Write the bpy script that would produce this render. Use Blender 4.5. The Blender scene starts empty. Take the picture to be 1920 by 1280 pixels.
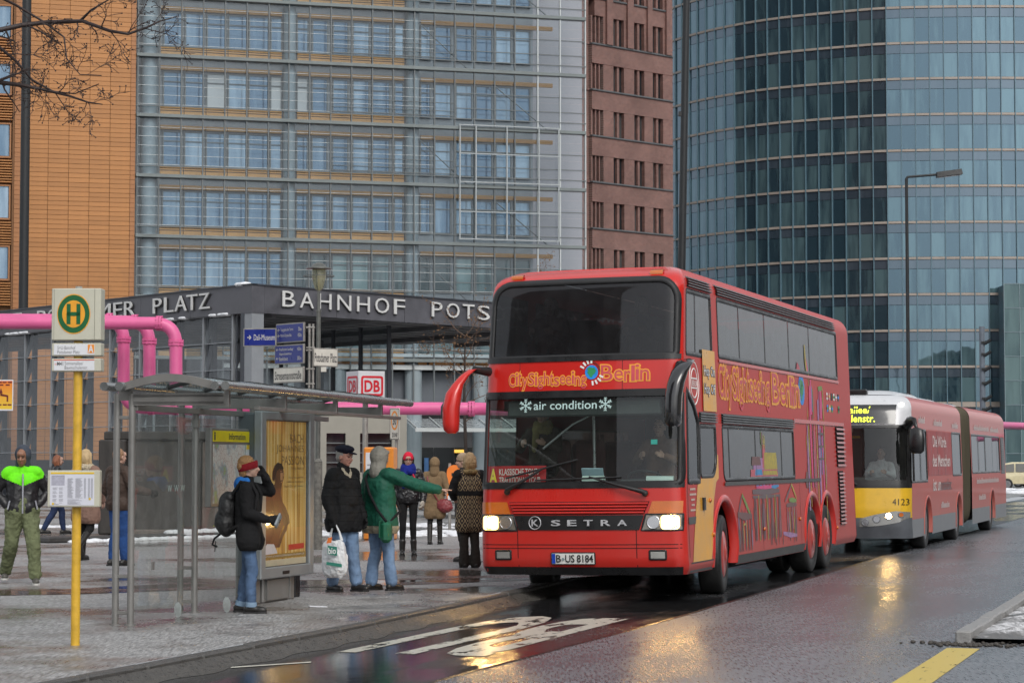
import bpy, bmesh, math, random
from mathutils import Vector, Matrix, noise
random.seed(7)
C = bpy.context.scene.collection
SC = bpy.context.scene
# ---------------------------------------------------------------- camera
FPX, CXP, CYP, EYE = 4150.0, 960.0, 640.0, 1.75
PIT = math.atan(222 / FPX)
cam = bpy.data.cameras.new('camera'); camo = bpy.data.objects.new('camera', cam); C.objects.link(camo)
camo.location = (0, 0, EYE); camo.rotation_euler = (math.pi / 2 + PIT, 0, 0)
cam.sensor_width = 36; cam.lens = 36 * FPX / 1920; cam.clip_end = 3000; cam.clip_start = 0.1
cam.dof.use_dof = True; cam.dof.focus_distance = 28.5; cam.dof.aperture_fstop = 14.0
SC.camera = camo
# ---------------------------------------------------------------- world, sun, exposure
w = bpy.data.worlds.new('World'); SC.world = w; w.use_nodes = True
nt = w.node_tree; nt.nodes.clear()
sky = nt.nodes.new('ShaderNodeTexSky'); sky.sky_type = 'NISHITA'; sky.sun_disc = False
SUN_EL, SUN_AZ = math.radians(42), math.radians(158)
sky.sun_elevation = SUN_EL; sky.sun_rotation = SUN_AZ
sky.air_density = 1.0; sky.dust_density = 4.0; sky.ozone_density = 1.0
hsv = nt.nodes.new('ShaderNodeHueSaturation'); hsv.inputs['Saturation'].default_value = 0.22
bg = nt.nodes.new('ShaderNodeBackground'); bg.inputs['Strength'].default_value = 0.105
out = nt.nodes.new('ShaderNodeOutputWorld')
nt.links.new(sky.outputs[0], hsv.inputs['Color']); ov = nt.nodes.new('ShaderNodeMix'); ov.data_type = 'RGBA'; ov.inputs['Factor'].default_value = .45; ov.inputs['B'].default_value = (5.6, 5.9, 6.3, 1)   # even cloud cover
nt.links.new(hsv.outputs[0], ov.inputs['A']); nt.links.new(ov.outputs['Result'], bg.inputs['Color']); nt.links.new(bg.outputs[0], out.inputs['Surface'])
sl = bpy.data.lights.new('sun', 'SUN'); sl.energy = 0.75; sl.angle = math.radians(28); sl.color = (1.0, 0.96, 0.9)
so = bpy.data.objects.new('sun', sl); C.objects.link(so)
sd = Vector((math.sin(SUN_AZ) * math.cos(SUN_EL), math.cos(SUN_AZ) * math.cos(SUN_EL), math.sin(SUN_EL)))
so.rotation_euler = sd.to_track_quat('Z', 'Y').to_euler(); so.location = sd * 60
vs = SC.view_settings
SC.display_settings.display_device = 'sRGB'
vs.view_transform = 'Standard'; vs.look = 'None'; vs.gamma = 1.0; vs.use_curve_mapping = False
vs.exposure = 0.66
# ---------------------------------------------------------------- geometry of the place
cpi, spi = math.cos(PIT), math.sin(PIT)
def ray(u, v):
    a = (u - CXP) / FPX; b = -(v - CYP) / FPX
    return (a, cpi - b * spi, spi + b * cpi)
def at(u, v, Y):
    r = ray(u, v); k = Y / r[1]; return Vector((r[0] * k, Y, EYE + r[2] * k))
def gnd(u, v, z=0.0):
    r = ray(u, v); k = (z - EYE) / r[2]; return Vector((r[0] * k, r[1] * k, z))
def onplane(u, v, p0, d):
    r = ray(u, v); n = (d[1], -d[0])
    k = (n[0] * p0[0] + n[1] * p0[1]) / (n[0] * r[0] + n[1] * r[1])
    return ((r[0] * k - p0[0]) * d[0] + (r[1] * k - p0[1]) * d[1], EYE + r[2] * k)
TH = math.atan(1371 / FPX)                     # the street runs this far right of the view
SD = (math.sin(TH), math.cos(TH)); ND = (math.cos(TH), -math.sin(TH))
def SL(lat, lon, z=0.0):
    return Vector((lat * ND[0] + lon * SD[0], lat * ND[1] + lon * SD[1], z))
PZ = 0.12                                      # pavement level
# ---------------------------------------------------------------- helpers
def tag(o, label=None, cat=None, group=None, kind=None):
    if label: o['label'] = label
    if cat: o['category'] = cat
    if group: o['group'] = group
    if kind: o['kind'] = kind
    return o
def thing(name, label, cat, loc=(0, 0, 0), rz=0.0, group=None):
    o = bpy.data.objects.new(name, None); C.objects.link(o); o.empty_display_size = 0.2
    o.location = loc; o.rotation_euler = (0, 0, rz)
    return tag(o, label, cat, group)
def link(name, me, mat=None, parent=None):
    o = bpy.data.objects.new(name, me); C.objects.link(o)
    if mat is not None and not me.materials: me.materials.append(mat)
    if parent is not None: o.parent = parent
    return o
class MB:
    def __init__(s): s.v = []; s.f = []; s.sm = []
    def add(s, vs, fs, smooth=False):
        n = len(s.v); s.v += [tuple(p) for p in vs]
        s.f += [tuple(i + n for i in f) for f in fs]; s.sm += [smooth] * len(fs)
        return s
    def box(s, x0, x1, y0, y1, z0, z1, b=0.0, m=None):
        if x0 > x1: x0, x1 = x1, x0
        if y0 > y1: y0, y1 = y1, y0
        if z0 > z1: z0, z1 = z1, z0
        if b <= 0:
            v = [(x, y, z) for x in (x0, x1) for y in (y0, y1) for z in (z0, z1)]
            f = [(0, 1, 3, 2), (4, 6, 7, 5), (0, 4, 5, 1), (2, 3, 7, 6), (0, 2, 6, 4), (1, 5, 7, 3)]
        else:
            b = min(b, (x1 - x0) * .49, (y1 - y0) * .49, (z1 - z0) * .49)
            v = []; lo = (x0, y0, z0); hi = (x1, y1, z1)
            def vid(c, a): return c * 3 + a
            for c in range(8):
                bits = ((c >> 2) & 1, (c >> 1) & 1, c & 1)
                for a in range(3):
                    p = []
                    for k in range(3):
                        e = hi[k] if bits[k] else lo[k]
                        if k != a: e += -b if bits[k] else b
                        p.append(e)
                    v.append(tuple(p))
            f = []
            for a in range(3):
                o1, o2 = [k for k in range(3) if k != a]
                for s_ in (0, 1):
                    def cc(i, j):
                        bb = [0, 0, 0]; bb[a] = s_; bb[o1] = i; bb[o2] = j; return bb[0] * 4 + bb[1] * 2 + bb[2]
                    f.append(tuple(vid(cc(i, j), a) for i, j in ((0, 0), (1, 0), (1, 1), (0, 1))))
            for a in range(3):
                o1, o2 = [k for k in range(3) if k != a]
                for i in (0, 1):
                    for j in (0, 1):
                        def cc(t):
                            bb = [0, 0, 0]; bb[a] = t; bb[o1] = i; bb[o2] = j; return bb[0] * 4 + bb[1] * 2 + bb[2]
                        f.append((vid(cc(0), o1), vid(cc(1), o1), vid(cc(1), o2), vid(cc(0), o2)))
            for c in range(8): f.append((vid(c, 0), vid(c, 1), vid(c, 2)))
        if m is not None: v = [tuple(m @ Vector(p)) for p in v]
        return s.add(v, f)
    def cyl(s, p0, p1, r0, r1=None, n=12, cap=True):
        p0 = Vector(p0); p1 = Vector(p1); r1 = r0 if r1 is None else r1
        d = (p1 - p0).normalized(); a = d.orthogonal().normalized(); b = d.cross(a)
        v = []
        for p, r in ((p0, r0), (p1, r1)):
            for i in range(n):
                t = 2 * math.pi * i / n; v.append(p + (a * math.cos(t) + b * math.sin(t)) * r)
        s.add(v, [(i, (i + 1) % n, n + (i + 1) % n, n + i) for i in range(n)], True)
        if cap: s.add(v, [tuple(range(n - 1, -1, -1)), tuple(range(n, 2 * n))])
        return s
    def tube(s, pts, r, n=8, cap=True):
        pts = [Vector(p) for p in pts]; rs = r if isinstance(r, (list, tuple)) else [r] * len(pts)
        v = []; a = None
        for i, p in enumerate(pts):
            d = (pts[min(i + 1, len(pts) - 1)] - pts[max(i - 1, 0)]).normalized()
            if a is None: a = d.orthogonal().normalized()
            else: a = (a - d * a.dot(d)).normalized()
            b = d.cross(a)
            for k in range(n):
                t = 2 * math.pi * k / n; v.append(p + (a * math.cos(t) + b * math.sin(t)) * rs[i])
        fs = [(i * n + k, i * n + (k + 1) % n, (i + 1) * n + (k + 1) % n, (i + 1) * n + k) for i in range(len(pts) - 1) for k in range(n)]
        s.add(v, fs, True)
        if cap and rs[0] > 0.0005:
            m = len(v); s.add(v, [tuple(range(n - 1, -1, -1)), tuple(range(m - n, m))])
        return s
    def sphere(s, c, r, n=14, m=9, rot=None):
        c = Vector(c); r = (r, r, r) if not isinstance(r, (tuple, list)) else r
        v = []
        for j in range(1, m):
            ph = math.pi * j / m
            for i in range(n):
                t = 2 * math.pi * i / n
                q = Vector((r[0] * math.sin(ph) * math.cos(t), r[1] * math.sin(ph) * math.sin(t), r[2] * math.cos(ph)))
                if rot is not None: q = rot @ q
                v.append(c + q)
        tp = Vector((0, 0, r[2])); bt = Vector((0, 0, -r[2]))
        if rot is not None: tp = rot @ tp; bt = rot @ bt
        v += [c + tp, c + bt]; T = len(v) - 2; B = T + 1
        f = [(T, i, (i + 1) % n) for i in range(n)]
        for j in range(m - 2):
            f += [(j * n + i, (j + 1) * n + i, (j + 1) * n + (i + 1) % n, j * n + (i + 1) % n) for i in range(n)]
        o = (m - 2) * n
        f += [(B, o + (i + 1) % n, o + i) for i in range(n)]
        return s.add(v, f, True)
    def cap(s, p0, r0, p1, r1, n=12, m=4):                     # tapered capsule
        p0 = Vector(p0); p1 = Vector(p1); d = p1 - p0; L = d.length
        if L < 1e-5: return s.sphere(p0, max(r0, r1))
        d /= L; a = d.orthogonal().normalized(); b = d.cross(a); v = []
        rows = []
        for j in range(1, m + 1):
            t = math.pi / 2 * j / m; rows.append((p0 - d * r0 * math.cos(t), r0 * math.sin(t)))
        for j in range(m, 0, -1):
            t = math.pi / 2 * j / m; rows.append((p1 + d * r1 * math.cos(t), r1 * math.sin(t)))
        for p, r in rows:
            for i in range(n):
                t = 2 * math.pi * i / n; v.append(p + (a * math.cos(t) + b * math.sin(t)) * r)
        k = len(rows); v += [p0 - d * r0, p1 + d * r1]; T = len(v) - 2
        f = [(T, (i + 1) % n, i) for i in range(n)]
        for j in range(k - 1): f += [(j * n + i, j * n + (i + 1) % n, (j + 1) * n + (i + 1) % n, (j + 1) * n + i) for i in range(n)]
        f += [(T + 1, (k - 1) * n + i, (k - 1) * n + (i + 1) % n) for i in range(n)]
        return s.add(v, f, True)
    def prism(s, poly, fn, d0, d1):                            # poly of (p,q); fn(p,q,d) -> point
        n = len(poly)
        v = [fn(p, q, d0) for p, q in poly] + [fn(p, q, d1) for p, q in poly]
        return s.add(v, [tuple(range(n)), tuple(range(2 * n - 1, n - 1, -1))] + [(i, n + i, n + (i + 1) % n, (i + 1) % n) for i in range(n)])
    def lathe(s, prof, c=(0, 0, 0), n=20, ax='z', smooth=True):   # prof of (r,h)
        v = []; c = Vector(c)
        for r, h in prof:
            for i in range(n):
                t = 2 * math.pi * i / n; x, y = r * math.cos(t), r * math.sin(t)
                v.append(c + (Vector((x, y, h)) if ax == 'z' else Vector((h, x, y)) if ax == 'x' else Vector((x, h, y))))
        k = len(prof)
        f = [(j * n + i, j * n + (i + 1) % n, (j + 1) * n + (i + 1) % n, (j + 1) * n + i) for j in range(k - 1) for i in range(n)]
        s.add(v, f, smooth)
        s.add(v, [tuple(range(n - 1, -1, -1)), tuple(range((k - 1) * n, k * n))])
        return s
    def grid(s, fn, us, vs_, smooth=True):
        nu, nv = len(us), len(vs_)
        v = [fn(a, b) for b in vs_ for a in us]
        return s.add(v, [(j * nu + i, j * nu + i + 1, (j + 1) * nu + i + 1, (j + 1) * nu + i) for j in range(nv - 1) for i in range(nu - 1)], smooth)
    def mesh(s, name, mat=None, fix=False):
        me = bpy.data.meshes.new(name); me.from_pydata(s.v, [], s.f); me.update()
        if fix:
            bm = bmesh.new(); bm.from_mesh(me); bmesh.ops.remove_doubles(bm, verts=bm.verts, dist=1e-5)
            bmesh.ops.recalc_face_normals(bm, faces=bm.faces); bm.to_mesh(me); bm.free()
        else: me.polygons.foreach_set('use_smooth', s.sm)
        if mat is not None: me.materials.append(mat)
        return me
    def build(s, name, mat=None, parent=None, **k):
        return tag(link(name, s.mesh(name, mat), None, parent), **k)
def lin(a, b, n): return [a + (b - a) * i / (n - 1) for i in range(n)]
def cosine_arc(r, n, a0, a1): return [(r * math.cos(a0 + (a1 - a0) * i / n), r * math.sin(a0 + (a1 - a0) * i / n)) for i in range(n + 1)]
def rrect(x0, x1, y0, y1, r, n=5):
    if not isinstance(r, (tuple, list)): r = (r,) * 4        # order: (x1,y1) (x0,y1) (x0,y0) (x1,y0)
    P = []
    for (cx, cy, q, rr) in ((x1, y1, 0, r[0]), (x0, y1, 1, r[1]), (x0, y0, 2, r[2]), (x1, y0, 3, r[3])):
        sx = -1 if cx == x1 else 1; sy = -1 if cy == y1 else 1
        ox, oy = cx + sx * rr, cy + sy * rr
        for i in range(n + 1):
            t = math.pi / 2 * (q + i / n); P.append((ox + rr * math.cos(t), oy + rr * math.sin(t)))
    return P
# temporary scene for evaluating text and remeshing
TS = bpy.data.scenes.new('tmp_eval')
def evaluated(data, mods=()):
    o = bpy.data.objects.new('tmp', data); TS.collection.objects.link(o)
    for m in mods: m(o)
    vl = TS.view_layers[0]; vl.update(); dg = vl.depsgraph
    me = bpy.data.meshes.new_from_object(o.evaluated_get(dg), depsgraph=dg)
    bpy.data.objects.remove(o)
    return me
_tc = {}
def text2d(body, size=1.0, off=0.0, space=1.0, ext=0.0, align='LEFT', line=1.0):
    k = (body, size, off, space, ext, align, line)
    if k in _tc: return _tc[k]
    cu = bpy.data.curves.new('t', 'FONT'); cu.body = body; cu.size = size; cu.offset = off; cu.space_character = space
    cu.extrude = ext; cu.resolution_u = 3; cu.align_x = align; cu.space_line = line
    me = evaluated(cu)
    r = ([tuple(v.co) for v in me.vertices], [tuple(p.vertices) for p in me.polygons])
    bpy.data.curves.remove(cu); bpy.data.meshes.remove(me); _tc[k] = r
    return r
def text_fit(body, x0, x1, y0, y1, off=0.0, space=1.0, ext=0.0, bold=0.0):
    """text stretched so that its ink fills the rectangle; off is relative to a unit text size"""
    v0, f = text2d(body, 1.0, 0.0, space, 0.0)
    a0, a1 = min(p[0] for p in v0), max(p[0] for p in v0); b0, b1 = min(p[1] for p in v0), max(p[1] for p in v0)
    v, f = text2d(body, 1.0, off, space, ext)
    sx = (x1 - x0) / max(1e-6, a1 - a0); sy = (y1 - y0) / max(1e-6, b1 - b0)
    return [(x0 + (p[0] - a0) * sx, y0 + (p[1] - b0) * sy, p[2]) for p in v], f
def put_text(name, mat, parent, tf, fn, label=None):
    """fn(x, y, d) maps text coordinates to space"""
    v, f = tf
    return MB().add([fn(*p) for p in v], f).build(name, mat, parent, label=label)
# ---------------------------------------------------------------- materials
_mc = {}
def srgb(h):
    h = h.lstrip('#'); c = [int(h[i:i + 2], 16) / 255 for i in (0, 2, 4)]
    return tuple(x / 12.92 if x <= .04045 else ((x + .055) / 1.055) ** 2.4 for x in c)
def M(name, col=(.5, .5, .5), rough=.5, metal=0.0, var=0.12, scale=6.0, bump=0.0, bscale=60.0, spec=.5, coat=0.0, emit=None, es=0.0, rvar=.1, alpha=1.0, stretch=None, orand=0):
    if name in _mc: return _mc[name]
    if isinstance(col, str): col = srgb(col)
    m = bpy.data.materials.new(name); m.use_nodes = True; n = m.node_tree; b = n.nodes['Principled BSDF']
    b.inputs['Roughness'].default_value = rough; b.inputs['Metallic'].default_value = metal
    b.inputs['Specular IOR Level'].default_value = spec; b.inputs['Coat Weight'].default_value = coat; b.inputs['Coat Roughness'].default_value = .08
    b.inputs['Base Color'].default_value = (*col, 1)
    if var or bump or rvar:
        tc = n.nodes.new('ShaderNodeTexCoord'); src = tc.outputs['Object']
        if stretch:
            mp = n.nodes.new('ShaderNodeMapping'); mp.inputs['Scale'].default_value = stretch; n.links.new(src, mp.inputs[0]); src = mp.outputs[0]
    if var:
        t = n.nodes.new('ShaderNodeTexNoise'); t.inputs['Scale'].default_value = scale; t.inputs['Detail'].default_value = 6; t.inputs['Roughness'].default_value = .65
        n.links.new(src, t.inputs['Vector'])
        mr = n.nodes.new('ShaderNodeMapRange'); mr.inputs[1].default_value = .3; mr.inputs[2].default_value = .7
        mr.inputs[3].default_value = 1 - var; mr.inputs[4].default_value = 1 + var; n.links.new(t.outputs[0], mr.inputs[0])
        mx = n.nodes.new('ShaderNodeVectorMath'); mx.operation = 'SCALE'; mx.inputs[0].default_value = col; fac = mr.outputs[0]
        if orand:
            oi = n.nodes.new('ShaderNodeObjectInfo'); om = n.nodes.new('ShaderNodeMapRange'); om.inputs[3].default_value = 1 - orand; om.inputs[4].default_value = 1 + orand; n.links.new(oi.outputs['Random'], om.inputs[0])
            mm = n.nodes.new('ShaderNodeMath'); mm.operation = 'MULTIPLY'; n.links.new(fac, mm.inputs[0]); n.links.new(om.outputs[0], mm.inputs[1]); fac = mm.outputs[0]
        n.links.new(fac, mx.inputs['Scale'])
        n.links.new(mx.outputs[0], b.inputs['Base Color'])
        if rvar:
            r2 = n.nodes.new('ShaderNodeMapRange'); r2.inputs[1].default_value = .3; r2.inputs[2].default_value = .7
            r2.inputs[3].default_value = max(0, rough - rvar); r2.inputs[4].default_value = min(1, rough + rvar); n.links.new(t.outputs[0], r2.inputs[0])
            n.links.new(r2.outputs[0], b.inputs['Roughness'])
    if bump:
        t2 = n.nodes.new('ShaderNodeTexNoise'); t2.inputs['Scale'].default_value = bscale; t2.inputs['Detail'].default_value = 4; n.links.new(src, t2.inputs['Vector'])
        bp = n.nodes.new('ShaderNodeBump'); bp.inputs['Strength'].default_value = bump; bp.inputs['Distance'].default_value = .02
        n.links.new(t2.outputs[0], bp.inputs['Height']); n.links.new(bp.outputs[0], b.inputs['Normal'])
    if emit:
        b.inputs['Emission Color'].default_value = (*(srgb(emit) if isinstance(emit, str) else emit), 1); b.inputs['Emission Strength'].default_value = es
    _mc[name] = m
    return m
def GLASS(name, tint=(.8, .85, .85), ior=1.5, rough=.02, dirt=0.0, dirtcol=(.5, .5, .48), wob=0.0, wscale=3.0, dscale=4.0):
    """thin clear sheet: tinted see-through plus mirror by Fresnel, optional film of dirt and wavy surface"""
    if name in _mc: return _mc[name]
    m = bpy.data.materials.new(name); m.use_nodes = True; n = m.node_tree; n.nodes.clear()
    o = n.nodes.new('ShaderNodeOutputMaterial'); tr = n.nodes.new('ShaderNodeBsdfTransparent'); tr.inputs[0].default_value = (*tint, 1)
    gl = n.nodes.new('ShaderNodeBsdfGlossy'); gl.inputs['Roughness'].default_value = rough; gl.inputs['Color'].default_value = (.95, .97, 1, 1)
    fr = n.nodes.new('ShaderNodeFresnel'); ge = n.nodes.new('ShaderNodeNewGeometry'); io = n.nodes.new('ShaderNodeMapRange'); io.inputs[3].default_value = ior; io.inputs[4].default_value = 1 / ior
    n.links.new(ge.outputs['Backfacing'], io.inputs[0]); n.links.new(io.outputs[0], fr.inputs[0])
    mx = n.nodes.new('ShaderNodeMixShader'); n.links.new(fr.outputs[0], mx.inputs[0]); n.links.new(tr.outputs[0], mx.inputs[1]); n.links.new(gl.outputs[0], mx.inputs[2])
    last = mx
    tc = n.nodes.new('ShaderNodeTexCoord')
    if wob:
        t = n.nodes.new('ShaderNodeTexNoise'); t.inputs['Scale'].default_value = wscale; t.inputs['Detail'].default_value = 1.5; n.links.new(tc.outputs['Object'], t.inputs['Vector'])
        bp = n.nodes.new('ShaderNodeBump'); bp.inputs['Strength'].default_value = wob; bp.inputs['Distance'].default_value = .05; n.links.new(t.outputs[0], bp.inputs['Height'])
        n.links.new(bp.outputs[0], gl.inputs['Normal'])
    if dirt:
        t = n.nodes.new('ShaderNodeTexNoise'); t.inputs['Scale'].default_value = dscale; t.inputs['Detail'].default_value = 8; t.inputs['Roughness'].default_value = .7; n.links.new(tc.outputs['Object'], t.inputs['Vector'])
        mr = n.nodes.new('ShaderNodeMapRange'); mr.inputs[1].default_value = .3; mr.inputs[2].default_value = .75; mr.inputs[3].default_value = dirt * .4; mr.inputs[4].default_value = dirt * 1.5; n.links.new(t.outputs[0], mr.inputs[0])
        df = n.nodes.new('ShaderNodeBsdfDiffuse'); df.inputs[0].default_value = (*dirtcol, 1)
        m2 = n.nodes.new('ShaderNodeMixShader'); n.links.new(mr.outputs[0], m2.inputs[0]); n.links.new(mx.outputs[0], m2.inputs[1]); n.links.new(df.outputs[0], m2.inputs[2]); last = m2
    n.links.new(last.outputs[0], o.inputs[0]); _mc[name] = m
    return m
def FACADE_GLASS(name, dark, light, ior=1.9, wob=.02, thr=.6, rough=.03, spt=(1, 1, 1)):
    """mirror-coated office glazing seen from outside: dark rooms or pale blinds behind; the office glass has reflected sky in its colours"""
    if name in _mc: return _mc[name]
    m = bpy.data.materials.new(name); m.use_nodes = True; n = m.node_tree; b = n.nodes['Principled BSDF']
    b.inputs['Roughness'].default_value = rough; b.inputs['IOR'].default_value = ior; b.inputs['Specular Tint'].default_value = (*spt, 1)
    oi = n.nodes.new('ShaderNodeObjectInfo'); tc = n.nodes.new('ShaderNodeTexCoord')
    ad = n.nodes.new('ShaderNodeVectorMath'); ad.operation = 'ADD'; mu = n.nodes.new('ShaderNodeVectorMath'); mu.operation = 'SCALE'; mu.inputs[0].default_value = (57, 31, 83)
    n.links.new(oi.outputs['Random'], mu.inputs['Scale']); n.links.new(tc.outputs['Object'], ad.inputs[0]); n.links.new(mu.outputs[0], ad.inputs[1])
    mp = n.nodes.new('ShaderNodeMapping'); mp.inputs['Scale'].default_value = (1.5, 1.5, .22); n.links.new(ad.outputs[0], mp.inputs[0])
    t = n.nodes.new('ShaderNodeTexNoise'); t.inputs['Scale'].default_value = 1.0; t.inputs['Detail'].default_value = 3; n.links.new(mp.outputs[0], t.inputs['Vector'])
    a = n.nodes.new('ShaderNodeMath'); a.operation = 'MULTIPLY_ADD'; a.inputs[1].default_value = .62; n.links.new(oi.outputs['Random'], a.inputs[0]); n.links.new(t.outputs[0], a.inputs[2])
    mr = n.nodes.new('ShaderNodeMapRange'); mr.inputs[1].default_value = thr + .12; mr.inputs[2].default_value = thr + .5; n.links.new(a.outputs[0], mr.inputs[0])
    mx = n.nodes.new('ShaderNodeMix'); mx.data_type = 'RGBA'; mx.inputs['A'].default_value = (*dark, 1); mx.inputs['B'].default_value = (*light, 1); n.links.new(mr.outputs[0], mx.inputs['Factor'])
    n.links.new(mx.outputs['Result'], b.inputs['Base Color'])
    if wob:
        t2 = n.nodes.new('ShaderNodeTexNoise'); t2.inputs['Scale'].default_value = .8; t2.inputs['Detail'].default_value = 1; n.links.new(ad.outputs[0], t2.inputs['Vector'])
        bp = n.nodes.new('ShaderNodeBump'); bp.inputs['Strength'].default_value = wob; bp.inputs['Distance'].default_value = .2; n.links.new(t2.outputs[0], bp.inputs['Height']); n.links.new(bp.outputs[0], b.inputs['Normal'])
    _mc[name] = m
    return m
SC.cycles.use_denoising = True
SC.cycles.max_bounces = 8; SC.cycles.transparent_max_bounces = 24; SC.cycles.glossy_bounces = 4; SC.cycles.diffuse_bounces = 3
SC.cycles.sample_clamp_indirect = 5.0; SC.cycles.caustics_reflective = False; SC.cycles.caustics_refractive = False
# ================================================================ ground materials
def WET(name, dry, wetc, r_dry, r_wet, wscale, lo, hi, bump, bsc, speck=0.0, red=None, stretch=(1, 1, 1), speck_scale=90, coldet=40, stain=None):
    m = bpy.data.materials.new(name); m.use_nodes = True; n = m.node_tree; b = n.nodes['Principled BSDF']; L = n.links.new
    tc = n.nodes.new('ShaderNodeTexCoord'); mp = n.nodes.new('ShaderNodeMapping'); mp.inputs['Scale'].default_value = stretch; L(tc.outputs['Object'], mp.inputs[0])
    def noi(sc, det=6, ro=.6, src=None):
        t = n.nodes.new('ShaderNodeTexNoise'); t.inputs['Scale'].default_value = sc; t.inputs['Detail'].default_value = det; t.inputs['Roughness'].default_value = ro
        L(src or tc.outputs['Object'], t.inputs['Vector']); return t.outputs[0]
    def rng(x, a, c, d=0.0, e=1.0):
        r = n.nodes.new('ShaderNodeMapRange'); r.inputs[1].default_value = a; r.inputs[2].default_value = c; r.inputs[3].default_value = d; r.inputs[4].default_value = e; L(x, r.inputs[0]); return r.outputs[0]
    def mix(f, a, c):
        x = n.nodes.new('ShaderNodeMix'); x.data_type = 'RGBA'
        if hasattr(f, 'links'): L(f, x.inputs['Factor'])
        else: x.inputs['Factor'].default_value = f
        for s, q in (('A', a), ('B', c)):
            if hasattr(q, 'links'): L(q, x.inputs[s])
            else: x.inputs[s].default_value = (*q, 1)
        return x.outputs['Result']
    wet = rng(noi(wscale, 7, .62, mp.outputs[0]), lo, hi)
    gm_ = n.nodes.new('ShaderNodeMapping'); gm_.inputs['Scale'].default_value = (1, .10, 1); ps_ = n.nodes.new('ShaderNodeNewGeometry'); L(ps_.outputs['Position'], gm_.inputs[0]); grain = noi(coldet, 5, .75, gm_.outputs[0])
    d2 = mix(rng(grain, .35, .68), tuple(c * .4 for c in dry), tuple(c * 1.7 for c in dry))
    if stain:
        d2 = mix(rng(noi(.9, 8, .72, mp.outputs[0]), .56, .68, 0, .75), d2, stain)
    w2 = mix(rng(grain, .35, .7), tuple(c * .5 for c in wetc), tuple(c * 1.5 for c in wetc))
    if red:
        w2 = mix(rng(noi(.5, 4, .6, mp.outputs[0]), .5, .62), w2, red)
    col = mix(wet, d2, w2)
    if speck:
        v = n.nodes.new('ShaderNodeTexVoronoi'); v.inputs['Scale'].default_value = speck_scale; L(tc.outputs['Object'], v.inputs['Vector'])
        sp = rng(v.outputs['Distance'], .10, .2, 1, 0)
        mk = n.nodes.new('ShaderNodeMath'); mk.operation = 'MULTIPLY'; L(sp, mk.inputs[0]); L(rng(noi(7, 4, .7), .5, .62, 0, speck), mk.inputs[1])
        col = mix(mk.outputs[0], col, (.62, .62, .6))
    L(col, b.inputs['Base Color']); ra = n.nodes.new('ShaderNodeMath'); ra.operation = 'MULTIPLY_ADD'; L(rng(grain, .3, .7, -.6, .9), ra.inputs[0]); L(rng(wet, 0, 1, .16, .01), ra.inputs[1]); L(rng(wet, 0, 1, r_dry, r_wet), ra.inputs[2]); L(ra.outputs[0], b.inputs['Roughness']); b.inputs['Specular IOR Level'].default_value = .5
    bs = rng(wet, 0, 1, bump, bump * .1)
    bp = n.nodes.new('ShaderNodeBump'); bp.inputs['Distance'].default_value = .03; L(bs, bp.inputs['Strength']); L(noi(bsc, 4, .7, gm_.outputs[0]), bp.inputs['Height'])
    bp2 = n.nodes.new('ShaderNodeBump'); bp2.inputs['Distance'].default_value = .02; bp2.inputs['Strength'].default_value = .10; L(noi(2.2, 2, .5, mp.outputs[0]), bp2.inputs['Height']); L(bp.outputs[0], bp2.inputs['Normal'])
    L(bp2.outputs[0], b.inputs['Normal'])
    return m
m_lane = WET('wet_smooth_asphalt', (.055, .055, .058), (.026, .026, .028), .34, .07, .55, .30, .52, .5, 70, .85, None, (1.0, .35, 1), 22, 30)
m_road = WET('damp_coarse_asphalt', (.17, .178, .195), (.09, .094, .105), .30, .15, .30, .40, .72, 0.3, 48, .35, None, (1, .3, 1), 30, 44)
m_pave = WET('wet_small_stone_paving', (.30, .297, .295), (.095, .087, .078), .50, .10, .30, .46, .60, .5, 40, .6, (.13, .075, .06), (1, .8, 1), 20, 42, (.11, .10, .09))
m_cycle = WET('wet_red_clinker', (.14, .095, .08), (.085, .05, .042), .4, .06, .9, .38, .55, .5, 20, .3, None, (.6, 1.4, 1), 22, 25, (.2, .19, .18))
m_kerb = M('granite_kerb', (.075, .072, .068), .45, var=.35, scale=9, bump=.5, bscale=70, rvar=.2)
m_isle = WET('dirty_snow', (.55, .55, .56), (.07, .06, .05), .8, .3, 1.6, .45, .56, .9, 14, .2, None, (1, 1, 1), 12, 20)
m_snow = M('old_snow', (.75, .77, .8), .7, var=.2, scale=7, bump=.6, bscale=14)
m_white = M('worn_white_paint', (.62, .60, .52), .38, var=.25, scale=14, bump=.2, bscale=70)
m_yel = M('worn_yellow_paint', (.68, .50, .08), .5, var=.22, scale=22, bump=.25, bscale=80)
KERB = [(-30, -8.1), (8, -8.25), (16, -8.35), (20, -8.36), (24, -8.52), (28, -8.74), (33, -9.2), (40, -9.45), (60, -9.5), (95, -9.5)]
def kerb_lat(lon):
    for (a, la), (b, lb) in zip(KERB, KERB[1:]):
        if a <= lon <= b: return la + (lb - la) * (lon - a) / (b - a)
    return KERB[-1][1]
STREET = -TH
def street_obj(name, mb, mat, kind='structure'):
    o = mb.build(name, mat); o.rotation_euler = (0, 0, STREET); return tag(o, kind=kind)
SEAM = [(-30, -6.12), (16.4, -6.12), (23.4, -6.03), (30, -6.1), (40, -6.27), (60, -6.4), (95, -6.4)]
def seam_lat(lon):
    for (a, la), (b, lb) in zip(SEAM, SEAM[1:]):
        if a <= lon <= b: return la + (lb - la) * (lon - a) / (b - a)
    return SEAM[-1][1]
lons = [-30, -10, 0, 8, 12, 16, 18, 20, 22, 24, 26, 28, 30, 33, 36, 40, 50, 60, 80, 95]
street_obj('bus_lane', MB().grid(lambda k, lon: (seam_lat(lon) * k + (kerb_lat(lon) - .02) * (1 - k), lon, 0.0), [0, 1], lons, False), m_lane)
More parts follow.
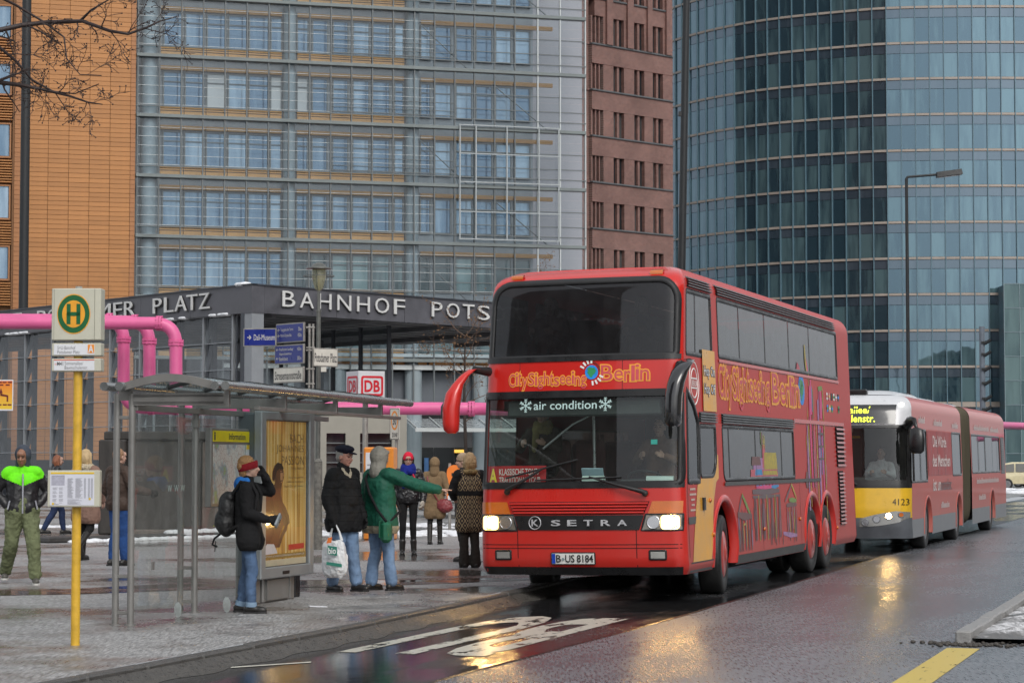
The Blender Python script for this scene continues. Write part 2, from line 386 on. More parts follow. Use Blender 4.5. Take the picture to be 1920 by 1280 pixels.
street_obj('road', MB().grid(lambda k, lon: (seam_lat(lon) * (1 - k) + 26 * k, lon, 0.0), [0, 1], lons, False), m_road)
# far end of the street: the crossing
street_obj('crossing', MB().grid(lambda a, b: (a, b, 0.0), [-9.5, 70], [95, 400], False), m_road)
# seam ridge of tar between the lanes
mb = MB()
for i in range(60):
    l0, l1 = 10 + i, 11 + i
    j0 = .012 * math.sin(l0 * 2.1) ; j1 = .012 * math.sin(l1 * 2.1)
    a, b = seam_lat(l0) + j0, seam_lat(l1) + j1
    mb.add([(a - .03, l0, .002), (a, l0, .010), (a + .03, l0, .002), (b - .03, l1, .002), (b, l1, .010), (b + .03, l1, .002)], [(0, 1, 4, 3), (1, 2, 5, 4)], True)
street_obj('tar_seam', mb, M('tar', (.018, .017, .016), .22, var=.3, scale=12, bump=.3, bscale=40))
# pavement with its kerb stones
pv = street_obj('pavement', MB().grid(lambda k, lon: ((kerb_lat(lon) - .12) * (1 - k) - 140 * k, lon, PZ), [0, .02, .06, .15, .4, 1], lons + [130, 180, 260, 400], False), m_pave)
rk = random.Random(3); lon = 13.0; shared = {}
while lon < 44:
    L = 1.0
    a, b = kerb_lat(lon), kerb_lat(lon + L)
    key = round((b - a) / .02)
    if key not in shared:
        shared[key] = MB().box(-.125, 0, .006, L - .006, -.13, .004, .018).mesh('kerb_stone', m_kerb)
    o = link('kerb_stone', shared[key], None, pv); o.location = (a, lon, PZ + rk.uniform(-.006, .003)); o.rotation_euler = (rk.uniform(-.004, .004), 0, -math.atan2(b - a, L))
    lon += L
# gutter of small setts, wet grit along the kerb
mb = MB()
for i in range(30):
    l0 = 13 + i; a = kerb_lat(l0); a1 = kerb_lat(l0 + 1)
    mb.grid(lambda k, q: (a + (a1 - a) * q + .004 + k * (.22 + .05 * math.sin((l0 + q) * 5)), l0 + q, .002 + .08 * (1 - k) ** 1.3 + .02 * k * (1 - k) * noise.noise(Vector((k * 4, (l0 + q) * 9, 0)))), lin(0, 1, 6), lin(0, 1, 13), True)
street_obj('gutter_grit', mb, M('wet_grit', (.07, .065, .058), .4, var=.5, scale=18, bump=.9, bscale=55, rvar=.25), 'stuff')
# red clinker cycle path with puddles
path = [(-16, 25.6), (-9, 26.8), (-5.4, 27.6), (-3.6, 29.2), (-2, 29.6), (-.4, 30.4), (.8, 32.0), (1.6, 36)]
mb = MB(); v = []
for i, (x, y) in enumerate(path):
    x0, y0 = path[max(0, i - 1)]; x1, y1 = path[min(len(path) - 1, i + 1)]; d = Vector((x1 - x0, y1 - y0)).normalized(); wv = .75 + .2 * math.sin(i * 2.2)
    v += [(x + d.y * wv, y - d.x * wv, PZ + .004), (x - d.y * wv, y + d.x * wv, PZ + .004)]
mb.add(v, [(2 * i, 2 * i + 2, 2 * i + 3, 2 * i + 1) for i in range(len(path) - 1)])
mb.build('cycle_path', m_cycle, kind='structure')
# lettering BUS on the lane, read by drivers coming towards the camera: worn
def wear(name, base, thr, sc):
    """paint that has flaked off: see-through where it is gone"""
    m = bpy.data.materials.new(name); m.use_nodes = True; n = m.node_tree; b = n.nodes['Principled BSDF']; b.inputs['Base Color'].default_value = (*base, 1); b.inputs['Roughness'].default_value = .3
    tc = n.nodes.new('ShaderNodeTexCoord'); mp = n.nodes.new('ShaderNodeMapping'); mp.inputs['Scale'].default_value = (1.2, .35, 1); n.links.new(tc.outputs['Object'], mp.inputs[0])
    t = n.nodes.new('ShaderNodeTexNoise'); t.inputs['Scale'].default_value = sc; t.inputs['Detail'].default_value = 8; t.inputs['Roughness'].default_value = .7; n.links.new(mp.outputs[0], t.inputs['Vector'])
    r = n.nodes.new('ShaderNodeMapRange'); r.inputs[1].default_value = thr; r.inputs[2].default_value = thr + .03; n.links.new(t.outputs[0], r.inputs[0]); n.links.new(r.outputs[0], b.inputs['Alpha'])
    return m
m_lwear = wear('flaked_white_paint', (.56, .54, .46), .425, 5)
tf = text_fit('BU', -1.05, .30, 0, 4.6, .03, 1.05)
wl = 7.56
v, f = tf
o = MB().add([(-wl - p[0], 23.6 - p[1], .004) for p in v], f).build('lane_lettering', m_lwear); o.rotation_euler = (0, 0, STREET); tag(o, kind='structure')
a, b = gnd(432, 1252), gnd(582, 1242)
MB().add([a + Vector((0, 0, .004)), b + Vector((0, 0, .004)), b + Vector((0, .1, .004)), a + Vector((0, .1, .004))], [(0, 1, 2, 3)]).build('stop_line', m_white, kind='structure')
a, b = gnd(205, 1279), gnd(290, 1270)
MB().add([a + Vector((0, 0, .004)), b + Vector((0, 0, .004)), b + Vector((0, .12, .004)), a + Vector((0, .12, .004))], [(0, 1, 2, 3)]).build('stop_line', m_white, kind='structure')
m_ywear = wear('flaked_yellow_paint', (.66, .48, .07), .36, 9)
street_obj('yellow_line', MB().grid(lambda a, b: (a, b, .004), [-2.66, -2.36], [10, 21.0], False), m_ywear)
street_obj('yellow_line', MB().grid(lambda a, b: (a, b, .004), [-2.0, -.4], [17.3, 17.6], False), m_ywear)
# traffic island at the right: kerb stones round dirty snow
isl = MB()
def isf(a, b):
    p = Vector((a * 1.3, b * 1.3, 0)); q = Vector((a * 5, b * 5, 3))
    e = min(1, (a + 2.5) / .35, (b - 21.6) / .4)
    return (a, b, .05 + max(0, e) * (.05 + .055 * noise.noise(p) + .035 * noise.noise(q) + .02 * noise.noise(q * 2.6)))
isl.grid(isf, lin(-2.5, 5, 90), lin(21.6, 34, 150), True)
island = street_obj('traffic_island', isl, m_isle)
ks = MB().box(-.15, 0, .005, .995, -.1, .1, .015).mesh('kerb_stone', M('pale_kerb', (.26, .255, .25), .5, var=.25, scale=12, bump=.4, bscale=60))
for i in range(12):
    o = link('kerb_stone', ks, None, island); o.location = (-2.5, 21.5 + i, .02 + rk.uniform(-.006, .006)); o.rotation_euler = (0, 0, rk.uniform(-.006, .006))
# mud and grit round the island's nose
mb = MB()
for i in range(260):
    a = rk.gauss(-2.55, .22); b = rk.gauss(21.35, .12); s_ = rk.uniform(.008, .03)
    if i > 90: a = rk.uniform(-2.5, -.5); b = rk.gauss(21.45, .12)
    mb.sphere((a, b, .004 + s_ * .3), (s_, s_ * 1.3, s_ * .6), 6, 4)
street_obj('grit', mb, M('mud', (.05, .043, .036), .6, var=.4, scale=30), 'stuff')
# low kerb with snow in front of the hall
mb = MB(); y0 = 44.6
A = gnd(90, 1018, PZ); B = gnd(470, 1006, PZ)
d = (B - A).normalized(); nn = Vector((-d.y, d.x, 0))
L = (B - A).length
sb = thing('low_kerb', 'dark stone kerb strip edged with snow in front of the hall', 'kerb', A, math.atan2(d.y, d.x))
km = MB().box(.01, .98, 0, .5, 0, .11, .02).mesh('kerb_stone', M('dark_kerb', (.045, .043, .042), .4, var=.3, scale=8, bump=.4, bscale=50))
for i in range(int(L)):
    o = link('kerb_stone', km, None, sb); o.location = (i, rk.uniform(-.01, .01), rk.uniform(-.01, .01))
mb = MB()
for i in range(170):
    x = rk.uniform(.5, L); s_ = rk.uniform(.03, .12)
    mb.sphere((x, -.06 + rk.gauss(0, .05), .01), (s_ * 1.5, s_, s_ * .55), 7, 5)
for i in range(70):
    x = rk.uniform(L * .62, L); s_ = rk.uniform(.04, .13)
    mb.sphere((x, .3 + rk.gauss(0, .12), .12), (s_ * 1.5, s_, s_ * .6), 7, 5)
o = mb.build('snow', m_snow, kind='stuff'); o.location = A; o.rotation_euler = (0, 0, math.atan2(d.y, d.x))
mb = MB()
for i in range(260):
    p = gnd(rk.uniform(60, 190), rk.uniform(985, 990), PZ) if i < 60 else gnd(rk.uniform(590, 905), rk.gauss(1000, 3) , PZ) if i < 200 else gnd(rk.uniform(700, 900), rk.gauss(985, 1.5), PZ)
    s_ = rk.uniform(.03, .14)
    mb.sphere(p, (s_ * 2.2, s_, s_ * .4), 7, 4)
mb.build('snow', m_snow, kind='stuff')
# far pavement with a snowy kerb beyond the crossing
mb = MB().box(17, 75, 106, 150, 0, PZ + .01)
mb.build('far_pavement', M('far_paving', (.2, .2, .2), .5, var=.2, scale=1.5), kind='structure')
mb = MB()
for i in range(160):
    s_ = rk.uniform(.1, .35); mb.sphere((rk.uniform(18, 40), rk.choice((107.0, 117.5)) + rk.gauss(0, .5), .14), (s_ * 2.5, s_, s_ * .5), 7, 4)
mb.build('snow', m_snow, kind='stuff')
# ================================================================ office block with terracotta wall and glass louvre skin
A0 = at(253, 600, 125.0); A0.z = 0
DF = (math.sin(math.radians(74.4)), math.cos(math.radians(74.4)))
FRZ = math.atan2(DF[1], DF[0])
fx = lambda u, v=400: onplane(u, v, (A0.x, A0.y), DF)[0]
fz = lambda v, u=290: onplane(u, v, (A0.x, A0.y), DF)[1]
m_terra = M('terracotta', (.45, .20, .066), .55, orand=.09, var=.18, scale=.5, bump=.05, bscale=5, rvar=.1)
m_terra2 = M('terracotta_edge', (.38, .17, .07), .6, var=.15, scale=.6)
m_terin = M('terracotta_bright', (.62, .32, .11), .55, var=.12, scale=.6)
m_joint = M('dark_joint', (.22, .11, .05), .8, var=.1)
m_steel = M('bluegrey_steel', (.27, .32, .345), .45, var=.1, scale=.5)
m_dsteel = M('dark_mullion', (.13, .145, .15), .4, var=.15, scale=1)
m_rail = M('grey_gantry', (.17, .195, .195), .45, var=.15, scale=1)
m_pale = M('pale_frame', (.50, .53, .53), .4, var=.08, scale=1)
m_wall = M('grey_wall', (.24, .26, .28), .7, var=.1, scale=.4)
m_lilac = M('grey_lilac_wall', (.36, .345, .37), .7, var=.08, scale=.3)
m_win = FACADE_GLASS('office_glass', (.08, .14, .22), (.32, .41, .50), 2.0, .02, .62, .03, (.58, .80, 1))  # blue tones hold the sky's reflection in the base colour
m_wint = FACADE_GLASS('office_glass_low', (.05, .085, .095), (.20, .30, .31), 1.6, .02, .5)
m_skin = GLASS('skin_glass', (.80, .865, .90), 1.38, .03, .035, (.46, .53, .58))  # bluish diffuse film stands for the haze over the louvres
m_blind = M('white_blind', (.55, .56, .56), .6, var=.05)
ob = thing('office_building', 'tall office block with an orange terracotta end wall and a grey glass louvre front', 'building', A0, FRZ)
# z of the gantries
ZG = [fz(v) for v in (-8, 105, 218, 330, 443, 556)]
PITCH = (ZG[0] - ZG[-1]) / 5
ZG = [ZG[-1] + PITCH * k for k in range(-1, 7)]           # eight lines, bottom to top
ztop = ZG[-1] + 3; xr = fx(1098); xl = fx(-160)
# terracotta wall: backing and single tiles
x0, x1 = fx(50), fx(243)
MB().box(fx(22), fx(253), .07, 9, 3, ztop).build('wall', m_joint, ob)
tw = (x1 - x0) / 5; th = (fz(218, 150) - fz(331.5, 150)) / 13.0
tile = MB().box(.012, tw - .008, .0, .08, .008, th - .008, .006).mesh('terracotta_tile', m_terra)
zb = fz(862, 150); rr = random.Random(5); k = 0
rest = MB()
for j in range(int((fz(-20, 150) - zb) / th), -1, -1):
    for i in range(5):
        if k < 300:
            o = link('terracotta_tile', tile, None, ob); o.location = (x0 + i * tw, rr.uniform(-.006, .006), zb + j * th); k += 1
        else: rest.box(x0 + i * tw + .012, x0 + (i + 1) * tw - .012, 0, .08, zb + j * th + .008, zb + (j + 1) * th - .008)
if rest.v: rest.build('terracotta_tile', m_terra, ob, kind='stuff')
eb = MB()
for j in range(int((fz(-20, 150) - zb) / th) + 1):
    eb.box(x1 + .01, fx(252.5), -.02, .08, zb + j * th + .008, zb + (j + 1) * th - .008)
    eb.box(fx(26), x0 - .02, -.02, .08, zb + j * th + .008, zb + (j + 1) * th - .008)
eb.build('corner_tile', m_terra2, ob, kind='stuff')
# left strip: windows between louvre grilles
xa, xb = fx(-120), fx(22)
MB().box(xa, xb, .35, 6, 3, ztop).build('wall', m_joint, ob)
wm = MB().box(fx(-60), xb - .18, .1, .2, 0, 1.75).mesh('window', m_win)
fm = MB().box(xb - .16, xb - .08, .02, .3, -.1, 1.85).box(fx(-60), xb - .1, .02, .3, -.12, -.02).box(fx(-60), xb - .1, .02, .3, 1.77, 1.85).mesh('frame', m_terra2)
lm = MB().box(xa, xb - .02, .0, .25, 0, .07, .01).mesh('louvre_blade', m_terra)
for zz in [fz(vv, 10) for vv in (70, 175, 292, 408, 522)]:
    o = link('window', wm, None, ob); o.location = (0, 0, zz)
    link('frame', fm, None, o)
    for q in range(9):
        l = link('louvre_blade', lm, None, ob); l.location = (0, 0, zz - .3 - q * .15)
# main back wall and columns behind the skin
MB().box(fx(-160), xr, .0, 30, ztop + .02, 78).build('upper_storeys', m_wall, ob)
MB().box(fx(253.5), fx(1008), 1.02, 9, 8.5, ztop).build('wall', m_wall, ob)
MB().box(fx(1000), xr + .6, 2.6, 9, 3, ztop).build('wall', m_lilac, ob)
for (a, b) in ((258, 290), (527, 550), (758, 783)):
    xa, xb = fx(a) + .2, fx(b) + .2
    MB().cyl(((xa + xb) / 2, .62, 0), ((xa + xb) / 2, .62, ztop), (xb - xa) / 2, n=18).build('column', m_steel, ob)
bays = [(293, 524, [(301, 335), (342, 377), (383, 418), (424, 456), (463, 497), (504, 522)], True),
        (552, 756, [(554, 572), (583, 609), (622, 648), (660, 688), (697, 727), (739, 753)], True),
        (786, 1037, [(788, 804), (815, 843), (855, 883), (893, 921), (930, 957), (966, 993)], False)]
shared = {}
for fi in range(7):
    z0 = ZG[fi] if fi else ZG[0]; Z = lambda f: ZG[fi] + PITCH * (1 - f)      # f runs down from the upper gantry
    low = fi <= 1
    for bi, (a, b, wins, lowband) in enumerate(bays):
        X0, X1 = fx(a) + .25, fx(b) + .25
        segs = [x for x in (a, *[(wins[q][1] + wins[q + 1][0]) / 2 for q in range(5)], b)]
        for q in range(6):
            s0, s1 = fx(segs[q]) + .25 + .02, fx(segs[q + 1]) + .25 - .02
            key = ('a', bi, q)
            if key not in shared: shared[key] = MB().box(s0, s1, .8, 1.0, 0, .07 * PITCH, .01).mesh('terracotta_panel', m_terin)
            o = link('terracotta_panel', shared[key], None, ob); o.location = (0, 0, Z(.185))
            if lowband:
                key = ('b', bi, q)
                if key not in shared: shared[key] = MB().box(s0, s1, .78, 1.0, 0, .085 * PITCH, .01).mesh('terracotta_panel', m_terin)
                o = link('terracotta_panel', shared[key], None, ob); o.location = (0, 0, Z(.965))
                key = ('c', bi, q)
                if key not in shared: shared[key] = MB().box(s0, s1, .78, .95, 0, .022 * PITCH).box(s0, s1, .78, .95, .036 * PITCH, .058 * PITCH).mesh('sun_slat', m_terin)
                o = link('sun_slat', shared[key], None, ob); o.location = (0, 0, Z(.865))
            w0, w1 = fx(wins[q][0]) + .25, fx(wins[q][1]) + .25
            hh = .56 * PITCH
            key = ('w', bi, q)
            if key not in shared:
                shared[key] = (MB().box(w0 - .07, w0, .85, 1.0, -.05, hh + .05).box(w1, w1 + .07, .85, 1.0, -.05, hh + .05).box(w0, w1, .85, 1.0, hh, hh + .05).box(w0, w1, .85, 1.0, -.05, 0).box(w0, w1, .86, .99, hh * .71, hh * .71 + .06).mesh('window', m_dsteel),
                               MB().box(w0, w1, .92, .94, 0, hh).mesh('pane', None))
            o = link('window', shared[key][0], None, ob); o.location = (0, 0, Z(.785))
            pm = shared[key][1]
            if low and bi > 0:
                k2 = ('wl', bi, q)
                if k2 not in shared: m2 = pm.copy(); m2.materials.clear(); m2.materials.append(m_wint); shared[k2] = m2
                pm = shared[k2]
            elif (fi, bi, q) in ((4, 0, 2), (4, 0, 5), (4, 1, 0)):
                k2 = ('wb', bi, q)
                if k2 not in shared: m2 = pm.copy(); m2.materials.clear(); m2.materials.append(m_blind); shared[k2] = m2
                pm = shared[k2]
            else:
                if not pm.materials: pm.materials.append(m_win)
            link('pane', pm, None, o)
    # gantry beam and hand rail in front
    MB().box(fx(253.5), xr, -.18, .25, ZG[fi] - .1, ZG[fi] + .1, .02).build('gantry', m_rail, ob)
    MB().box(fx(253.5), xr, -.12, -.06, ZG[fi] + .52, ZG[fi] + .58).build('hand_rail', m_dsteel, ob)
# outer skin of glass louvres, one module per mullion bay and floor
mul = [256, 297, 338, 379, 420, 461, 502, 540, 579, 619, 658, 697, 736, 776, 814, 852, 889, 927, 965, 1008, 1050, 1097.5]
for u in mul:
    MB().box(fx(u) - .035, fx(u) + .035, -.10, .06, ZG[0] - 3, ztop).build('mullion', m_dsteel if u < 1000 else m_pale, ob)
nb = 6
edge = MB()
for q in range(len(mul) - 1):
    a, b = fx(mul[q]) + .04, fx(mul[q + 1]) - .04
    mb = MB(); hh = (PITCH - .24) / nb
    for k in range(nb):
        z0 = .12 + k * hh
        mb.add([(a, -.03, z0), (b, -.03, z0), (b, .03, z0 + hh - .012), (a, .03, z0 + hh - .012)], [(0, 1, 2, 3)])
    gm = mb.mesh('glass_louvre', m_skin)
    for fi in range(7):
        o = link('glass_louvre', gm, None, ob); o.location = (0, 0, ZG[fi])
        if q < 14 or (q < 17 and fi < 2):
            for k in range(1, nb): edge.box(a, b, -.036, -.02, ZG[fi] + .12 + k * hh - .014, ZG[fi] + .12 + k * hh + .010)
edge.build('louvre_edge', m_pale, ob, kind='stuff')
mb = MB()
for fi in range(7):
    for f in (.34, .60): mb.box(fx(852), xr, -.09, -.03, ZG[fi] + PITCH * f - .025, ZG[fi] + PITCH * f + .025)
    if fi > 2:
        for f in (.42, .28, .2): mb.box(fx(619), fx(852), -.09, -.04, ZG[fi] + PITCH * f - .02, ZG[fi] + PITCH * f + .02)
    if fi % 2: mb.tube([(fx(786), .3, ZG[fi] + PITCH * .8), (fx(880), .3, ZG[fi] + .1)], .035, 6)
    else: mb.tube([(fx(926), .3, ZG[fi] + PITCH * .8), (fx(1030), .3, ZG[fi] + .1)], .035, 6)
mb.build('bracing', m_dsteel, ob)
# pale framed glazed box on the front
mb = MB(); zt, zb_ = fz(236, 880), fz(449, 880)
for u in (860, 890, 948, 1008, 1045): mb.box(fx(u) - .035, fx(u) + .035, -.34, -.24, zb_, zt)
for f in (0, .24, .5, .75, 1): mb.box(fx(860) - .05, fx(1045) + .05, -.35, -.25, zb_ + (zt - zb_) * f - .03, zb_ + (zt - zb_) * f + .03)
mb.build('glazing_frame', M('silver_frame', (.36, .39, .40), .4), ob)
# arcade at street level
m_stone = M('grey_stone', (.25, .24, .215), .6, var=.15, scale=.8, bump=.1, bscale=8)
m_dark = M('dark_recess', (.03, .032, .036), .5, var=.2, scale=1)
m_shop = FACADE_GLASS('shop_glass', (.035, .04, .045), (.12, .12, .11), 1.6, .02, .55)
MB().box(fx(420), fx(1100), 3.5, 8.9, 0, 8.5).build('arcade_wall', M('arcade_grey', (.15, .155, .165), .6, var=.15, scale=.5), ob)
MB().box(fx(420), fx(1110), .1, .5, fz(692, 700), fz(683, 700)).build('gantry', m_pale, ob)
MB().box(fx(420), fx(1110), .0, .4, fz(668, 700), fz(662, 700)).build('gantry', m_pale, ob)
for q in range(10):
    a = 440 + q * 62
    MB().box(fx(a), fx(a + 58), .9, 1.1, fz(684, 700), fz(670, 700), .02).build('terracotta_panel', m_terra, ob)
    MB().box(fx(a), fx(a + 58), .9, 1.0, fz(662, 700), fz(600, 700)).build('pane', m_wint, ob)
MB().box(fx(420), fx(1100), 1.0, 3.6, fz(752, 700), fz(696, 700)).build('arcade_beam', M('blue_grey_beam', (.12, .135, .155), .5, var=.15, scale=.6), ob)
for u, ww in ((782, 30), (640, 28), (905, 28)):
    MB().cyl((fx(u), .6, 0), (fx(u), .6, fz(690, 780)), .45, n=18).build('column', m_steel, ob)
mb = MB(); 
for q in range(9): mb.box(fx(800 + q * 40), fx(838 + q * 40), 3.35, 3.5, 0.2, fz(838, 780), .0)
mb.build('shop_window', m_shop, ob)
mb = MB(); mb.add([(fx(760), -2.6, fz(806, 780)), (fx(1100), -2.6, fz(806, 780)), (fx(1100), .6, fz(784, 780)), (fx(760), .6, fz(784, 780))], [(0, 1, 2, 3)])
mb.build('canopy_glass', GLASS('canopy', (.75, .8, .82), 1.5, .05, .35, (.6, .64, .66)), ob)
mb = MB().box(fx(760), fx(1100), -2.72, -2.6, fz(810, 780), fz(803, 780))
for q in range(7): mb.tube([(fx(765 + q * 45), -2.6, fz(806, 780) + .05), (fx(765 + q * 45), .6, fz(783, 780) + .05)], .04, 6)
mb.build('canopy_frame', m_pale, ob)
m_lit = M('lit_sign', (.7, .4, .05), .5, var=0, emit=(1, .55, .1), es=.7)
for a, b in ((792, 810), (878, 898)):
    MB().box(fx(a), fx(b), 3.2, 3.3, fz(848, 800), fz(842, 800)).build('shop_sign', m_lit, ob)
for a, b in ((770, 778), (818, 826), (772, 776)):
    MB().box(fx(a), fx(b), 2.9, 3.0, .3, fz(858, 800)).build('shop_poster', M('blue_poster', (.08, .2, .45), .4), ob)
# ---------------------------------------------------------------- stone pavilion in front of the arcade
pb = at(657, 860, 74.0); pb.z = PZ
pav = thing('stone_pavilion', 'low beige stone pavilion with dark barred windows behind the speed limit sign', 'building', pb, 0.16)
m_pst = M('beige_stone', (.30, .285, .245), .7, var=.12, scale=.7, bump=.1, bscale=10)
px = lambda u: (u - 657) / 4150 * 74
zv = lambda v: 1.75 - PZ + (862 - v) * 74 / 4150
mb = MB()
ztp = zv(748); zw0, zw1 = zv(885), zv(812)
mb.box(px(600), px(612), .0, 5, 0, ztp).box(px(648), px(675), .0, 5, 0, ztp).box(px(735), px(763), 0, 5, 0, ztp)
mb.box(px(612), px(648), 0, 5, zw1, ztp).box(px(675), px(735), 0, 5, zw1, ztp).box(px(612), px(648), 0, 5, 0, zw0).box(px(675), px(735), 0, 5, 0, zw0)
mb.build('wall', m_pst, pav)
for a, b in ((612, 648), (675, 735)):
    o = MB().box(px(a), px(b), .3, .34, zw0, zw1).build('window', m_shop, pav)
    mb = MB()
    for k in range(1, 4): mb.box(px(a), px(b), .2, .26, zw0 + (zw1 - zw0) * k / 4 - .02, zw0 + (zw1 - zw0) * k / 4 + .02)
    mb.build('frame', m_dsteel, o)
# ================================================================ brick tower
TB = at(1111, 600, 150.0); TB.z = 0
DB_ = (math.sin(math.radians(48)), math.cos(math.radians(48)))
bx = lambda u, v=300: onplane(u, v, (TB.x, TB.y), DB_)[0]
bz = lambda v, u=1112: onplane(u, v, (TB.x, TB.y), DB_)[1]
def brick_mat():
    m = bpy.data.materials.new('red_brick'); m.use_nodes = True; n = m.node_tree; b = n.nodes['Principled BSDF']; L = n.links.new
    tc = n.nodes.new('ShaderNodeTexCoord'); mp = n.nodes.new('ShaderNodeMapping'); mp.inputs['Rotation'].default_value = (math.pi / 2, 0, 0); L(tc.outputs['Object'], mp.inputs[0])
    br = n.nodes.new('ShaderNodeTexBrick'); br.inputs['Scale'].default_value = 3.2; br.inputs['Color1'].default_value = (.20, .088, .07, 1); br.inputs['Color2'].default_value = (.125, .05, .042, 1); br.inputs['Mortar'].default_value = (.24, .185, .165, 1); br.inputs['Mortar Size'].default_value = .03
    L(mp.outputs[0], br.inputs['Vector'])
    t = n.nodes.new('ShaderNodeTexNoise'); t.inputs['Scale'].default_value = .35; t.inputs['Detail'].default_value = 8; t.inputs['Roughness'].default_value = .75; L(tc.outputs['Object'], t.inputs['Vector'])
    r = n.nodes.new('ShaderNodeMapRange'); r.inputs[1].default_value = .3; r.inputs[2].default_value = .7; r.inputs[3].default_value = .72; r.inputs[4].default_value = 1.35; L(t.outputs[0], r.inputs[0])
    s = n.nodes.new('ShaderNodeVectorMath'); s.operation = 'SCALE'; L(br.outputs['Color'], s.inputs[0]); L(r.outputs[0], s.inputs['Scale']); L(s.outputs[0], b.inputs['Base Color']); b.inputs['Roughness'].default_value = .85
    return m
m_brick = brick_mat(); m_ledge = M('slate_ledge', (.09, .095, .10), .6)
m_slot = FACADE_GLASS('slot_glass', (.02, .022, .025), (.09, .09, .09), 1.5, .02, .7)
bt = thing('brick_tower', 'dark red brick high rise with narrow paired window slots', 'building', TB, math.atan2(DB_[1], DB_[0]))
ledges = [bz(v) for v in (80, 168, 252, 340, 426)]; bp_ = (ledges[0] - ledges[-1]) / 4
ledges = [ledges[-1] + bp_ * k for k in range(-7, 7)]; W = bx(1262)
slots = []
for (a, b, n_) in ((1113, 1132, 3), (1151, 1171, 2), (1190, 1209, 2), (1225, 1244, 2)):
    a, b = bx(a), bx(b); ww = (b - a) / (n_ + (n_ - 1) * .5)
    for k in range(n_): slots.append((a + k * ww * 1.5, a + k * ww * 1.5 + ww))
cuts = [0.0] + [x for s_ in slots for x in s_] + [W]
MB().box(0, W, .9, 42, 0, ledges[-1] + bp_).box(0, W, 0, 42, ledges[-1] + bp_ + .01, 96).build('wall', m_brick, bt)
wn = {}
for fi, z in enumerate(ledges):
    up = fi >= 11
    hh = bp_ * (.56 if not up else .60)
    x_off = .25 if up else 0
    MB().box(x_off, W - x_off, 0, .95, z + hh, z + bp_ - .12).build('spandrel', m_brick, bt)
    if up:
        for q in range(0, len(cuts) - 1, 2):
            if cuts[q + 1] - cuts[q] > .8: MB().box(cuts[q] + .2, cuts[q + 1] - .2, -.18, 0, z, z + bp_).build('pilaster', m_brick, bt)
    MB().box(-.05, W + (.0 if up else .05), -.10, .95, z - .12, z, .02).build('ledge', m_ledge, bt)
    for q in range(0, len(cuts) - 1, 2):
        MB().box(cuts[q], cuts[q + 1], .02 if cuts[q + 1] - cuts[q] > .8 else .10, .95, z, z + hh).build('pier', m_brick, bt)
    for q in range(1, len(cuts) - 1, 2):
        o = MB().box(cuts[q], cuts[q + 1], .30, .36, z, z + hh).build('window', m_slot, bt)
mb = MB().box(-2.5, -.05, .3, 12, 0, ledges[-1] + bp_)
for z in ledges: mb.box(-2.5, -.04, .22, .3, z - .1, z + .05)
mb.build('side_wall', m_brick, bt)
# ================================================================ curved glass tower
CP = [(12.0, 262), (14.3, 250.5), (17.5, 240.9), (20.5, 235.5), (23.9, 231.3), (27.4, 228.2), (31.07, 226), (34.5, 224.3), (37.9, 222.9), (44, 222.1), (50.3, 222), (58, 222.6), (66, 224)]
def resample(P, step):
    P = [Vector(p) for p in P]; D = []
    for i in range(len(P) - 1):
        p0 = P[max(0, i - 1)]; p1 = P[i]; p2 = P[i + 1]; p3 = P[min(len(P) - 1, i + 2)]
        for k in range(40):
            t = k / 40; D.append(.5 * ((2 * p1) + (p2 - p0) * t + (2 * p0 - 5 * p1 + 4 * p2 - p3) * t * t + (3 * p1 - p0 - 3 * p2 + p3) * t ** 3))
    D.append(P[-1]); R = [D[0]]; acc = 0
    for a, b in zip(D, D[1:]):
        d = (b - a).length
        while acc + d >= step:
            a = a + (b - a) * ((step - acc) / d); d = (b - a).length; acc = 0; R.append(a.copy())
        acc += d
    return R
PN = 1.43
cps = resample(CP, PN)
ct = thing('glass_tower', 'curved blue glass high rise with pale floor bands', 'building', (cps[0].x, cps[0].y, 0))
cps = [p - Vector((cps[0].x, cps[0].y)) for p in cps]
zc = lambda v: 1.75 + (862 - v) * 222 / 4150
cb = [zc(v) for v in (755, 688, 619, 550, 483, 412, 343, 276, 209, 140, 73, 5, -62)]
cpt = 3.645; cb = [cb[0] + cpt * k for k in range(-2, 14)]
m_ct = FACADE_GLASS('tower_glass', (.02, .042, .056), (.085, .145, .16), 2.55, .012, .56, .015, (.52, .76, .95))
m_cs = FACADE_GLASS('tower_spandrel', (.035, .052, .07), (.06, .078, .10), 2.4, .012, .6, .02, (.62, .80, .97))
m_fin = M('blue_fin', (.11, .19, .235), .35, var=.08, scale=.5)
m_band = M('beige_band', (.36, .31, .27), .5, var=.12, scale=.6)
vh = cpt * .70; sh = cpt * .30 - .26
vm = MB().box(.03, PN - .03, .0, .03, 0.13, vh).mesh('window_pane', m_ct)
sm_ = MB().box(.03, PN - .03, .0, .03, vh + .04, vh + sh + .09).mesh('spandrel_pane', m_cs)
cnt = 0; rc = random.Random(11); rest = MB(); rests = MB()
ang = [math.atan2(cps[i + 1].y - cps[i].y, cps[i + 1].x - cps[i].x) for i in range(len(cps) - 1)]
order = []
for fi, z in enumerate(cb):
    for i in range(len(cps) - 1):
        p = Vector((cps[i].x + ct.location.x, cps[i].y + ct.location.y, z + 1.5)); u = CXP + FPX * p.x / p.y; v = 862 - FPX * (p.z - EYE) / p.y
        vis = 1255 < u < 1925 and v > -40 and v < 760 and not (u < 1560 and v > 500 + (u - 1265) * .36 + 25)
        order.append((not vis, fi, i))
order.sort()
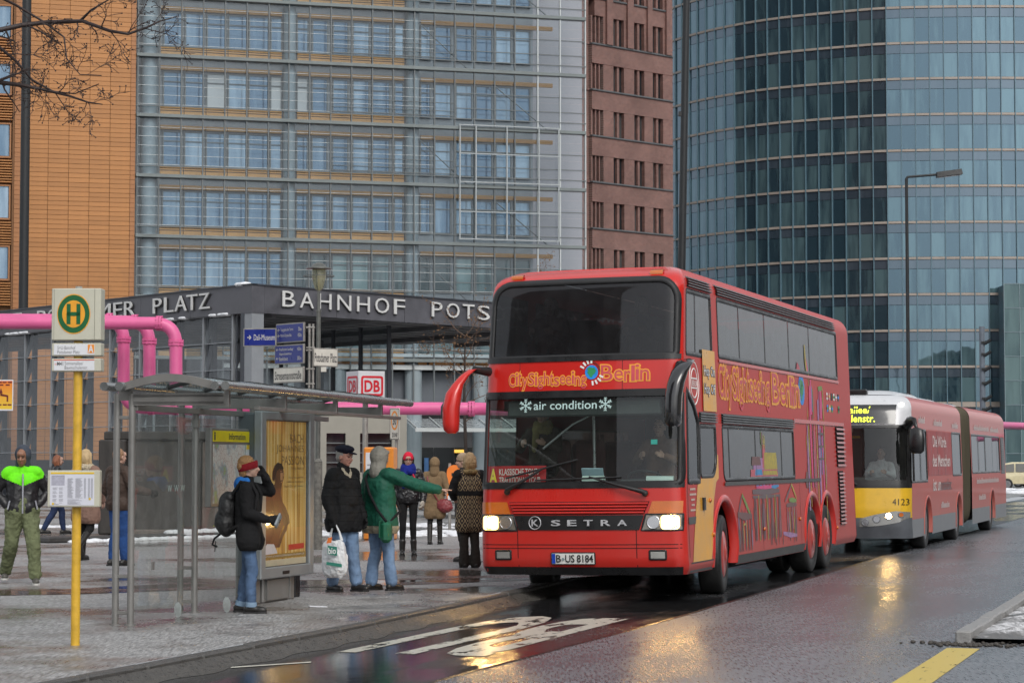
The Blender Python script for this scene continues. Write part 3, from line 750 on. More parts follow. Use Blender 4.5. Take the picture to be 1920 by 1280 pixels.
for n_, (nv, fi, i) in enumerate(order):
    jit = Matrix.Rotation(ang[i] + rc.gauss(0, .0035), 4, 'Z') @ Matrix.Rotation(rc.gauss(0, .003), 4, 'X')
    mt = Matrix.Translation((cps[i].x, cps[i].y, cb[fi])) @ jit
    if n_ < 300:
        o = link('window_pane', vm, None, ct); o.matrix_local = mt
        o = link('spandrel_pane', sm_, None, ct); o.matrix_local = mt
    else:
        rest.box(.03, PN - .03, 0, .03, .13, vh, m=mt); rests.box(.03, PN - .03, 0, .03, vh + .04, vh + sh + .09, m=mt)
rest.build('window_pane', m_ct, ct, kind='stuff'); rests.build('spandrel_pane', m_cs, ct, kind='stuff')
for i, p in enumerate(cps):
    a = ang[min(i, len(ang) - 1)]
    MB().box(-.045, .045, -.16, .12, 0, cb[-1] + cpt, m=Matrix.Translation((p.x, p.y, 0)) @ Matrix.Rotation(a, 4, 'Z')).build('fin', m_fin, ct)
for fi, z in enumerate(cb):
    thick = .13 if fi != 2 else .42
    for i in range(len(cps) - 1):
        if fi == 2 or True: pass
    mb = MB()
    for i in range(len(cps) - 1):
        mb.box(.06, PN - .06, -.12, .2, z - thick, z + .10, m=Matrix.Translation((cps[i].x, cps[i].y, 0)) @ Matrix.Rotation(ang[i], 4, 'Z'))
    mb.build('floor_band', m_band, ct)
mb = MB()
for i in range(len(cps) - 1): mb.box(0, PN, .4, .5, 0, cb[-1] + cpt, m=Matrix.Translation((cps[i].x, cps[i].y, 0)) @ Matrix.Rotation(ang[i], 4, 'Z'))
mb.build('core_wall', m_dark, ct)
# glass lobby beside it
LB = at(1884, 700, 219.0); LB.z = 0
lb = thing('glass_lobby', 'dark green glazed entrance block with tall panes at the right edge', 'building', LB, -.02)
lz = 1.75 + (862 - 487) * 219 / 4150
pm = MB().box(.03, 1.52, 0, .03, .04, 2.36).mesh('window_pane', FACADE_GLASS('lobby_glass', (.05, .085, .09), (.11, .17, .17), 1.6, .012, .4, .03, (.62, .83, .95)))
nz = int(lz / 2.4)
for i in range(8):
    for j in range(nz): o = link('window_pane', pm, None, lb); o.location = (i * 1.55, 0, j * 2.4)
mb = MB()
for i in range(9): mb.box(i * 1.55 - .03, i * 1.55 + .03, -.06, .06, 0, nz * 2.4)
for j in range(nz + 1): mb.box(0, 12.4, -.05, .05, j * 2.4 - .03, j * 2.4 + .03)
mb.build('mullion_grid', M('lobby_mullion', (.2, .27, .30), .4), lb)
MB().box(.05, 12.4, .12, 3, 0, nz * 2.4 - .1).build('wall', m_fin, lb)
# ================================================================ station hall
HC = at(474, 560, 85.0)
hl = (-.647, .763); hr = (.676, .737)
hv = lambda v, Y=85.0: EYE + (862 - v) * Y / FPX
hall = thing('station_hall', 'dark steel and glass station entrance hall with white letters on its roof edge', 'building', (HC.x, HC.y, 0))
HL = lambda t, s=0.0, z=0.0: Vector((hl[0] * t + hr[0] * s, hl[1] * t + hr[1] * s, z))     # t along the left side, s along the right side
zt, zf = hv(534), hv(586)
LL, LR = 44.0, 29.0
m_fas = M('anthracite_cladding', (.085, .085, .098), .42, var=.35, scale=.7, bump=.05, bscale=6, rvar=.2)
m_sof = M('dark_soffit', (.16, .16, .17), .5, var=.3, scale=.8)
m_alu = M('hall_alu', (.25, .265, .285), .4, var=.12, scale=1)
m_hsteel = M('hall_dark_steel', (.045, .05, .062), .45, var=.2, scale=1)
def slab(t0, t1, s0, s1, z0, z1): 
    P = [HL(t0, s0), HL(t1, s0), HL(t1, s1), HL(t0, s1)]
    return [(p.x, p.y, z0) for p in P] + [(p.x, p.y, z1) for p in P], [(3, 2, 1, 0), (4, 5, 6, 7), (0, 1, 5, 4), (1, 2, 6, 5), (2, 3, 7, 6), (3, 0, 4, 7)]
def SB(mb, *a): return mb.add(*slab(*a))
P = [HL(.05, .05), HL(LL, .05), HL(.05, LR)]
MB().add([(p.x, p.y, zf + .2) for p in P] + [(p.x, p.y, zt - .02) for p in P], [(2, 1, 0), (3, 4, 5), (0, 1, 4, 3), (1, 2, 5, 4), (2, 0, 3, 5)]).build('roof', m_sof, hall)
smax = lambda t: max(.4, LR * (1 - t / LL) - .4)
# fascia plates
for k in range(11): SB(MB(), .5 + k * 3.8, .5 + (k + 1) * 3.8 - .02, -.14, .04, zf, zt).build('fascia_plate', m_fas, hall)
for k in range(7): SB(MB(), -.14, .04, .5 + k * 3.8, .5 + (k + 1) * 3.8 - .02, zf, zt).build('fascia_plate', m_fas, hall)
SB(MB(), -.16, .48, -.16, .48, zf - .02, zt + .01).build('corner_plate', m_fas, hall)
mb = MB(); SB(mb, -.2, LL, -.2, .1, zt, zt + .05); SB(mb, -.2, .1, -.2, LR, zt, zt + .05); mb.build('coping', m_hsteel, hall)
for k in range(33): SB(MB(), 1.0 + k * 1.3, 1.0 + k * 1.3 + .9, .3, smax(1.9 + k * 1.3), zf + .06, zf + .2).build('soffit_panel', m_sof, hall)
for k in range(6): SB(MB(), .3, LL * (1 - (1.4 + k * 5) / LR) - .3, 1.2 + k * 5, 1.4 + k * 5, zf - .12, zf + .06).build('soffit_beam', m_sof, hall)
# columns
for (t, s, r) in ((.16, .16, .30), (14, 14, .42), (.3, 24, .35), (24, .3, .3)):
    mb = MB(); SB(mb, t - r, t + r, s - r, s + r, PZ, zf + .1); o = mb.build('column', m_alu if t < 1 and s < 1 else m_hsteel, hall)
mb = MB(); SB(mb, .38, .62, -.16, .1, PZ, zf); mb.build('column_trim', m_hsteel, hall)
# left glass side: pale posts, dark fins, shingled panes
m_hg = GLASS('hall_glass', (.82, .85, .86), 1.45, .02, .07, (.4, .42, .44), .03, .6)
tl = lambda u: onplane(u, 700, (HC.x, HC.y), hl)[0]
posts = [436, 381, 320, 262, 206, 152, 97, 47, -8, -60]
zg0, zg1 = 1.0, zf - .02
rows = 6
for q, u in enumerate(posts):
    t = tl(u)
    SB(MB(), t - .05, t + .06, -.02, .12, PZ, zf).build('post', m_alu, hall)
    mb = MB(); dz = (zg1 - zg0) / rows
    for k in range(rows):
        a = zg0 + k * dz
        P = [HL(t - .16, .05), HL(t - .16, .42)]
        v = [(P[0].x, P[0].y, a), (P[1].x, P[1].y, a + dz * .9), (P[0].x, P[0].y, a + dz * .97)]
        w_ = HL(.09)
        mb.add(v + [(x - w_.x, y - w_.y, z) for x, y, z in v], [(0, 1, 2), (5, 4, 3), (0, 3, 4, 1), (1, 4, 5, 2), (2, 5, 3, 0)])
    SB(mb, t - .3, t - .1, .3, .5, PZ, zf)
    mb.build('fin', m_hsteel, hall)
    if q + 1 < len(posts):
        t2 = tl(posts[q + 1]); 
        for k in range(rows):
            a = zg0 + k * dz
            P = [HL(t + .08, .0), HL(t2 - .08, .0), HL(t2 - .08, .10), HL(t + .08, .10)]
            v = [(P[0].x, P[0].y, a), (P[1].x, P[1].y, a), (P[2].x, P[2].y, a + dz + .06), (P[3].x, P[3].y, a + dz + .06)]
            MB().add(v, [(0, 1, 2, 3)]).build('glass_pane', m_hg, hall)
        for k in range(rows + 1):
            mb = MB(); SB(mb, t + .07, t2 - .07, -.03, .0, zg0 + k * dz - .012, zg0 + k * dz + .012); mb.build('pane_edge', m_alu, hall)
# glass wall set back under the roof, and the inner far side
for (s, n0, n1) in ((9.0, 1, 9),):
    for k in range(n0, n1):
        mb = MB(); SB(mb, k * 2.0, k * 2.0 + 1.96, s, s + .04, .3, zf); mb.build('glass_pane', m_hg, hall)
        SB(MB(), k * 2.0 - .04, k * 2.0 + .04, s - .1, s + .1, .1, zf).build('post', m_hsteel, hall)
MB().add(*slab(.3, 16, .2, 10, PZ, PZ + .02)).build('floor', M('hall_floor', (.16, .155, .15), .35, var=.1), hall)
# parapet wall inside, dark stair surround
SB(MB(), 3, 34, 1.6, 2.0, PZ, 1.1).build('parapet', M('hall_granite', (.16, .155, .15), .5, var=.2, scale=2), hall)
# snow on the ledges
mb = MB(); rs = random.Random(4)
for (u, n_) in ((416, 8), (317, 5), (338, 4), (290, 7), (270, 4), (45, 6), (30, 4)):
    t = tl(u)
    for k in range(n_): p = HL(t + rs.uniform(-.6, .6), -.05); mb.sphere((p.x, p.y, zf + .02), (.28, .16, .07), 7, 4)
for k in range(6): p = HL(.4 + rs.uniform(-.2, .5), -.02); mb.sphere((p.x, p.y, zt + .06), (.28, .18, .1), 7, 4)
mb.build('snow', M('roof_snow', (.8, .82, .85), .7), hall, kind='stuff')
# raised letters on both sides of the roof edge
m_let = M('white_letter', (.62, .62, .61), .35, var=.05, scale=3)
m_lsh = M('letter_dark', (.03, .03, .032), .5)
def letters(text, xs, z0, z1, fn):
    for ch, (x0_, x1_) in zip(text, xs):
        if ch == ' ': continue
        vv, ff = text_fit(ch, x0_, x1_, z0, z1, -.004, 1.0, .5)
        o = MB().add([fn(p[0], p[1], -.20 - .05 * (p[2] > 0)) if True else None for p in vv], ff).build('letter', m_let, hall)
        MB().add([fn(p[0] + .05, p[1] - .05, -.145 - .03 * (p[2] > 0)) for p in vv], ff).build('letter_back', m_lsh, o)  # dark copy behind each letter, shifted down and sideways
tr = lambda u: onplane(u, 580, (HC.x, HC.y), hr)[0]
# right side: pixel spans of each letter of BAHNHOF POTS
R = [(523, 547), (556, 582), (591, 615), (626, 652), (663, 687), (697, 723), (732, 753), None, (803, 823), (831, 855), (861, 883), (889, 912), (921, 940), (948, 974)]
lz0, lz1 = hv(584.5) + .24 - .0, hv(548) - .02
lz0 = zf + .30; lz1 = zf + .30 + .62
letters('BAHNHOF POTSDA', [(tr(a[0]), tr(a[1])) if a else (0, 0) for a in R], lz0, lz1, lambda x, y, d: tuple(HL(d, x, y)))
Lw = [(21, 47), (15, 37), (0, 0)]
Ls = {'PLATZ': [(294, 310), (315, 332), (335, 357), (357, 377), (380, 400)], 'POTSDAMER': [(77, 92), (97, 113), (117, 131), (135, 148), (152, 168), (172, 186), (190, 214), (220, 236), (240, 260)], 'BAHNHOF': [(-74, -60), (-56, -42), (-38, -24), (-20, -8), (-5, 8), (12, 27), (31, 47)]}
for wd, xs in Ls.items():
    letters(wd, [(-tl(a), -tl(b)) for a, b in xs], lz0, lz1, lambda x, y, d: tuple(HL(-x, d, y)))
# ================================================================ houses over the street and behind the viewer
def house(name, label, p, ang_, Wd, Hh, col, nx, nz_, wc=(.03, .035, .04)):
    h = thing(name, label, 'building', p, ang_)
    MB().box(0, Wd, 0, 10, 0, Hh).build('wall', M(name + label[:9], col, .75, var=.12, scale=.5), h)
    MB().box(-.2, Wd + .2, -.4, 0, Hh - .5, Hh + .1).build('cornice', M(name + label[:9] + 'c', tuple(c * 1.15 for c in col), .7), h)
    dx = Wd / nx; dz = (Hh - 4) / nz_
    wm_ = MB().box(dx * .25, dx * .75, -.06, .0, 0, dz * .58).mesh('window', FACADE_GLASS('house_glass', wc, (.1, .1, .1), 1.5, .02, .6))
    for i in range(nx):
        for j in range(nz_): o = link('window', wm_, None, h); o.location = (i * dx, 0, 4 + j * dz)
    return h
# ================================================================ tools for bus bodies
def in_rr(x, y, R):
    x0, x1, y0, y1, r = R
    if not (x0 < x < x1 and y0 < y < y1): return False
    rs = r if isinstance(r, (tuple, list)) else (r,) * 4
    for (cx, cy, sx, sy, q) in ((x1, y1, -1, -1, rs[0]), (x0, y1, 1, -1, rs[1]), (x0, y0, 1, 1, rs[2]), (x1, y0, -1, 1, rs[3])):
        if q > 0:
            ox, oy = cx + sx * q, cy + sy * q
            if (x - ox) * sx < 0 and (y - oy) * sy < 0 and (x - ox) ** 2 + (y - oy) ** 2 > q * q: return False
    return True
class BusShape:
    def __init__(s, L, hw, tf, bulge, ra, rt):
        s.L, s.hw, s.tf, s.bulge, s.ra, s.rt = L, hw, tf, bulge, ra, rt
        s.T0 = tf(1.0) + bulge + rt; s.zk = 1.0
    def zm(s, z): return z if z < 3 or s.zk == 1 else 3 + (z - 3) * s.zk
    def front(s, a, z, d=0.0):                # a in metres across
        w_ = s.hw(z); f = max(-1, min(1, a / w_)); x = max(0, (abs(a) - (w_ - s.ra)) / s.ra); x = min(1, x)
        t = s.tf(z) + s.bulge * f * f + s.rt * (1 - math.sqrt(max(0, 1 - x * x)))
        if d:
            e = .01; p = Vector(s.front(a, z)); px_ = Vector(s.front(min(a + e, w_), z)) - Vector(s.front(max(a - e, -w_), z)); pz = Vector(s.front(a, z + e)) - Vector(s.front(a, z - e))
            n = px_.cross(pz)
            if n.length > 1e-9: n.normalize(); return tuple(p + n * d)
        return (max(-w_, min(w_, a)), t, s.zm(z))
    def side(s, sg, t, z, d=0.0):
        if t < 2.0: t = t + (s.tf(z) + s.bulge + s.rt - s.T0) * (1 - (t - s.T0) / (2 - s.T0))
        return (sg * (s.hw(z) + d), t, s.zm(z))
    def front_grid(s, zs, na, holes):
        mb = MB(); fr = [math.sin(math.pi / 2 * (2 * i / (na - 1) - 1)) * .55 + (2 * i / (na - 1) - 1) * .45 for i in range(na)]
        v = [s.front(f * s.hw(z), z) for z in zs for f in fr]; fs = []
        for j in range(len(zs) - 1):
            zc_ = (zs[j] + zs[j + 1]) / 2; w_ = s.hw(zc_)
            for i in range(na - 1):
                if any(h(w_ * (fr[i] + fr[i + 1]) / 2, zc_) for h in holes): continue
                fs.append((j * na + i, j * na + i + 1, (j + 1) * na + i + 1, (j + 1) * na + i))
        return mb.add(v, fs, True)
    def side_grid(s, sg, zs, ts, holes):
        mb = MB(); n = len(ts); v = [s.side(sg, t, z) for z in zs for t in ts]; fs = []
        for j in range(len(zs) - 1):
            for i in range(n - 1):
                if any(h((ts[i] + ts[i + 1]) / 2, (zs[j] + zs[j + 1]) / 2) for h in holes): continue
                q = (j * n + i, j * n + i + 1, (j + 1) * n + i + 1, (j + 1) * n + i)
                fs.append(q if sg > 0 else q[::-1])
        return mb.add(v, fs, True)
def ribbon(mb, poly, fn, inn, out_, d=.008, closed=True):
    """raised strip following a closed outline given in surface coordinates"""
    n = len(poly); P = [Vector(p) for p in poly]; v = []
    ar = sum(P[i].x * P[(i + 1) % n].y - P[(i + 1) % n].x * P[i].y for i in range(n))
    for i in range(n):
        t = (P[(i + 1) % n] - P[i - 1]); t = t.normalized() if t.length > 1e-9 else Vector((1, 0))
        nn = Vector((t.y, -t.x)) * (1 if ar > 0 else -1)
        for o_, dd in ((-inn, -.012), (-inn, d * .6), (-(inn - out_) / 2, d), (out_, d * .6), (out_, -.004)):
            q = P[i] + nn * o_; v.append(fn(q.x, q.y, dd))
    k = 5
    return mb.add(v, [(i * k + j, i * k + j + 1, ((i + 1) % n) * k + j + 1, ((i + 1) % n) * k + j) for i in range(n) for j in range(k - 1)], True)
def fine(poly, step=.06):
    R = []
    for i, p in enumerate(poly):
        q = poly[(i + 1) % len(poly)]; d = math.hypot(q[0] - p[0], q[1] - p[1]); n = max(1, int(d / step))
        R += [(p[0] + (q[0] - p[0]) * k / n, p[1] + (q[1] - p[1]) * k / n) for k in range(n)]
    return R
def patch(mb, rows, fn, d=.003, n=8):          # rows of (z, x0, x1): a strip of surface between two edges
    v = []; 
    for (z, a, b) in rows: v += [fn(a + (b - a) * i / n, z, d) for i in range(n + 1)]
    return mb.add(v, [(j * (n + 1) + i, j * (n + 1) + i + 1, (j + 1) * (n + 1) + i + 1, (j + 1) * (n + 1) + i) for j in range(len(rows) - 1) for i in range(n)], True)
def flat(mb, poly, fn, d=.004): return mb.add([fn(p[0], p[1], d) for p in poly], [tuple(range(len(poly)))])
def interp(tab):
    def f(z):
        if z <= tab[0][0]: return tab[0][1]
        for (a, x), (b, y) in zip(tab, tab[1:]):
            if z <= b: return x + (y - x) * (z - a) / (b - a)
        return tab[-1][1]
    return f
def smooth_interp(tab, e=.06):
    f = interp(tab)
    return lambda z: (f(z - e) + 2 * f(z) + f(z + e)) / 4
# ================================================================ the red double-deck coach
def dirty_paint(name, col, dirt, amt, coat=.6, rough=.3):
    m = bpy.data.materials.new(name); m.use_nodes = True; n = m.node_tree; b = n.nodes['Principled BSDF']; L = n.links.new
    tc = n.nodes.new('ShaderNodeTexCoord'); mp = n.nodes.new('ShaderNodeMapping'); mp.inputs['Scale'].default_value = (3, 3, .7); L(tc.outputs['Object'], mp.inputs[0])
    t = n.nodes.new('ShaderNodeTexNoise'); t.inputs['Scale'].default_value = 2.2; t.inputs['Detail'].default_value = 8; t.inputs['Roughness'].default_value = .7; L(mp.outputs[0], t.inputs['Vector'])
    sp = n.nodes.new('ShaderNodeSeparateXYZ'); L(tc.outputs['Object'], sp.inputs[0])
    g = n.nodes.new('ShaderNodeMapRange'); g.inputs[1].default_value = 1.7; g.inputs[2].default_value = .3; g.inputs[3].default_value = .4; g.inputs[4].default_value = 2.4; L(sp.outputs[2], g.inputs[0])
    r = n.nodes.new('ShaderNodeMapRange'); r.inputs[1].default_value = .25; r.inputs[2].default_value = .75; r.inputs[3].default_value = amt * .4; r.inputs[4].default_value = amt * 1.4; L(t.outputs[0], r.inputs[0])
    mu = n.nodes.new('ShaderNodeMath'); mu.operation = 'MULTIPLY'; L(g.outputs[0], mu.inputs[0]); L(r.outputs[0], mu.inputs[1]); mu.use_clamp = True
    mx = n.nodes.new('ShaderNodeMix'); mx.data_type = 'RGBA'; mx.inputs['A'].default_value = (*col, 1); mx.inputs['B'].default_value = (*dirt, 1); L(mu.outputs[0], mx.inputs['Factor']); L(mx.outputs['Result'], b.inputs['Base Color'])
    b.inputs['Coat Weight'].default_value = coat; b.inputs['Coat Roughness'].default_value = .05
    r2 = n.nodes.new('ShaderNodeMapRange'); r2.inputs[3].default_value = rough; r2.inputs[4].default_value = .65; L(mu.outputs[0], r2.inputs[0]); L(r2.outputs[0], b.inputs['Roughness'])
    return m
RED = (.56, .016, .011)
m_red = dirty_paint('coach_red', RED, (.26, .12, .09), .05, .4, .26)
m_reds = dirty_paint('coach_red_dust_sheen', (.50, .022, .016), (.27, .17, .14), .14, .10, .42)  # film tone holds road dust and the pale sky sheen of the sides
m_blk = M('black_trim', (.014, .014, .015), .32, var=.25, scale=5)
m_rub = M('black_rubber', (.016, .016, .017), .55, var=.3, scale=8)
m_yl = M('coach_yellow', (.74, .36, .035), .35, var=.12, scale=3, coat=.3)
m_skirt = M('grey_skirt', (.09, .09, .09), .5, var=.3, scale=6)
m_or = M('print_orange', (.85, .36, .04), .4, var=.06)
m_pk = M('print_red_pink', (.60, .07, .10), .4, var=.1)
m_wh = M('print_white', (.78, .78, .75), .4, var=.05)
m_navy = M('print_navy', (.03, .02, .10), .4)
m_tint = GLASS('tinted_glass', (.16, .165, .17), 1.48, .03, .09, (.14, .14, .15), .03, 1.6, 3)
m_tints = GLASS('dust_sheen_tinted_glass', (.13, .135, .135), 2.0, .05, .24, (.22, .215, .205), .12, 3.0, 5)  # grey film is dust plus pale reflections put into the colour
m_clear = GLASS('windscreen_glass', (.78, .86, .83), 1.5, .012, .03, (.35, .37, .36), .02, .7)
m_chrome = M('chrome', (.6, .6, .62), .18, 1.0, var=0, rvar=0)
m_amber = M('amber_lens', (.55, .13, .01), .2, var=.1, coat=1.0)
m_lens = M('clear_lens', (.42, .42, .40), .12, var=.1, metal=.6, coat=1)
m_lamp = M('lit_headlamp', (1, .9, .7), .3, var=0, emit=(1.0, .62, .22), es=60)
m_halo = M('lit_reflector', (1, .85, .6), .3, var=0, emit=(1.0, .58, .17), es=2.0)
m_int = M('dark_interior', (.035, .033, .033), .7, var=.2)
m_seat = M('seat_fabric', (.10, .035, .035), .85, var=.3)
m_tyre = M('tyre', (.018, .018, .018), .55, var=.35, scale=10, bump=.2, bscale=30)
hwc = lambda z: (1.345 - .085 * (z - .35) / 3.5) - (0 if z < 3.84 else .26 * (1 - math.sqrt(max(0, 1 - ((z - 3.84) / .26) ** 2)))) - (.05 * max(0, (.42 - z) / .1))
tfc = smooth_interp([(.3, .10), (.5, .02), (.9, 0), (1.42, .02), (2.58, .14), (2.98, .17), (3.86, .33), (3.98, .42), (4.06, .62), (4.09, .85)], .04)
CS = BusShape(12.0, hwc, tfc, .10, .17, .13); CS.zk = 1.08; ZT = CS.zm(4.0985)
cp = SL(-6.50 - 1.335, 26.35)
coach = thing('double_decker_coach', 'big red double-deck sightseeing coach with orange lettering and lit headlamps', 'bus', cp, STREET)
coach.rotation_euler = (0, math.radians(-.75), STREET - .009)
F = CS.front; Sr = lambda t, z, d=0.0: CS.side(1, t, z, d); Sl = lambda t, z, d=0.0: CS.side(-1, t, z, d)
zs = lin(.33, 3.84, 96) + [3.84 + .26 * math.sin(math.pi / 2 * k / 7) for k in range(1, 7)] + [4.0985]
UW = (-1.22, 1.22, 3.03, 3.93, (.26, .26, .05, .05)); LW = (-1.285, 1.285, 1.45, 2.56, (.05, .05, .06, .06))
front = CS.front_grid(zs, 70, [lambda a, z: in_rr(a, z, UW), lambda a, z: in_rr(a, z, LW)])
# roof and back belong to the body
front.grid(lambda k, q: (hwc(4.0985) * k, (CS.front(hwc(4.0985) * k, 4.0985)[1]) * (1 - q) + 11.6 * q, ZT + .03 * (1 - k * k) * min(1, q * 3)), lin(-1, 1, 13), lin(0, 1, 10))
front.grid(lambda k, q: (hwc(q) * k, 12.0 - .10 * max(0, q - 1.5), CS.zm(q)), lin(-1, 1, 5), zs)
front.build('body', m_red, coach)
ARC = [(2.25, .56, .67), (8.19, .56, .64), (9.42, .56, .64)]
arch = lambda t, z: any((t - c) ** 2 + (z - h) ** 2 < r * r and z < h + r or (abs(t - c) < r and z < h) for c, h, r in ARC)
ts = lin(CS.T0, 2.0, 28) + lin(2.0, 11.9, 150)[1:]
ts[-1] = 11.98
WS = [(.36, 1.90, 3.06, 3.80, .04), (2.27, 10.85, 3.09, 3.80, .04), (2.30, 6.95, 1.47, 2.18, (.05, .05, .12, .05)), (1.03, 1.93, 1.52, 2.17, (.05, .05, .08, .30))]
DW = [(.36, 1.46), (.98, 1.46), (.98, 2.22), (.74, 2.44), (.36, 2.62)]          # driver's side window: sloped top
def in_poly(x, y, P):
    c = False; n = len(P)
    for i in range(n):
        (x0, y0), (x1, y1) = P[i], P[(i + 1) % n]
        if (y0 > y) != (y1 > y) and x < (x1 - x0) * (y - y0) / (y1 - y0) + x0: c = not c
    return c
holes = [arch, lambda t, z: in_poly(t, z, DW)] + [(lambda t, z, R=R: in_rr(t, z, R)) for R in WS]
CS.side_grid(1, zs[:-1], ts, holes).build('side_panel', m_reds, coach)
LWS = [(.36, 1.5, .9, 2.4, .06), (2.30, 10.8, 3.09, 3.8, .04), (2.3, 6.95, 1.47, 2.18, .05), (.36, 1.9, 3.06, 3.8, .04)]
CS.side_grid(-1, zs[:-1], ts, [arch] + [(lambda t, z, R=R: in_rr(t, z, R)) for R in LWS]).build('side_panel', m_reds, coach)
# windscreens and their rubber
def pane_grid(R, fn, nx, ny, d=-.012, m=.03):
    return MB().grid(lambda a, z: fn(a, z, d), lin(R[0] - m, R[1] + m, nx), lin(R[2] - m, R[3] + m, ny))
for R, mt in ((UW, m_tint), (LW, m_clear)):
    o = pane_grid(R, F, 40, 16).build('windscreen', mt, coach)
    rb = MB(); ribbon(rb, fine(rrect(R[0], R[1], R[2], R[3], R[4], 6), .08), F, .035, .03, .012); rb.build('rubber_seal', m_rub, o)
mb = MB(); patch(mb, [(1.40, -1.31, 1.31), (1.475, -1.31, 1.31)], F, .012, 40); mb.build('scuttle', m_blk, coach)
mb = MB(); patch(mb, [(2.53, -1.28, 1.28), (2.62, -1.28, 1.28)], F, .014, 40); mb.build('black_strip', m_blk, coach)
mb = MB(); patch(mb, [(2.985, -1.26, 1.26), (3.045, -1.26, 1.26)], F, .014, 40); mb.build('black_strip', m_blk, coach)
# side glazing
divs = {0: [.92], 1: [3.55, 5.2, 6.9, 8.5], 2: [2.68, 4.3, 6.05], 3: []}
for k, R in enumerate(WS):
    xs = [R[0]] + divs[k] + [R[1]]
    for a, b in zip(xs, xs[1:]):
        MB().grid(lambda t, z: Sr(t, z, -.008), lin(a - (.03 if a == R[0] else -.008), b + (.03 if b == R[1] else -.008), 5), [R[2] - .03, (R[2] + R[3]) / 2, R[3] + .03]).build('side_window', m_tints if k != 3 else m_clear, coach)
    mb = MB(); ribbon(mb, fine(rrect(*R[:4], R[4], 5), .15), Sr, .03, .025, .006)
    for x in divs[k]: patch(mb, [(R[2], x - .014, x + .014), (R[3], x - .014, x + .014)], Sr, -.002, 1)
    mb.build('window_seal', m_blk, coach)
MB().add([Sr(t, z, -.008) for t, z in DW], [(0, 1, 2, 3, 4)]).build('side_window', m_clear, coach)
mb = MB(); ribbon(mb, fine(DW, .1), Sr, .045, .03, .008); mb.build('window_seal', m_blk, coach)
for R in LWS:
    MB().grid(lambda t, z: Sl(t, z, -.008), lin(R[0] - .03, R[1] + .03, 6), [R[2] - .03, R[3] + .03]).build('side_window', m_clear if R[0] < 1 and R[3] < 3 else m_tints, coach)
# ventilation louvres along both decks
def louvres(t0, t1, z0, z1, n, mat=m_blk, fn=Sr, name='vent_louvre', gap=True):
    mb = MB()
    if gap: patch(mb, [(z0, t0, t1), (z1, t0, t1)], fn, .004, 12)
    h = (z1 - z0) / n
    for k in range(n):
        z = z0 + k * h; q = max(2, int((t1 - t0) / .6))
        v = []
        for i in range(q + 1):
            t = t0 + (t1 - t0) * i / q; v += [fn(t, z + h * .10, .005), fn(t, z + h * .12, .032), fn(t, z + h * .55, .026), fn(t, z + h * .6, .005)]
        mb.add(v, [(i * 4 + j, i * 4 + j + 1, i * 4 + j + 5, i * 4 + j + 4) for i in range(q) for j in range(3)])
    return mb.build(name, mat, coach)
m_vent = M('vent_grey', (.06, .06, .062), .4, var=.3)
louvres(.40, 1.92, 3.845, 3.975, 4, m_vent); louvres(2.24, 10.7, 3.845, 3.975, 4, m_vent)
louvres(2.28, 6.97, 2.215, 2.345, 4, m_vent); louvres(1.0, 1.95, 2.215, 2.345, 4, m_vent)
m_redv = dirty_paint('coach_red_vent', (.40, .03, .03), (.25, .16, .15), .3)
mb = MB(); patch(mb, [(1.62, 10.45, 11.15), (2.30, 10.40, 11.2)], Sr, .003, 2); patch(mb, [(.66, 10.55, 11.0), (1.55, 10.47, 10.98)], Sr, .003, 2); mb.build('grille_opening', M('grille_black', (.01, .008, .008), .7), coach)
louvres(10.42, 11.17, 1.62, 2.30, 9, m_redv, gap=False, name='grille_louvre'); louvres(10.50, 10.99, .66, 1.55, 14, m_redv, gap=False, name='grille_louvre')
# wheel arch lips and wells
for c, h, r in ARC:
    for sg, fn in ((1, Sr), (-1, Sl)):
        P = [(c - r, .36)] + [(c + r * math.cos(t), h + r * math.sin(t)) for t in lin(math.pi, 0, 22)] + [(c + r, .36)]
        mb = MB(); v = []
        for i, p in enumerate(P):
            q0 = Vector(P[max(0, i - 1)]); q1 = Vector(P[min(len(P) - 1, i + 1)]); t = (q1 - q0).normalized(); nn = Vector((-t.y, t.x))
            for o_, d in ((-.04, -.10), (-.035, .012), (.0, .024), (.045, .016), (.055, -.002)): v.append(fn(p[0] + nn.x * o_, p[1] + nn.y * o_, d))
        mb.add(v, [(i * 5 + j, i * 5 + j + 1, (i + 1) * 5 + j + 1, (i + 1) * 5 + j) for i in range(len(P) - 1) for j in range(4)], True)
        mb.build('wheel_arch', m_red, coach)
    mb = MB(); mb.grid(lambda a, x: (x, c + (r + .03) * math.cos(a), h + (r + .03) * math.sin(a)), lin(0, math.pi, 14), [-1.3, -.7, .7, 1.3]); mb.build('wheel_well', M('wheel_well', (.012, .012, .012), .8), coach)
MB().box(-1.15, 1.15, .5, 11.7, .45, .5).box(-1.0, 1.0, 3.2, 7.0, .25, .45).box(-.9, .9, 7, 7.2, .2, 1.1).build('underframe', M('underframe', (.012, .012, .012), .8), coach)
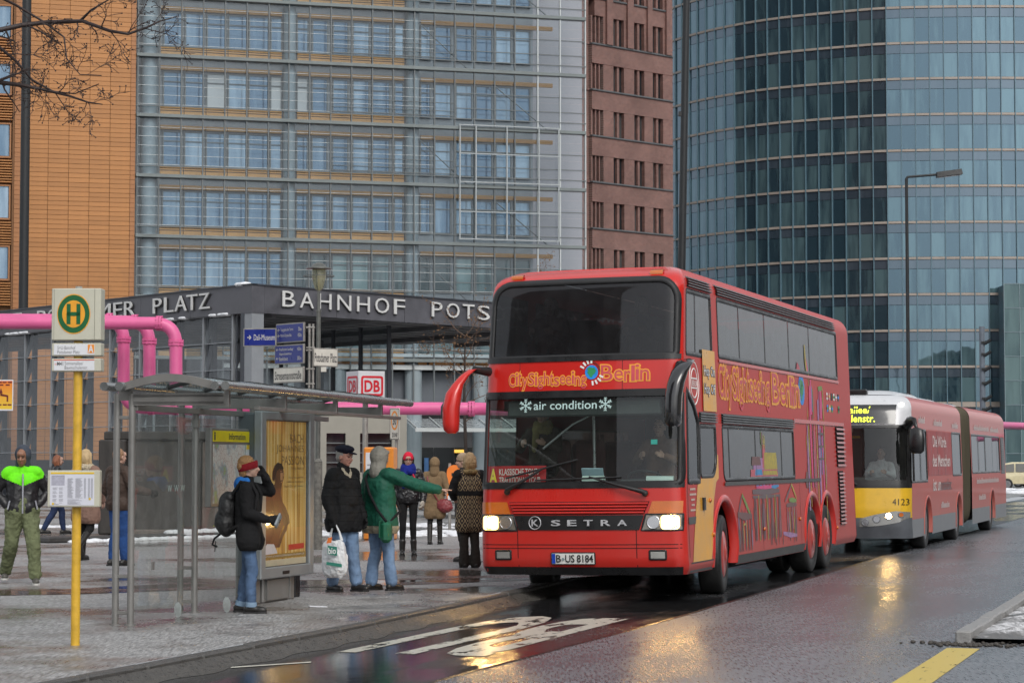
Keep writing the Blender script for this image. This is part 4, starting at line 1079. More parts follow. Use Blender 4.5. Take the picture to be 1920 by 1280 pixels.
def wheel(parent, x, y, z, R, W, sg, hubcol, steer=0.0, cover=True, name='wheel'):
    """tyre, rim or domed cover; sg is the side it faces"""
    wl_ = bpy.data.objects.new(name, None); C.objects.link(wl_); wl_.parent = parent; wl_.location = (x, y, z); wl_.rotation_euler = (0, 0, steer); wl_.empty_display_size = .2
    t = MB().lathe([(R * .60, -W * .42 * sg), (R * .66, -W * .5 * sg), (R * .93, -W * .5 * sg), (R * .985, -W * .44 * sg), (R, -W * .36 * sg), (R, W * .36 * sg), (R * .985, W * .44 * sg), (R * .93, W * .5 * sg), (R * .66, W * .5 * sg), (R * .60, W * .42 * sg)], (0, 0, 0), 40, 'x')
    t.build('tyre', m_tyre, wl_)
    if cover: h = MB().lathe([(.001, W * .30 * sg), (.001, W * .60 * sg), (R * .16, W * .60 * sg), (R * .17, W * .57 * sg), (R * .42, W * .55 * sg), (R * .56, W * .50 * sg), (R * .635, W * .40 * sg), (R * .64, W * .3 * sg)][::-1], (0, 0, 0), 32, 'x')
    else: h = MB().lathe([(R * .63, W * .46 * sg), (R * .58, W * .42 * sg), (R * .52, W * .15 * sg), (R * .3, W * .12 * sg), (R * .28, W * .38 * sg), (R * .12, W * .42 * sg), (.001, W * .42 * sg)], (0, 0, 0), 28, 'x')
    if not cover:
        for k in range(10):
            a = k * math.pi / 5; h.cyl((W * .1 * sg, R * .42 * math.cos(a), R * .42 * math.sin(a)), (W * .22 * sg, R * .42 * math.cos(a), R * .42 * math.sin(a)), .016, n=6)
    h.build('hub_cover' if cover else 'rim', hubcol, wl_)
    return wl_
m_hubr = dirty_paint('hub_red', (.48, .016, .013), (.26, .15, .13), .12)
lean = math.tan(math.radians(.75))
for c, r in ((2.25, .515), (8.19, .515), (9.42, .515)):
    for sg in (1, -1):
        st = math.radians(7) if c < 3 else 0
        wheel(coach, sg * 1.16, c, r - sg * 1.16 * lean, r, .30 if c < 3 or c > 9 else .30, sg, m_hubr, st)
        if 8 < c < 9: wheel(coach, sg * .78, c, r - sg * .78 * lean, r, .28, sg, m_rub, 0)
# yellow stripe, skirts, joints
mb = MB(); patch(mb, [(2.36, 1.24, 2.0), (2.7, 1.24, 2.0), (3.14, 1.24, 2.0)], Sr, .012, 3); mb.build('yellow_panel', m_yl, coach)
mb = MB(); patch(mb, [(.47, .44, 1.42), (.6, .50, 1.50), (.8, .58, 1.56), (1.0, .66, 1.60), (1.2, .74, 1.66), (1.45, .84, 1.84), (1.50, .95, 2.0)], Sr, .004, 4); patch(mb, [(1.5, 1.62, 1.99), (1.6, 1.80, 2.0), (1.8, 1.96, 2.0)], Sr, .004, 2); mb.build('yellow_panel', m_yl, coach)
mb = MB(); patch(mb, [(.34, .34, 1.58), (.47, .34, 1.58)], Sr, .006, 2); patch(mb, [(.34, 2.92, 7.5), (.46, 2.92, 7.5)], Sr, .012, 8); mb.build('skirt', m_skirt, coach)
mb = MB(); patch(mb, [(.33, -1.27, 1.27), (.43, -1.29, 1.29)], F, .006, 40); mb.build('skirt', m_blk, coach)
mb = MB(); patch(mb, [(1.395, 2.3, 8.9), (1.445, 2.3, 8.9)], Sr, .016, 8); mb.build('waist_rail', m_skirt, coach)
mb = MB(); patch(mb, [(2.30, 7.0, 11.2), (2.36, 7.0, 11.2)], Sr, .014, 8); patch(mb, [(3.02, 2.25, 10.9), (3.06, 2.25, 10.9)], Sr, .012, 8); mb.build('red_rail', m_red, coach)
mb = MB(); patch(mb, [(.94, .32, .66), (1.03, .32, .70)], Sr, .006, 2); mb.build('grey_flash', m_skirt, coach)
gap = MB()
for t in (.315, ): patch(gap, [(z, t - .006, t + .006) for z in lin(.34, 2.6, 12)], Sr, .003, 1)
for t in (4.55, 7.25): patch(gap, [(.47, t - .005, t + .005), (1.39, t - .005, t + .005)], Sr, .002, 1)
patch(gap, [(2.7, 7.2, 7.21), (3.0, 7.2, 7.21)], Sr, .002, 1)
for z in (.705, .66): patch(gap, [(z - .005, -1.29, 1.29), (z + .005, -1.29, 1.29)], F, .003, 40)
for a in (-.80, .74): patch(gap, [(z, a - .005, a + .005) for z in lin(.43, 1.06, 6)], F, .003, 1)
patch(gap, [(2.62, .55, .556), (2.98, .55, .556)], F, .002, 1); patch(gap, [(2.62, -.8, -.794), (2.98, -.8, -.794)], F, .002, 1)
gap.build('panel_gap', M('gap_dark', (.03, .004, .004), .8), coach, kind='stuff')
# front: slats, black band, lamps, plate
mb = MB(); patch(mb, [(1.075, -.84, .84), (1.235, -.91, .91)], F, .003, 24)
mb.build('grille_opening', M('grille_dark_red', (.10, .006, .006), .6), coach)
for k in range(4):
    z = 1.085 + k * .037; w_ = .84 + .07 * k / 4
    mb = MB(); mb.grid(lambda a, q: F(a, z + q[0], q[1]), lin(-w_, w_, 24), [(0, .004), (.002, .03), (.022, .03), (.027, .004)]); mb.build('grille_slat', m_red, coach)
mb = MB(); patch(mb, [(.885, -.78, .78), (1.065, -.84, .84)], F, .012, 24); mb.build('badge_band', m_blk, coach)
band_txt = [('S', -.28), ('E', -.07), ('T', .14), ('R', .36), ('A', .57)]; m_badge = M('badge_silver', (.50, .50, .52), .35, .3)
for ch, a in band_txt: put_text('badge_letter', m_badge, coach, text_fit(ch, a - .055, a + .055, .938, 1.008, .02, 1, .5), lambda x, y, d: F(x, y, .018 + .012 * (d > 0)))
mb = MB(); ribbon(mb, [(-.56 + .078 * math.cos(t), .975 + .078 * math.sin(t)) for t in lin(0, 2 * math.pi, 29)[:-1]], F, .006, .006, .028); mb.build('badge_ring', m_badge, coach)
put_text('badge_letter', m_badge, coach, text_fit('K', -.60, -.515, .935, 1.015, .02), lambda x, y, d: F(x, y, .024))
for sg in (-1, 1):
    hl_ = MB(); patch(hl_, [(.885, sg * .81, sg * 1.285), (1.07, sg * .87, sg * 1.295)] if sg > 0 else [(.885, -1.285, -.81), (1.07, -1.295, -.87)], F, .008, 12)
    h = hl_.build('headlight', M('lamp_housing', (.22, .20, .17), .15, var=.2, metal=.4, coat=1), coach)
    mb = MB(); ribbon(mb, fine([(sg * .805, .88), (sg * 1.295, .88), (sg * 1.30, 1.075), (sg * .86, 1.075)], .06), F, .012, .012, .014); mb.build('rim', m_blk, h)
    mb = MB(); pts = [(sg * 1.16 + .066 * math.cos(t) * 1.1, .977 + .066 * math.sin(t)) for t in lin(0, 2 * math.pi, 25)[:-1]]
    flat(mb, pts, F, .022); mb.build('lamp', m_lamp, h)
    mb = MB(); flat(mb, rrect(sg * 1.16 - .115, sg * 1.16 + .105, .89, 1.062, .04), F, .016); mb.build('reflector', m_halo, h)
    mb = MB(); pts = [(sg * .955 + .078 * math.cos(t), .977 + .078 * math.sin(t)) for t in lin(0, 2 * math.pi, 25)[:-1]]
    flat(mb, pts, F, .02); ribbon(mb, pts, F, .01, .006, .026); mb.build('reflector', m_chrome, h)
    mb = MB(); patch(mb, [(1.085, sg * .89, sg * 1.295), (1.235, sg * .94, sg * 1.30)] if sg > 0 else [(1.085, -1.295, -.89), (1.235, -1.30, -.94)], F, .010, 10); mb.build('indicator', m_amber, coach)
    fg = MB(); flat(fg, rrect(sg * 1.0 - .10, sg * 1.0 + .10, .525, .63, .01), F, .010); fo = fg.build('fog_lamp', m_lens, coach)
    mb = MB(); ribbon(mb, fine(rrect(sg * 1.0 - .10, sg * 1.0 + .10, .525, .63, .01), .05), F, .012, .012, .018); mb.build('rim', m_blk, fo)
    mb = MB(); mb.grid(lambda a, q: F(a, q[0], q[1]), lin(sg * .92 - .08, sg * .92 + .08, 6), [(3.985, 0), (3.99, .03), (4.02, .03), (4.025, 0)]); mb.build('marker_lamp', m_amber, coach)
FP = lambda a, z, d=0.0: F(a - .07, z, d)
mb = MB(); patch(mb, [(.475, -.275, .275), (.60, -.275, .275)], FP, .022, 4); pl = mb.build('number_plate', m_wh, coach)
mb = MB(); ribbon(mb, fine(rrect(-.28, .28, .47, .605, .008), .06), FP, .006, .008, .028); mb.build('plate_frame', m_rub, pl)
mb = MB(); patch(mb, [(.48, -.272, -.228), (.595, -.272, -.228)], FP, .026, 1); mb.build('plate_band', M('plate_blue', (.01, .06, .45), .4), pl)
put_text('plate_text', m_rub, pl, text_fit('B', -.215, -.155, .495, .58, .012), lambda x, y, d: FP(x, y, .027))
put_text('plate_text', m_rub, pl, text_fit('US 8184', -.095, .262, .495, .58, .012, .95), lambda x, y, d: FP(x, y, .027))
mb = MB(); flat(mb, [(-.125 + .018 * math.cos(t), .53 + .018 * math.sin(t)) for t in lin(0, 6.28, 13)[:-1]], FP, .027); mb.build('plate_seal', M('seal_grey', (.25, .32, .33), .5), pl)
# front lettering
def twotone(parent, name, text, x0, x1, z0, z1, fn, d, ca, cb_, o1=.045, o2=-.004, sp=1.0):
    """orange outlined letters: a fat letter with a thin one of another colour on it"""
    o = put_text(name, ca, parent, text_fit(text, x0, x1, z0, z1, o1, sp), lambda x, y, q: fn(x, y, d))
    put_text(name + '_core', cb_, o, text_fit(text, x0, x1, z0, z1, o2, sp), lambda x, y, q: fn(x, y, d + .003))
def bouncy(parent, name, text, x0, x1, z0, z1, fn, d, ca, cb_, seed, o1=.05, wob=.10):
    n = len(text); rb = random.Random(seed); adv = {'i': .40, 'l': .38, 't': .62, 'r': .66, 'C': 1.15, 'S': 1.1, 'B': 1.25, 'g': 1, 'y': 1}
    ws = [adv.get(c, .95) for c in text]; tot = sum(ws); x = x0; H = z1 - z0
    A = MB(); B = MB()
    for c, w_ in zip(text, ws):
        w_ = w_ / tot * (x1 - x0); hi = .96 if c in 'CSBlthid' else .72; lo = 0 if c in 'gy' else .24
        j = rb.uniform(-wob, wob) * .5
        for mb, off, dd in ((A, o1, d), (B, .0, d + .003)):
            v, f = text_fit(c, x + w_ * .07, x + w_ * .93, z0 + H * (lo + j), z0 + H * (hi + j), off); mb.add([fn(p[0], p[1], dd) for p in v], f)
        x += w_
    o = A.build(name, ca, parent); B.build(name + '_core', cb_, o, kind='stuff')
bouncy(coach, 'lettering', 'CitySightseeing', -.95, .10, 2.64, 2.86, F, .005, m_or, m_pk, 1, .055)
bouncy(coach, 'lettering', 'Berlin', .27, .90, 2.66, 2.93, F, .005, m_or, m_pk, 2, .05, .05)
m_blue = M('print_blue', (.02, .25, .72), .4); m_green = M('print_green', (.03, .28, .10), .4); m_pb = M('print_black', (.02, .02, .025), .4)
def globe(cx, cz, rx, rz, fn, d, sg=1):
    e = MB(); flat(e, [(cx + rx * math.cos(t), cz + rz * math.sin(t)) for t in lin(0, 2 * math.pi, 21)[:-1]], fn, d); g = e.build('globe_print', m_blue, coach)
    e = MB()
    for (a, b, r) in ((-.3, .45, .4), (.4, .1, .38), (-.1, -.5, .35), (.45, .6, .2), (-.6, -.1, .2)):
        flat(e, [(cx + rx * (a * .7 + r * math.cos(t) * (1 + .3 * math.sin(3 * t))), cz + rz * (b * .7 + r * math.sin(t))) for t in lin(0, 2 * math.pi, 13)[:-1]], fn, d + .002)
    e.build('land_print', m_green, g)
globe(.16, 2.84, .085, .09, F, .009)
mb = MB()
for k in range(4):
    for base, cx, cz in ((math.radians(120), .16, 2.84), (math.radians(-55), .16, 2.84)):
        t = base + k * .35 - .5; p = Vector((cx + .11 * math.cos(t), cz + .11 * math.sin(t))); q = Vector((cx + .165 * math.cos(t), cz + .165 * math.sin(t))); n_ = Vector((-math.sin(t), math.cos(t))) * .012
        flat(mb, [tuple(p - n_), tuple(q - n_), tuple(q + n_), tuple(p + n_)], F, .009)
mb.build('ray_print', m_wh, coach, kind='stuff')
mb = MB(); ribbon(mb, [(.16 + .11 * math.cos(t), 2.85 + .12 * math.sin(t)) for t in lin(0, 2.4, 14)] + [(.16 + .097 * math.cos(t), 2.85 + .105 * math.sin(t)) for t in lin(2.4, 0, 14)], F, .002, .002, .008); mb.build('band_print', m_pb, coach)
m_mint = M('print_mint', (.50, .68, .66), .4, var=.05)
put_text('lettering', m_mint, coach, text_fit('air condition', -.60, .23, 2.385, 2.49, .006), lambda x, y, d: F(x, y, .004))
def flake(cx, cz, r):
    mb = MB()
    for k in range(6):
        t = math.pi / 3 * k + math.pi / 6; u = Vector((math.cos(t), math.sin(t))); n_ = Vector((-u.y, u.x)); c = Vector((cx, cz))
        flat(mb, [tuple(c - n_ * .006), tuple(c + u * r - n_ * .006), tuple(c + u * r + n_ * .006), tuple(c + n_ * .006)], F, .004)
        for s_ in (-1, 1):
            for f_ in (.45, .75):
                p = c + u * r * f_; q = p + (u * .7 + n_ * s_ * .7) * r * .32
                flat(mb, [tuple(p - u * .006), tuple(q - u * .006), tuple(q + u * .006), tuple(p + u * .006)], F, .004)
    mb.build('snowflake_print', m_mint, coach)
flake(-.71, 2.44, .085); flake(.34, 2.44, .085)
MB().grid(lambda a, z: F(a, z, .004), lin(.92, 1.0, 3), [1.93, 1.99]).build('sticker', M('green_sticker', (.05, .45, .36), .4), coach)
# wipers
for (a0, z0, a1, z1, b0, b1) in ((-.92, 1.36, -.45, 1.64, (-.95, 1.53), (.0, 1.75)), (.86, 1.33, .16, 1.535, (.55, 1.53), (-.55, 1.50))):
    wp = MB(); wp.tube([F(a0, z0, .05), F(a0 * .97 + a1 * .03, z0 + .02, .09), F((a0 + a1) / 2, (z0 + z1) / 2, .07), F(a1, z1, .055)], [.034, .03, .018, .012], 8)
    wp.sphere(F(a0, z0, .05), .042, 8, 6)
    w_ = wp.build('wiper', m_rub, coach)
    mb = MB(); mb.tube([F(b0[0] + (b1[0] - b0[0]) * k / 10, b0[1] + (b1[1] - b0[1]) * k / 10, .03) for k in range(11)], .012, 6); mb.build('wiper_blade', m_rub, w_)
# mirrors
def mirror_arm(pts, mat, glass_dir):
    v = []; n = 14
    for (x, y, z, rx, ry) in pts:
        for k in range(n):
            t = 2 * math.pi * k / n; ct_, st_ = math.cos(t), math.sin(t)
            v.append((x + rx * math.copysign(abs(ct_) ** .7, ct_), y + ry * math.copysign(abs(st_) ** .7, st_), z))
    m = len(pts)
    mb = MB().add(v, [(i * n + k, i * n + (k + 1) % n, (i + 1) * n + (k + 1) % n, (i + 1) * n + k) for i in range(m - 1) for k in range(n)], True)
    mb.add(v, [tuple(range(n)), tuple(range(m * n - 1, (m - 1) * n - 1, -1))])
    return mb
mr = mirror_arm([(-1.27, -.02, 2.91, .05, .05), (-1.32, -.12, 2.90, .05, .05), (-1.39, -.22, 2.82, .055, .055), (-1.45, -.30, 2.71, .068, .07), (-1.49, -.34, 2.60, .095, .10), (-1.52, -.36, 2.42, .10, .115), (-1.525, -.36, 2.22, .098, .115), (-1.52, -.36, 2.14, .09, .10), (-1.515, -.36, 2.10, .05, .06)], m_red, 1).build('mirror', m_red, coach)
MB().cyl((-1.20, .16, 2.88), (-1.30, -.1, 2.90), .06, .045).build('mirror_bracket', m_blk, mr)
mirror_arm([(-1.60, -.30, 2.52, .02, .04), (-1.63, -.29, 2.44, .045, .07), (-1.63, -.29, 2.30, .045, .07), (-1.60, -.30, 2.22, .02, .04)], m_blk, 1).build('mirror_shell', M('grey_plastic', (.07, .085, .09), .5), mr)
mr = mirror_arm([(1.27, .06, 2.93, .05, .05), (1.285, -.08, 2.95, .08, .06), (1.275, -.2, 2.91, .09, .08), (1.235, -.31, 2.80, .10, .10), (1.20, -.37, 2.66, .10, .12), (1.175, -.39, 2.5, .10, .13), (1.165, -.39, 2.3, .10, .13), (1.165, -.39, 2.18, .095, .125), (1.165, -.39, 2.14, .06, .08)], m_blk, 1).build('mirror', M('gloss_black', (.012, .012, .014), .12, var=.1, coat=1.0), coach); mr.location = (.17, .03, 0)
MB().cyl((1.10, .2, 2.9), (1.28, .0, 2.93), .06, .045).build('mirror_bracket', m_blk, mr)
# side prints
bouncy(coach, 'lettering', 'CitySightseeing', 2.18, 5.35, 2.42, 3.0, Sr, .005, m_or, m_pk, 5, .055, .03)
bouncy(coach, 'lettering', 'Berlin', 5.5, 7.55, 2.42, 3.02, Sr, .005, m_or, m_pk, 6, .06, .04)
globe(7.72, 2.82, .24, .24, Sr, .004)
for k, (tx, z0) in enumerate((('Hop On', 2.78), ('Hop Off', 2.55))):
    o = put_text('lettering', m_navy, coach, text_fit(tx, 1.30, 1.94, z0, z0 + .16, .06), lambda x, y, d: Sr(x, y, .016))
    put_text('lettering_core', m_wh, o, text_fit(tx, 1.30, 1.94, z0, z0 + .16, .0), lambda x, y, d: Sr(x, y, .019))
mb = MB()
for r in (.27, .185):
    ribbon(mb, [(.78 + r * math.cos(t), 2.70 + r * math.sin(t)) for t in lin(0, 2 * math.pi, 41)[:-1]], Sr, .010, .008, .006)
for s_ in (-1, 1): flat(mb, [(.78 - .17, 2.70 + s_ * .06 - .009), (.78 + .17, 2.70 + s_ * .06 - .009), (.78 + .17, 2.70 + s_ * .06 + .009), (.78 - .17, 2.70 + s_ * .06 + .009)], Sr, .006)
em = mb.build('emblem', m_wh, coach)
put_text('lettering', m_wh, em, text_fit('BERLIN', .64, .92, 2.665, 2.735, .01), lambda x, y, d: Sr(x, y, .006))
for k, (a, b, h) in enumerate(((.42, .70, 0), (.40, .74, 1), (.46, .66, 2), (.48, .64, 3), (.42, .68, 4))):
    mb = MB(); flat(mb, [(a, 1.36 - k * .065), (b, 1.36 - k * .065), (b, 1.385 - k * .065), (a, 1.385 - k * .065)], Sr, .005); mb.build('small_print', M('print_beige', (.55, .42, .36), .5), coach)
# painted monuments
pc = {k: M('paint_' + k, c, .45, var=.3, scale=14) for k, c in dict(yellow=(.42, .34, .07), green=(.18, .28, .08), grey=(.15, .11, .12), pink=(.62, .08, .22), lilac=(.36, .20, .38), blue=(.06, .26, .52), brown=(.17, .09, .09), rose=(.50, .12, .15)).items()}
pm_ = {k: MB() for k in pc}; rp = random.Random(9)
def stroke(k, p, q, w_, d=.005, fn=Sr):
    p = Vector(p); q = Vector(q); t = (q - p).normalized(); n_ = Vector((-t.y, t.x)) * w_ / 2; m = (p + q) / 2 + n_ * rp.uniform(-.5, .5)
    v = [p - n_ * .7, m - n_ * 1.1, q - n_ * .6, q + n_ * .6, m + n_ * 1.1, p + n_ * .7]
    flat(pm_[k], [tuple(x) for x in v], fn, d + rp.uniform(0, .0025))
# gate: columns, pediments, tower
for k in range(7): stroke('yellow' if k % 2 else 'grey', (4.05 + k * .27, .60), (4.05 + k * .27, 1.24), .05); stroke('brown', (4.13 + k * .27, .62), (4.13 + k * .27, 1.24), .10, .004)
stroke('grey', (3.95, 1.29), (5.75, 1.29), .09); stroke('grey', (3.95, 1.22), (5.75, 1.22), .05); stroke('pink', (4.2, 1.35), (5.4, 1.35), .05); stroke('blue', (5.2, 1.35), (5.7, 1.36), .05)
for q in range(6): stroke(rp.choice(['pink', 'blue', 'lilac']), (4.2 + q * .22, 1.36), (4.36 + q * .22, 1.37), .05)
stroke('grey', (3.05, 1.03), (3.3, 1.26), .05); stroke('green', (3.3, 1.26), (3.8, .95), .07); stroke('yellow', (3.3, 1.28), (3.55, 1.12), .04); stroke('brown', (2.98, 1.0), (3.85, .96), .10)
for k in range(5): stroke('brown' if k % 2 else 'grey', (3.08 + k * .18, .50), (3.08 + k * .18, .95), .06)
stroke('yellow', (3.32, .85), (3.32, .6), .03); stroke('yellow', (3.32, .85), (3.46, .86), .03); stroke('yellow', (3.5, .9), (3.5, .55), .03)
stroke('grey', (6.1, 1.12), (6.6, 1.36), .05); stroke('yellow', (6.6, 1.38), (6.95, 1.15), .05); stroke('green', (6.4, 1.14), (6.95, 1.12), .07); stroke('brown', (6.2, 1.06), (6.95, 1.06), .07)
for k in range(5): stroke('yellow' if k % 2 else 'grey', (6.25 + k * .16, .62), (6.25 + k * .16, 1.02), .045)
stroke('lilac', (5.9, .66), (6.9, .60), .07); stroke('rose', (6.65, .7), (6.65, 1.0), .08)
for q in range(46):
    x = rp.choice((rp.uniform(3.0, 3.9), rp.uniform(4.0, 5.8), rp.uniform(6.2, 6.95))); z = rp.uniform(.55, .8)
    stroke(rp.choice(('grey', 'brown', 'rose', 'grey', 'lilac')), (x, z), (x + rp.uniform(-.03, .03), z + rp.uniform(.15, .45)), rp.uniform(.015, .05), .0035)
for q in range(40):
    x = rp.uniform(7.9, 9.5); z = rp.uniform(1.25, 2.0); stroke(rp.choice(('grey', 'lilac', 'pink', 'rose', 'blue', 'yellow')), (x, z), (x + .01, z + rp.uniform(.2, .7)), rp.uniform(.015, .05), .0035)
for k in range(14):
    x = rp.uniform(3.0, 7.0); stroke('brown', (x, rp.uniform(.49, .55)), (x + .02, rp.uniform(.6, .95)), rp.uniform(.03, .08), .0035)
# pieces across the window: church roof and spire
for (a, b, c, d_, k) in ((3.9, 1.47, 5.75, 1.60, 'rose'), (4.1, 1.60, 4.9, 1.76, 'lilac'), (4.8, 1.60, 5.7, 1.84, 'yellow'), (4.7, 1.62, 4.95, 1.95, 'rose'), (4.72, 1.52, 5.7, 1.58, 'yellow'), (4.2, 1.52, 4.7, 1.6, 'blue'), (4.0, 1.66, 4.6, 1.78, 'brown')):
    flat(pm_[k], [(a, b), (c, b), (c - .05, d_), (a + .04, d_)], Sr, -.003 + rp.uniform(0, .002))
for (x, z0, z1, w_, k) in ((4.72, 1.95, 2.13, .12, 'brown'), (4.80, 1.9, 2.10, .05, 'yellow'), (4.66, 1.9, 2.16, .03, 'green'), (4.9, 1.9, 2.08, .04, 'yellow')): stroke(k, (x, z0), (x, z1), w_, -.002)
# big tower on the rear
for (x, z0, z1, w_, k) in ((8.0, .95, 2.28, .10, 'lilac'), (8.15, 1.0, 2.28, .06, 'yellow'), (8.3, 1.3, 2.9, .12, 'pink'), (8.45, 1.3, 2.7, .05, 'grey'), (8.6, 1.2, 2.3, .16, 'rose'), (8.75, 1.0, 2.3, .05, 'yellow'), (8.95, 1.0, 2.7, .14, 'lilac'), (9.1, 1.5, 2.25, .05, 'blue'), (9.25, 1.2, 2.28, .12, 'pink'), (9.42, .75, 2.9, .05, 'yellow'), (8.3, 2.4, 3.1, .05, 'yellow'), (8.42, 2.45, 3.0, .16, 'pink'), (8.58, 2.4, 2.85, .05, 'green'), (8.5, 2.5, 2.9, .05, 'blue'), (9.2, 2.4, 2.85, .22, 'pink'), (9.05, 2.4, 2.88, .05, 'lilac'), (9.4, 2.4, 2.85, .05, 'green'), (7.85, 1.3, 1.55, .2, 'brown'), (8.05, 1.45, 1.5, .3, 'brown')): stroke(k, (x, z0), (x + .02, z1), w_)
stroke('green', (9.05, 2.88), (9.4, 2.9), .09); stroke('yellow', (8.2, 3.08), (8.1, 3.5), .10, -.001); stroke('pink', (8.3, 3.08), (8.16, 3.3), .12, -.001); stroke('rose', (7.5, 3.08), (7.55, 3.2), .3, -.001)
for z in (1.75, 1.95, 2.15): stroke('grey', (8.9, z), (9.3, z), .04, .008)
for k in pc:
    if pm_[k].v: pm_[k].build('mural_paint', pc[k], coach, kind='stuff')
# small flags
for q in range(6):
    for r_ in range(2):
        if r_ == 1 and q in (3, 4): continue
        t = 9.75 + q * .2; z = 2.72 - r_ * .2; cols = [m_wh, m_blue, m_red, m_yl, m_pb, m_green]
        fl = MB(); flat(fl, rrect(t, t + .14, z, z + .12, .03, 2), Sr, .005); o = fl.build('flag_print', cols[(q * 2 + r_) % 6], coach)
        fl = MB(); flat(fl, [(t, z + .04), (t + .14, z + .04), (t + .14, z + .08), (t, z + .08)], Sr, .007); fl.build('flag_stripe', cols[(q + 3 * r_ + 2) % 6], o)
for t, z in ((1.45, 1.22), (1.56, .78), (4.6, .76), (7.15, .84), (10.2, .62)):
    mb = MB(); mb.sphere(Sr(t, z, .012), (.02, .035, .03), 8, 5); mb.build('side_marker', m_amber, coach)
MB().box(1.33, 1.355, 1.04, 1.14, 1.10, 1.26).build('door_handle', m_blk, coach)
# inside
zi = lambda z: hwc(z) - .10
MB().box(-1.18, 1.18, .9, 11.7, .88, .94).build('lower_floor', m_int, coach)
MB().box(-1.15, 1.15, .6, 11.6, 2.40, 2.52).build('upper_floor', m_int, coach)
mb = MB(); mb.grid(lambda a, z: (a, F(a, 1.4)[1] + .08 + (1.44 - z) * .9 if z > 1.0 else F(a, 1.4)[1] + .55, z), lin(-1.15, 1.15, 20), [.95, 1.05, 1.2, 1.40, 1.44])
mb.box(-1.12, 1.12, .30, .62, 1.36, 1.43, .02).box(.35, 1.05, .55, .85, 1.2, 1.50, .05); mb.build('dashboard', M('dash_grey', (.05, .055, .055), .6, var=.2), coach)
mb = MB(); q = Matrix.Translation((.62, .98, 1.50)) @ Matrix.Rotation(math.radians(-28), 4, 'X')
pts = [q @ Vector((.23 * math.cos(t), .23 * math.sin(t), 0)) for t in lin(0, 2 * math.pi, 25)]
mb.tube(pts, .016, 6); mb.tube([q @ Vector((-.22, 0, 0)), q @ Vector((.22, 0, 0))], .014, 5); mb.tube([q @ Vector((0, 0, 0)), q @ Vector((0, .1, -.3))], .03, 6); mb.build('steering_wheel', m_blk, coach)
def seat(x, y, z, w_=.44):
    return MB().box(x - w_ / 2, x + w_ / 2, y, y + .42, z + .32, z + .46, .05).box(x - w_ / 2, x + w_ / 2, y + .38, y + .50, z + .42, z + 1.08, .05).box(x - .06, x + .06, y + .1, y + .3, z, z + .33)
seat(.62, 1.35, .94, .5).build('seat', m_seat, coach)
for y in (1.5, 3.0, 4.0, 5.0, 6.0):
    for x in (-.9, -.42) + ((.42, .9) if y > 2.5 else ()): seat(x, y, .94).build('seat', m_seat, coach)
for y in (1.3, 2.3, 3.3, 4.3, 5.3, 6.3, 7.3, 8.3, 9.3):
    for x in (-.85, -.4, .4, .85): seat(x, y, 2.52).build('seat', m_seat, coach)
MB().box(-1.1, 1.1, 7.2, 7.3, .94, 2.4).build('bulkhead', m_int, coach)
MB().tube([(-.1, 1.1, .94), (-.1, 1.1, 2.38)], .02, 8).tube([(.2, .55, 2.40), (-.2, .48, 2.2), (-.6, .5, 1.9)], .015, 6).build('grab_rail', M('rail_grey', (.35, .36, .37), .3, .6), coach)
mb = MB(); mb.box(-1.0, 1.0, .28, .40, 2.30, 2.50, .02); mb.build('visor_box', M('visor', (.06, .07, .07), .5), coach)
o = MB().grid(lambda a, z: F(a, z, -.03), lin(-1.26, -.43, 12), [1.46, 1.69]).build('route_board', M('board_red', (.45, .02, .025), .4), coach)
put_text('board_text', M('board_yellow', (.85, .62, .04), .4), o, text_fit('A', -1.21, -1.1, 1.475, 1.65, .03), lambda x, y, d: F(x, y, -.025))
put_text('board_text', m_wh, o, text_fit('KLASSISCHE TOUR/', -1.07, -.52, 1.575, 1.655, .004), lambda x, y, d: F(x, y, -.025))
put_text('board_text', m_wh, o, text_fit('TRADITIONAL TOUR', -1.07, -.50, 1.475, 1.55, .004), lambda x, y, d: F(x, y, -.025))
# ================================================================ the articulated city bus
m_bred = dirty_paint('bus_red', (.52, .055, .036), (.34, .24, .21), .20, .12, .42)
m_bred2 = dirty_paint('bus_red_roof', (.56, .048, .022), (.3, .2, .18), .12, .4, .35)
m_film = M('red_window_film', (.38, .06, .06), .45, var=.12, scale=2)
m_bgrey = M('bus_grey', (.20, .21, .225), .45, var=.2, scale=3)
m_bump = M('bumper_grey', (.11, .12, .135), .4, var=.2, scale=3)
m_byel = M('bus_yellow', (.72, .43, .02), .35, var=.08, coat=.5)
m_bwh = M('bus_white', (.60, .61, .63), .35, var=.06, coat=.3)
m_led = M('led_text', (.5, .6, .02), .5, var=0, emit=(.72, .85, .05), es=1.5)
hwb = lambda z: 1.275 - (0 if z < 1.3 else .05 * (z - 1.3) / 1.5) - (0 if z < 2.72 else .30 * (1 - math.sqrt(max(0, 1 - ((z - 2.72) / .28) ** 2))))
tfb = smooth_interp([(.26, .12), (.5, .02), (.8, 0), (1.25, .03), (2.4, .26), (2.75, .38), (2.95, .62), (3.0, .9)], .04)
BS = BusShape(18.0, hwb, tfb, .24, .26, .22)
b2 = thing('articulated_bus', 'long red articulated city bus with yellow front waiting behind the coach', 'bus', SL(-6.0 - 1.275, 41.9), STREET)
F2 = BS.front; S2 = lambda t, z, d=0.0: BS.side(1, t, z, d); S2l = lambda t, z, d=0.0: BS.side(-1, t, z, d)
WW = (-1.19, 1.19, 1.36, 2.37, .05)
MB_ = BS.front_grid(lin(.27, .66, 12), 50, []); MB_.build('bumper', m_bump, b2)
BS.front_grid(lin(.66, 1.22, 12), 50, []).build('front_panel', m_byel, b2)
BS.front_grid(lin(1.22, 2.42, 40), 60, [lambda a, z: in_rr(a, z, WW)]).build('screen_surround', m_blk, b2)
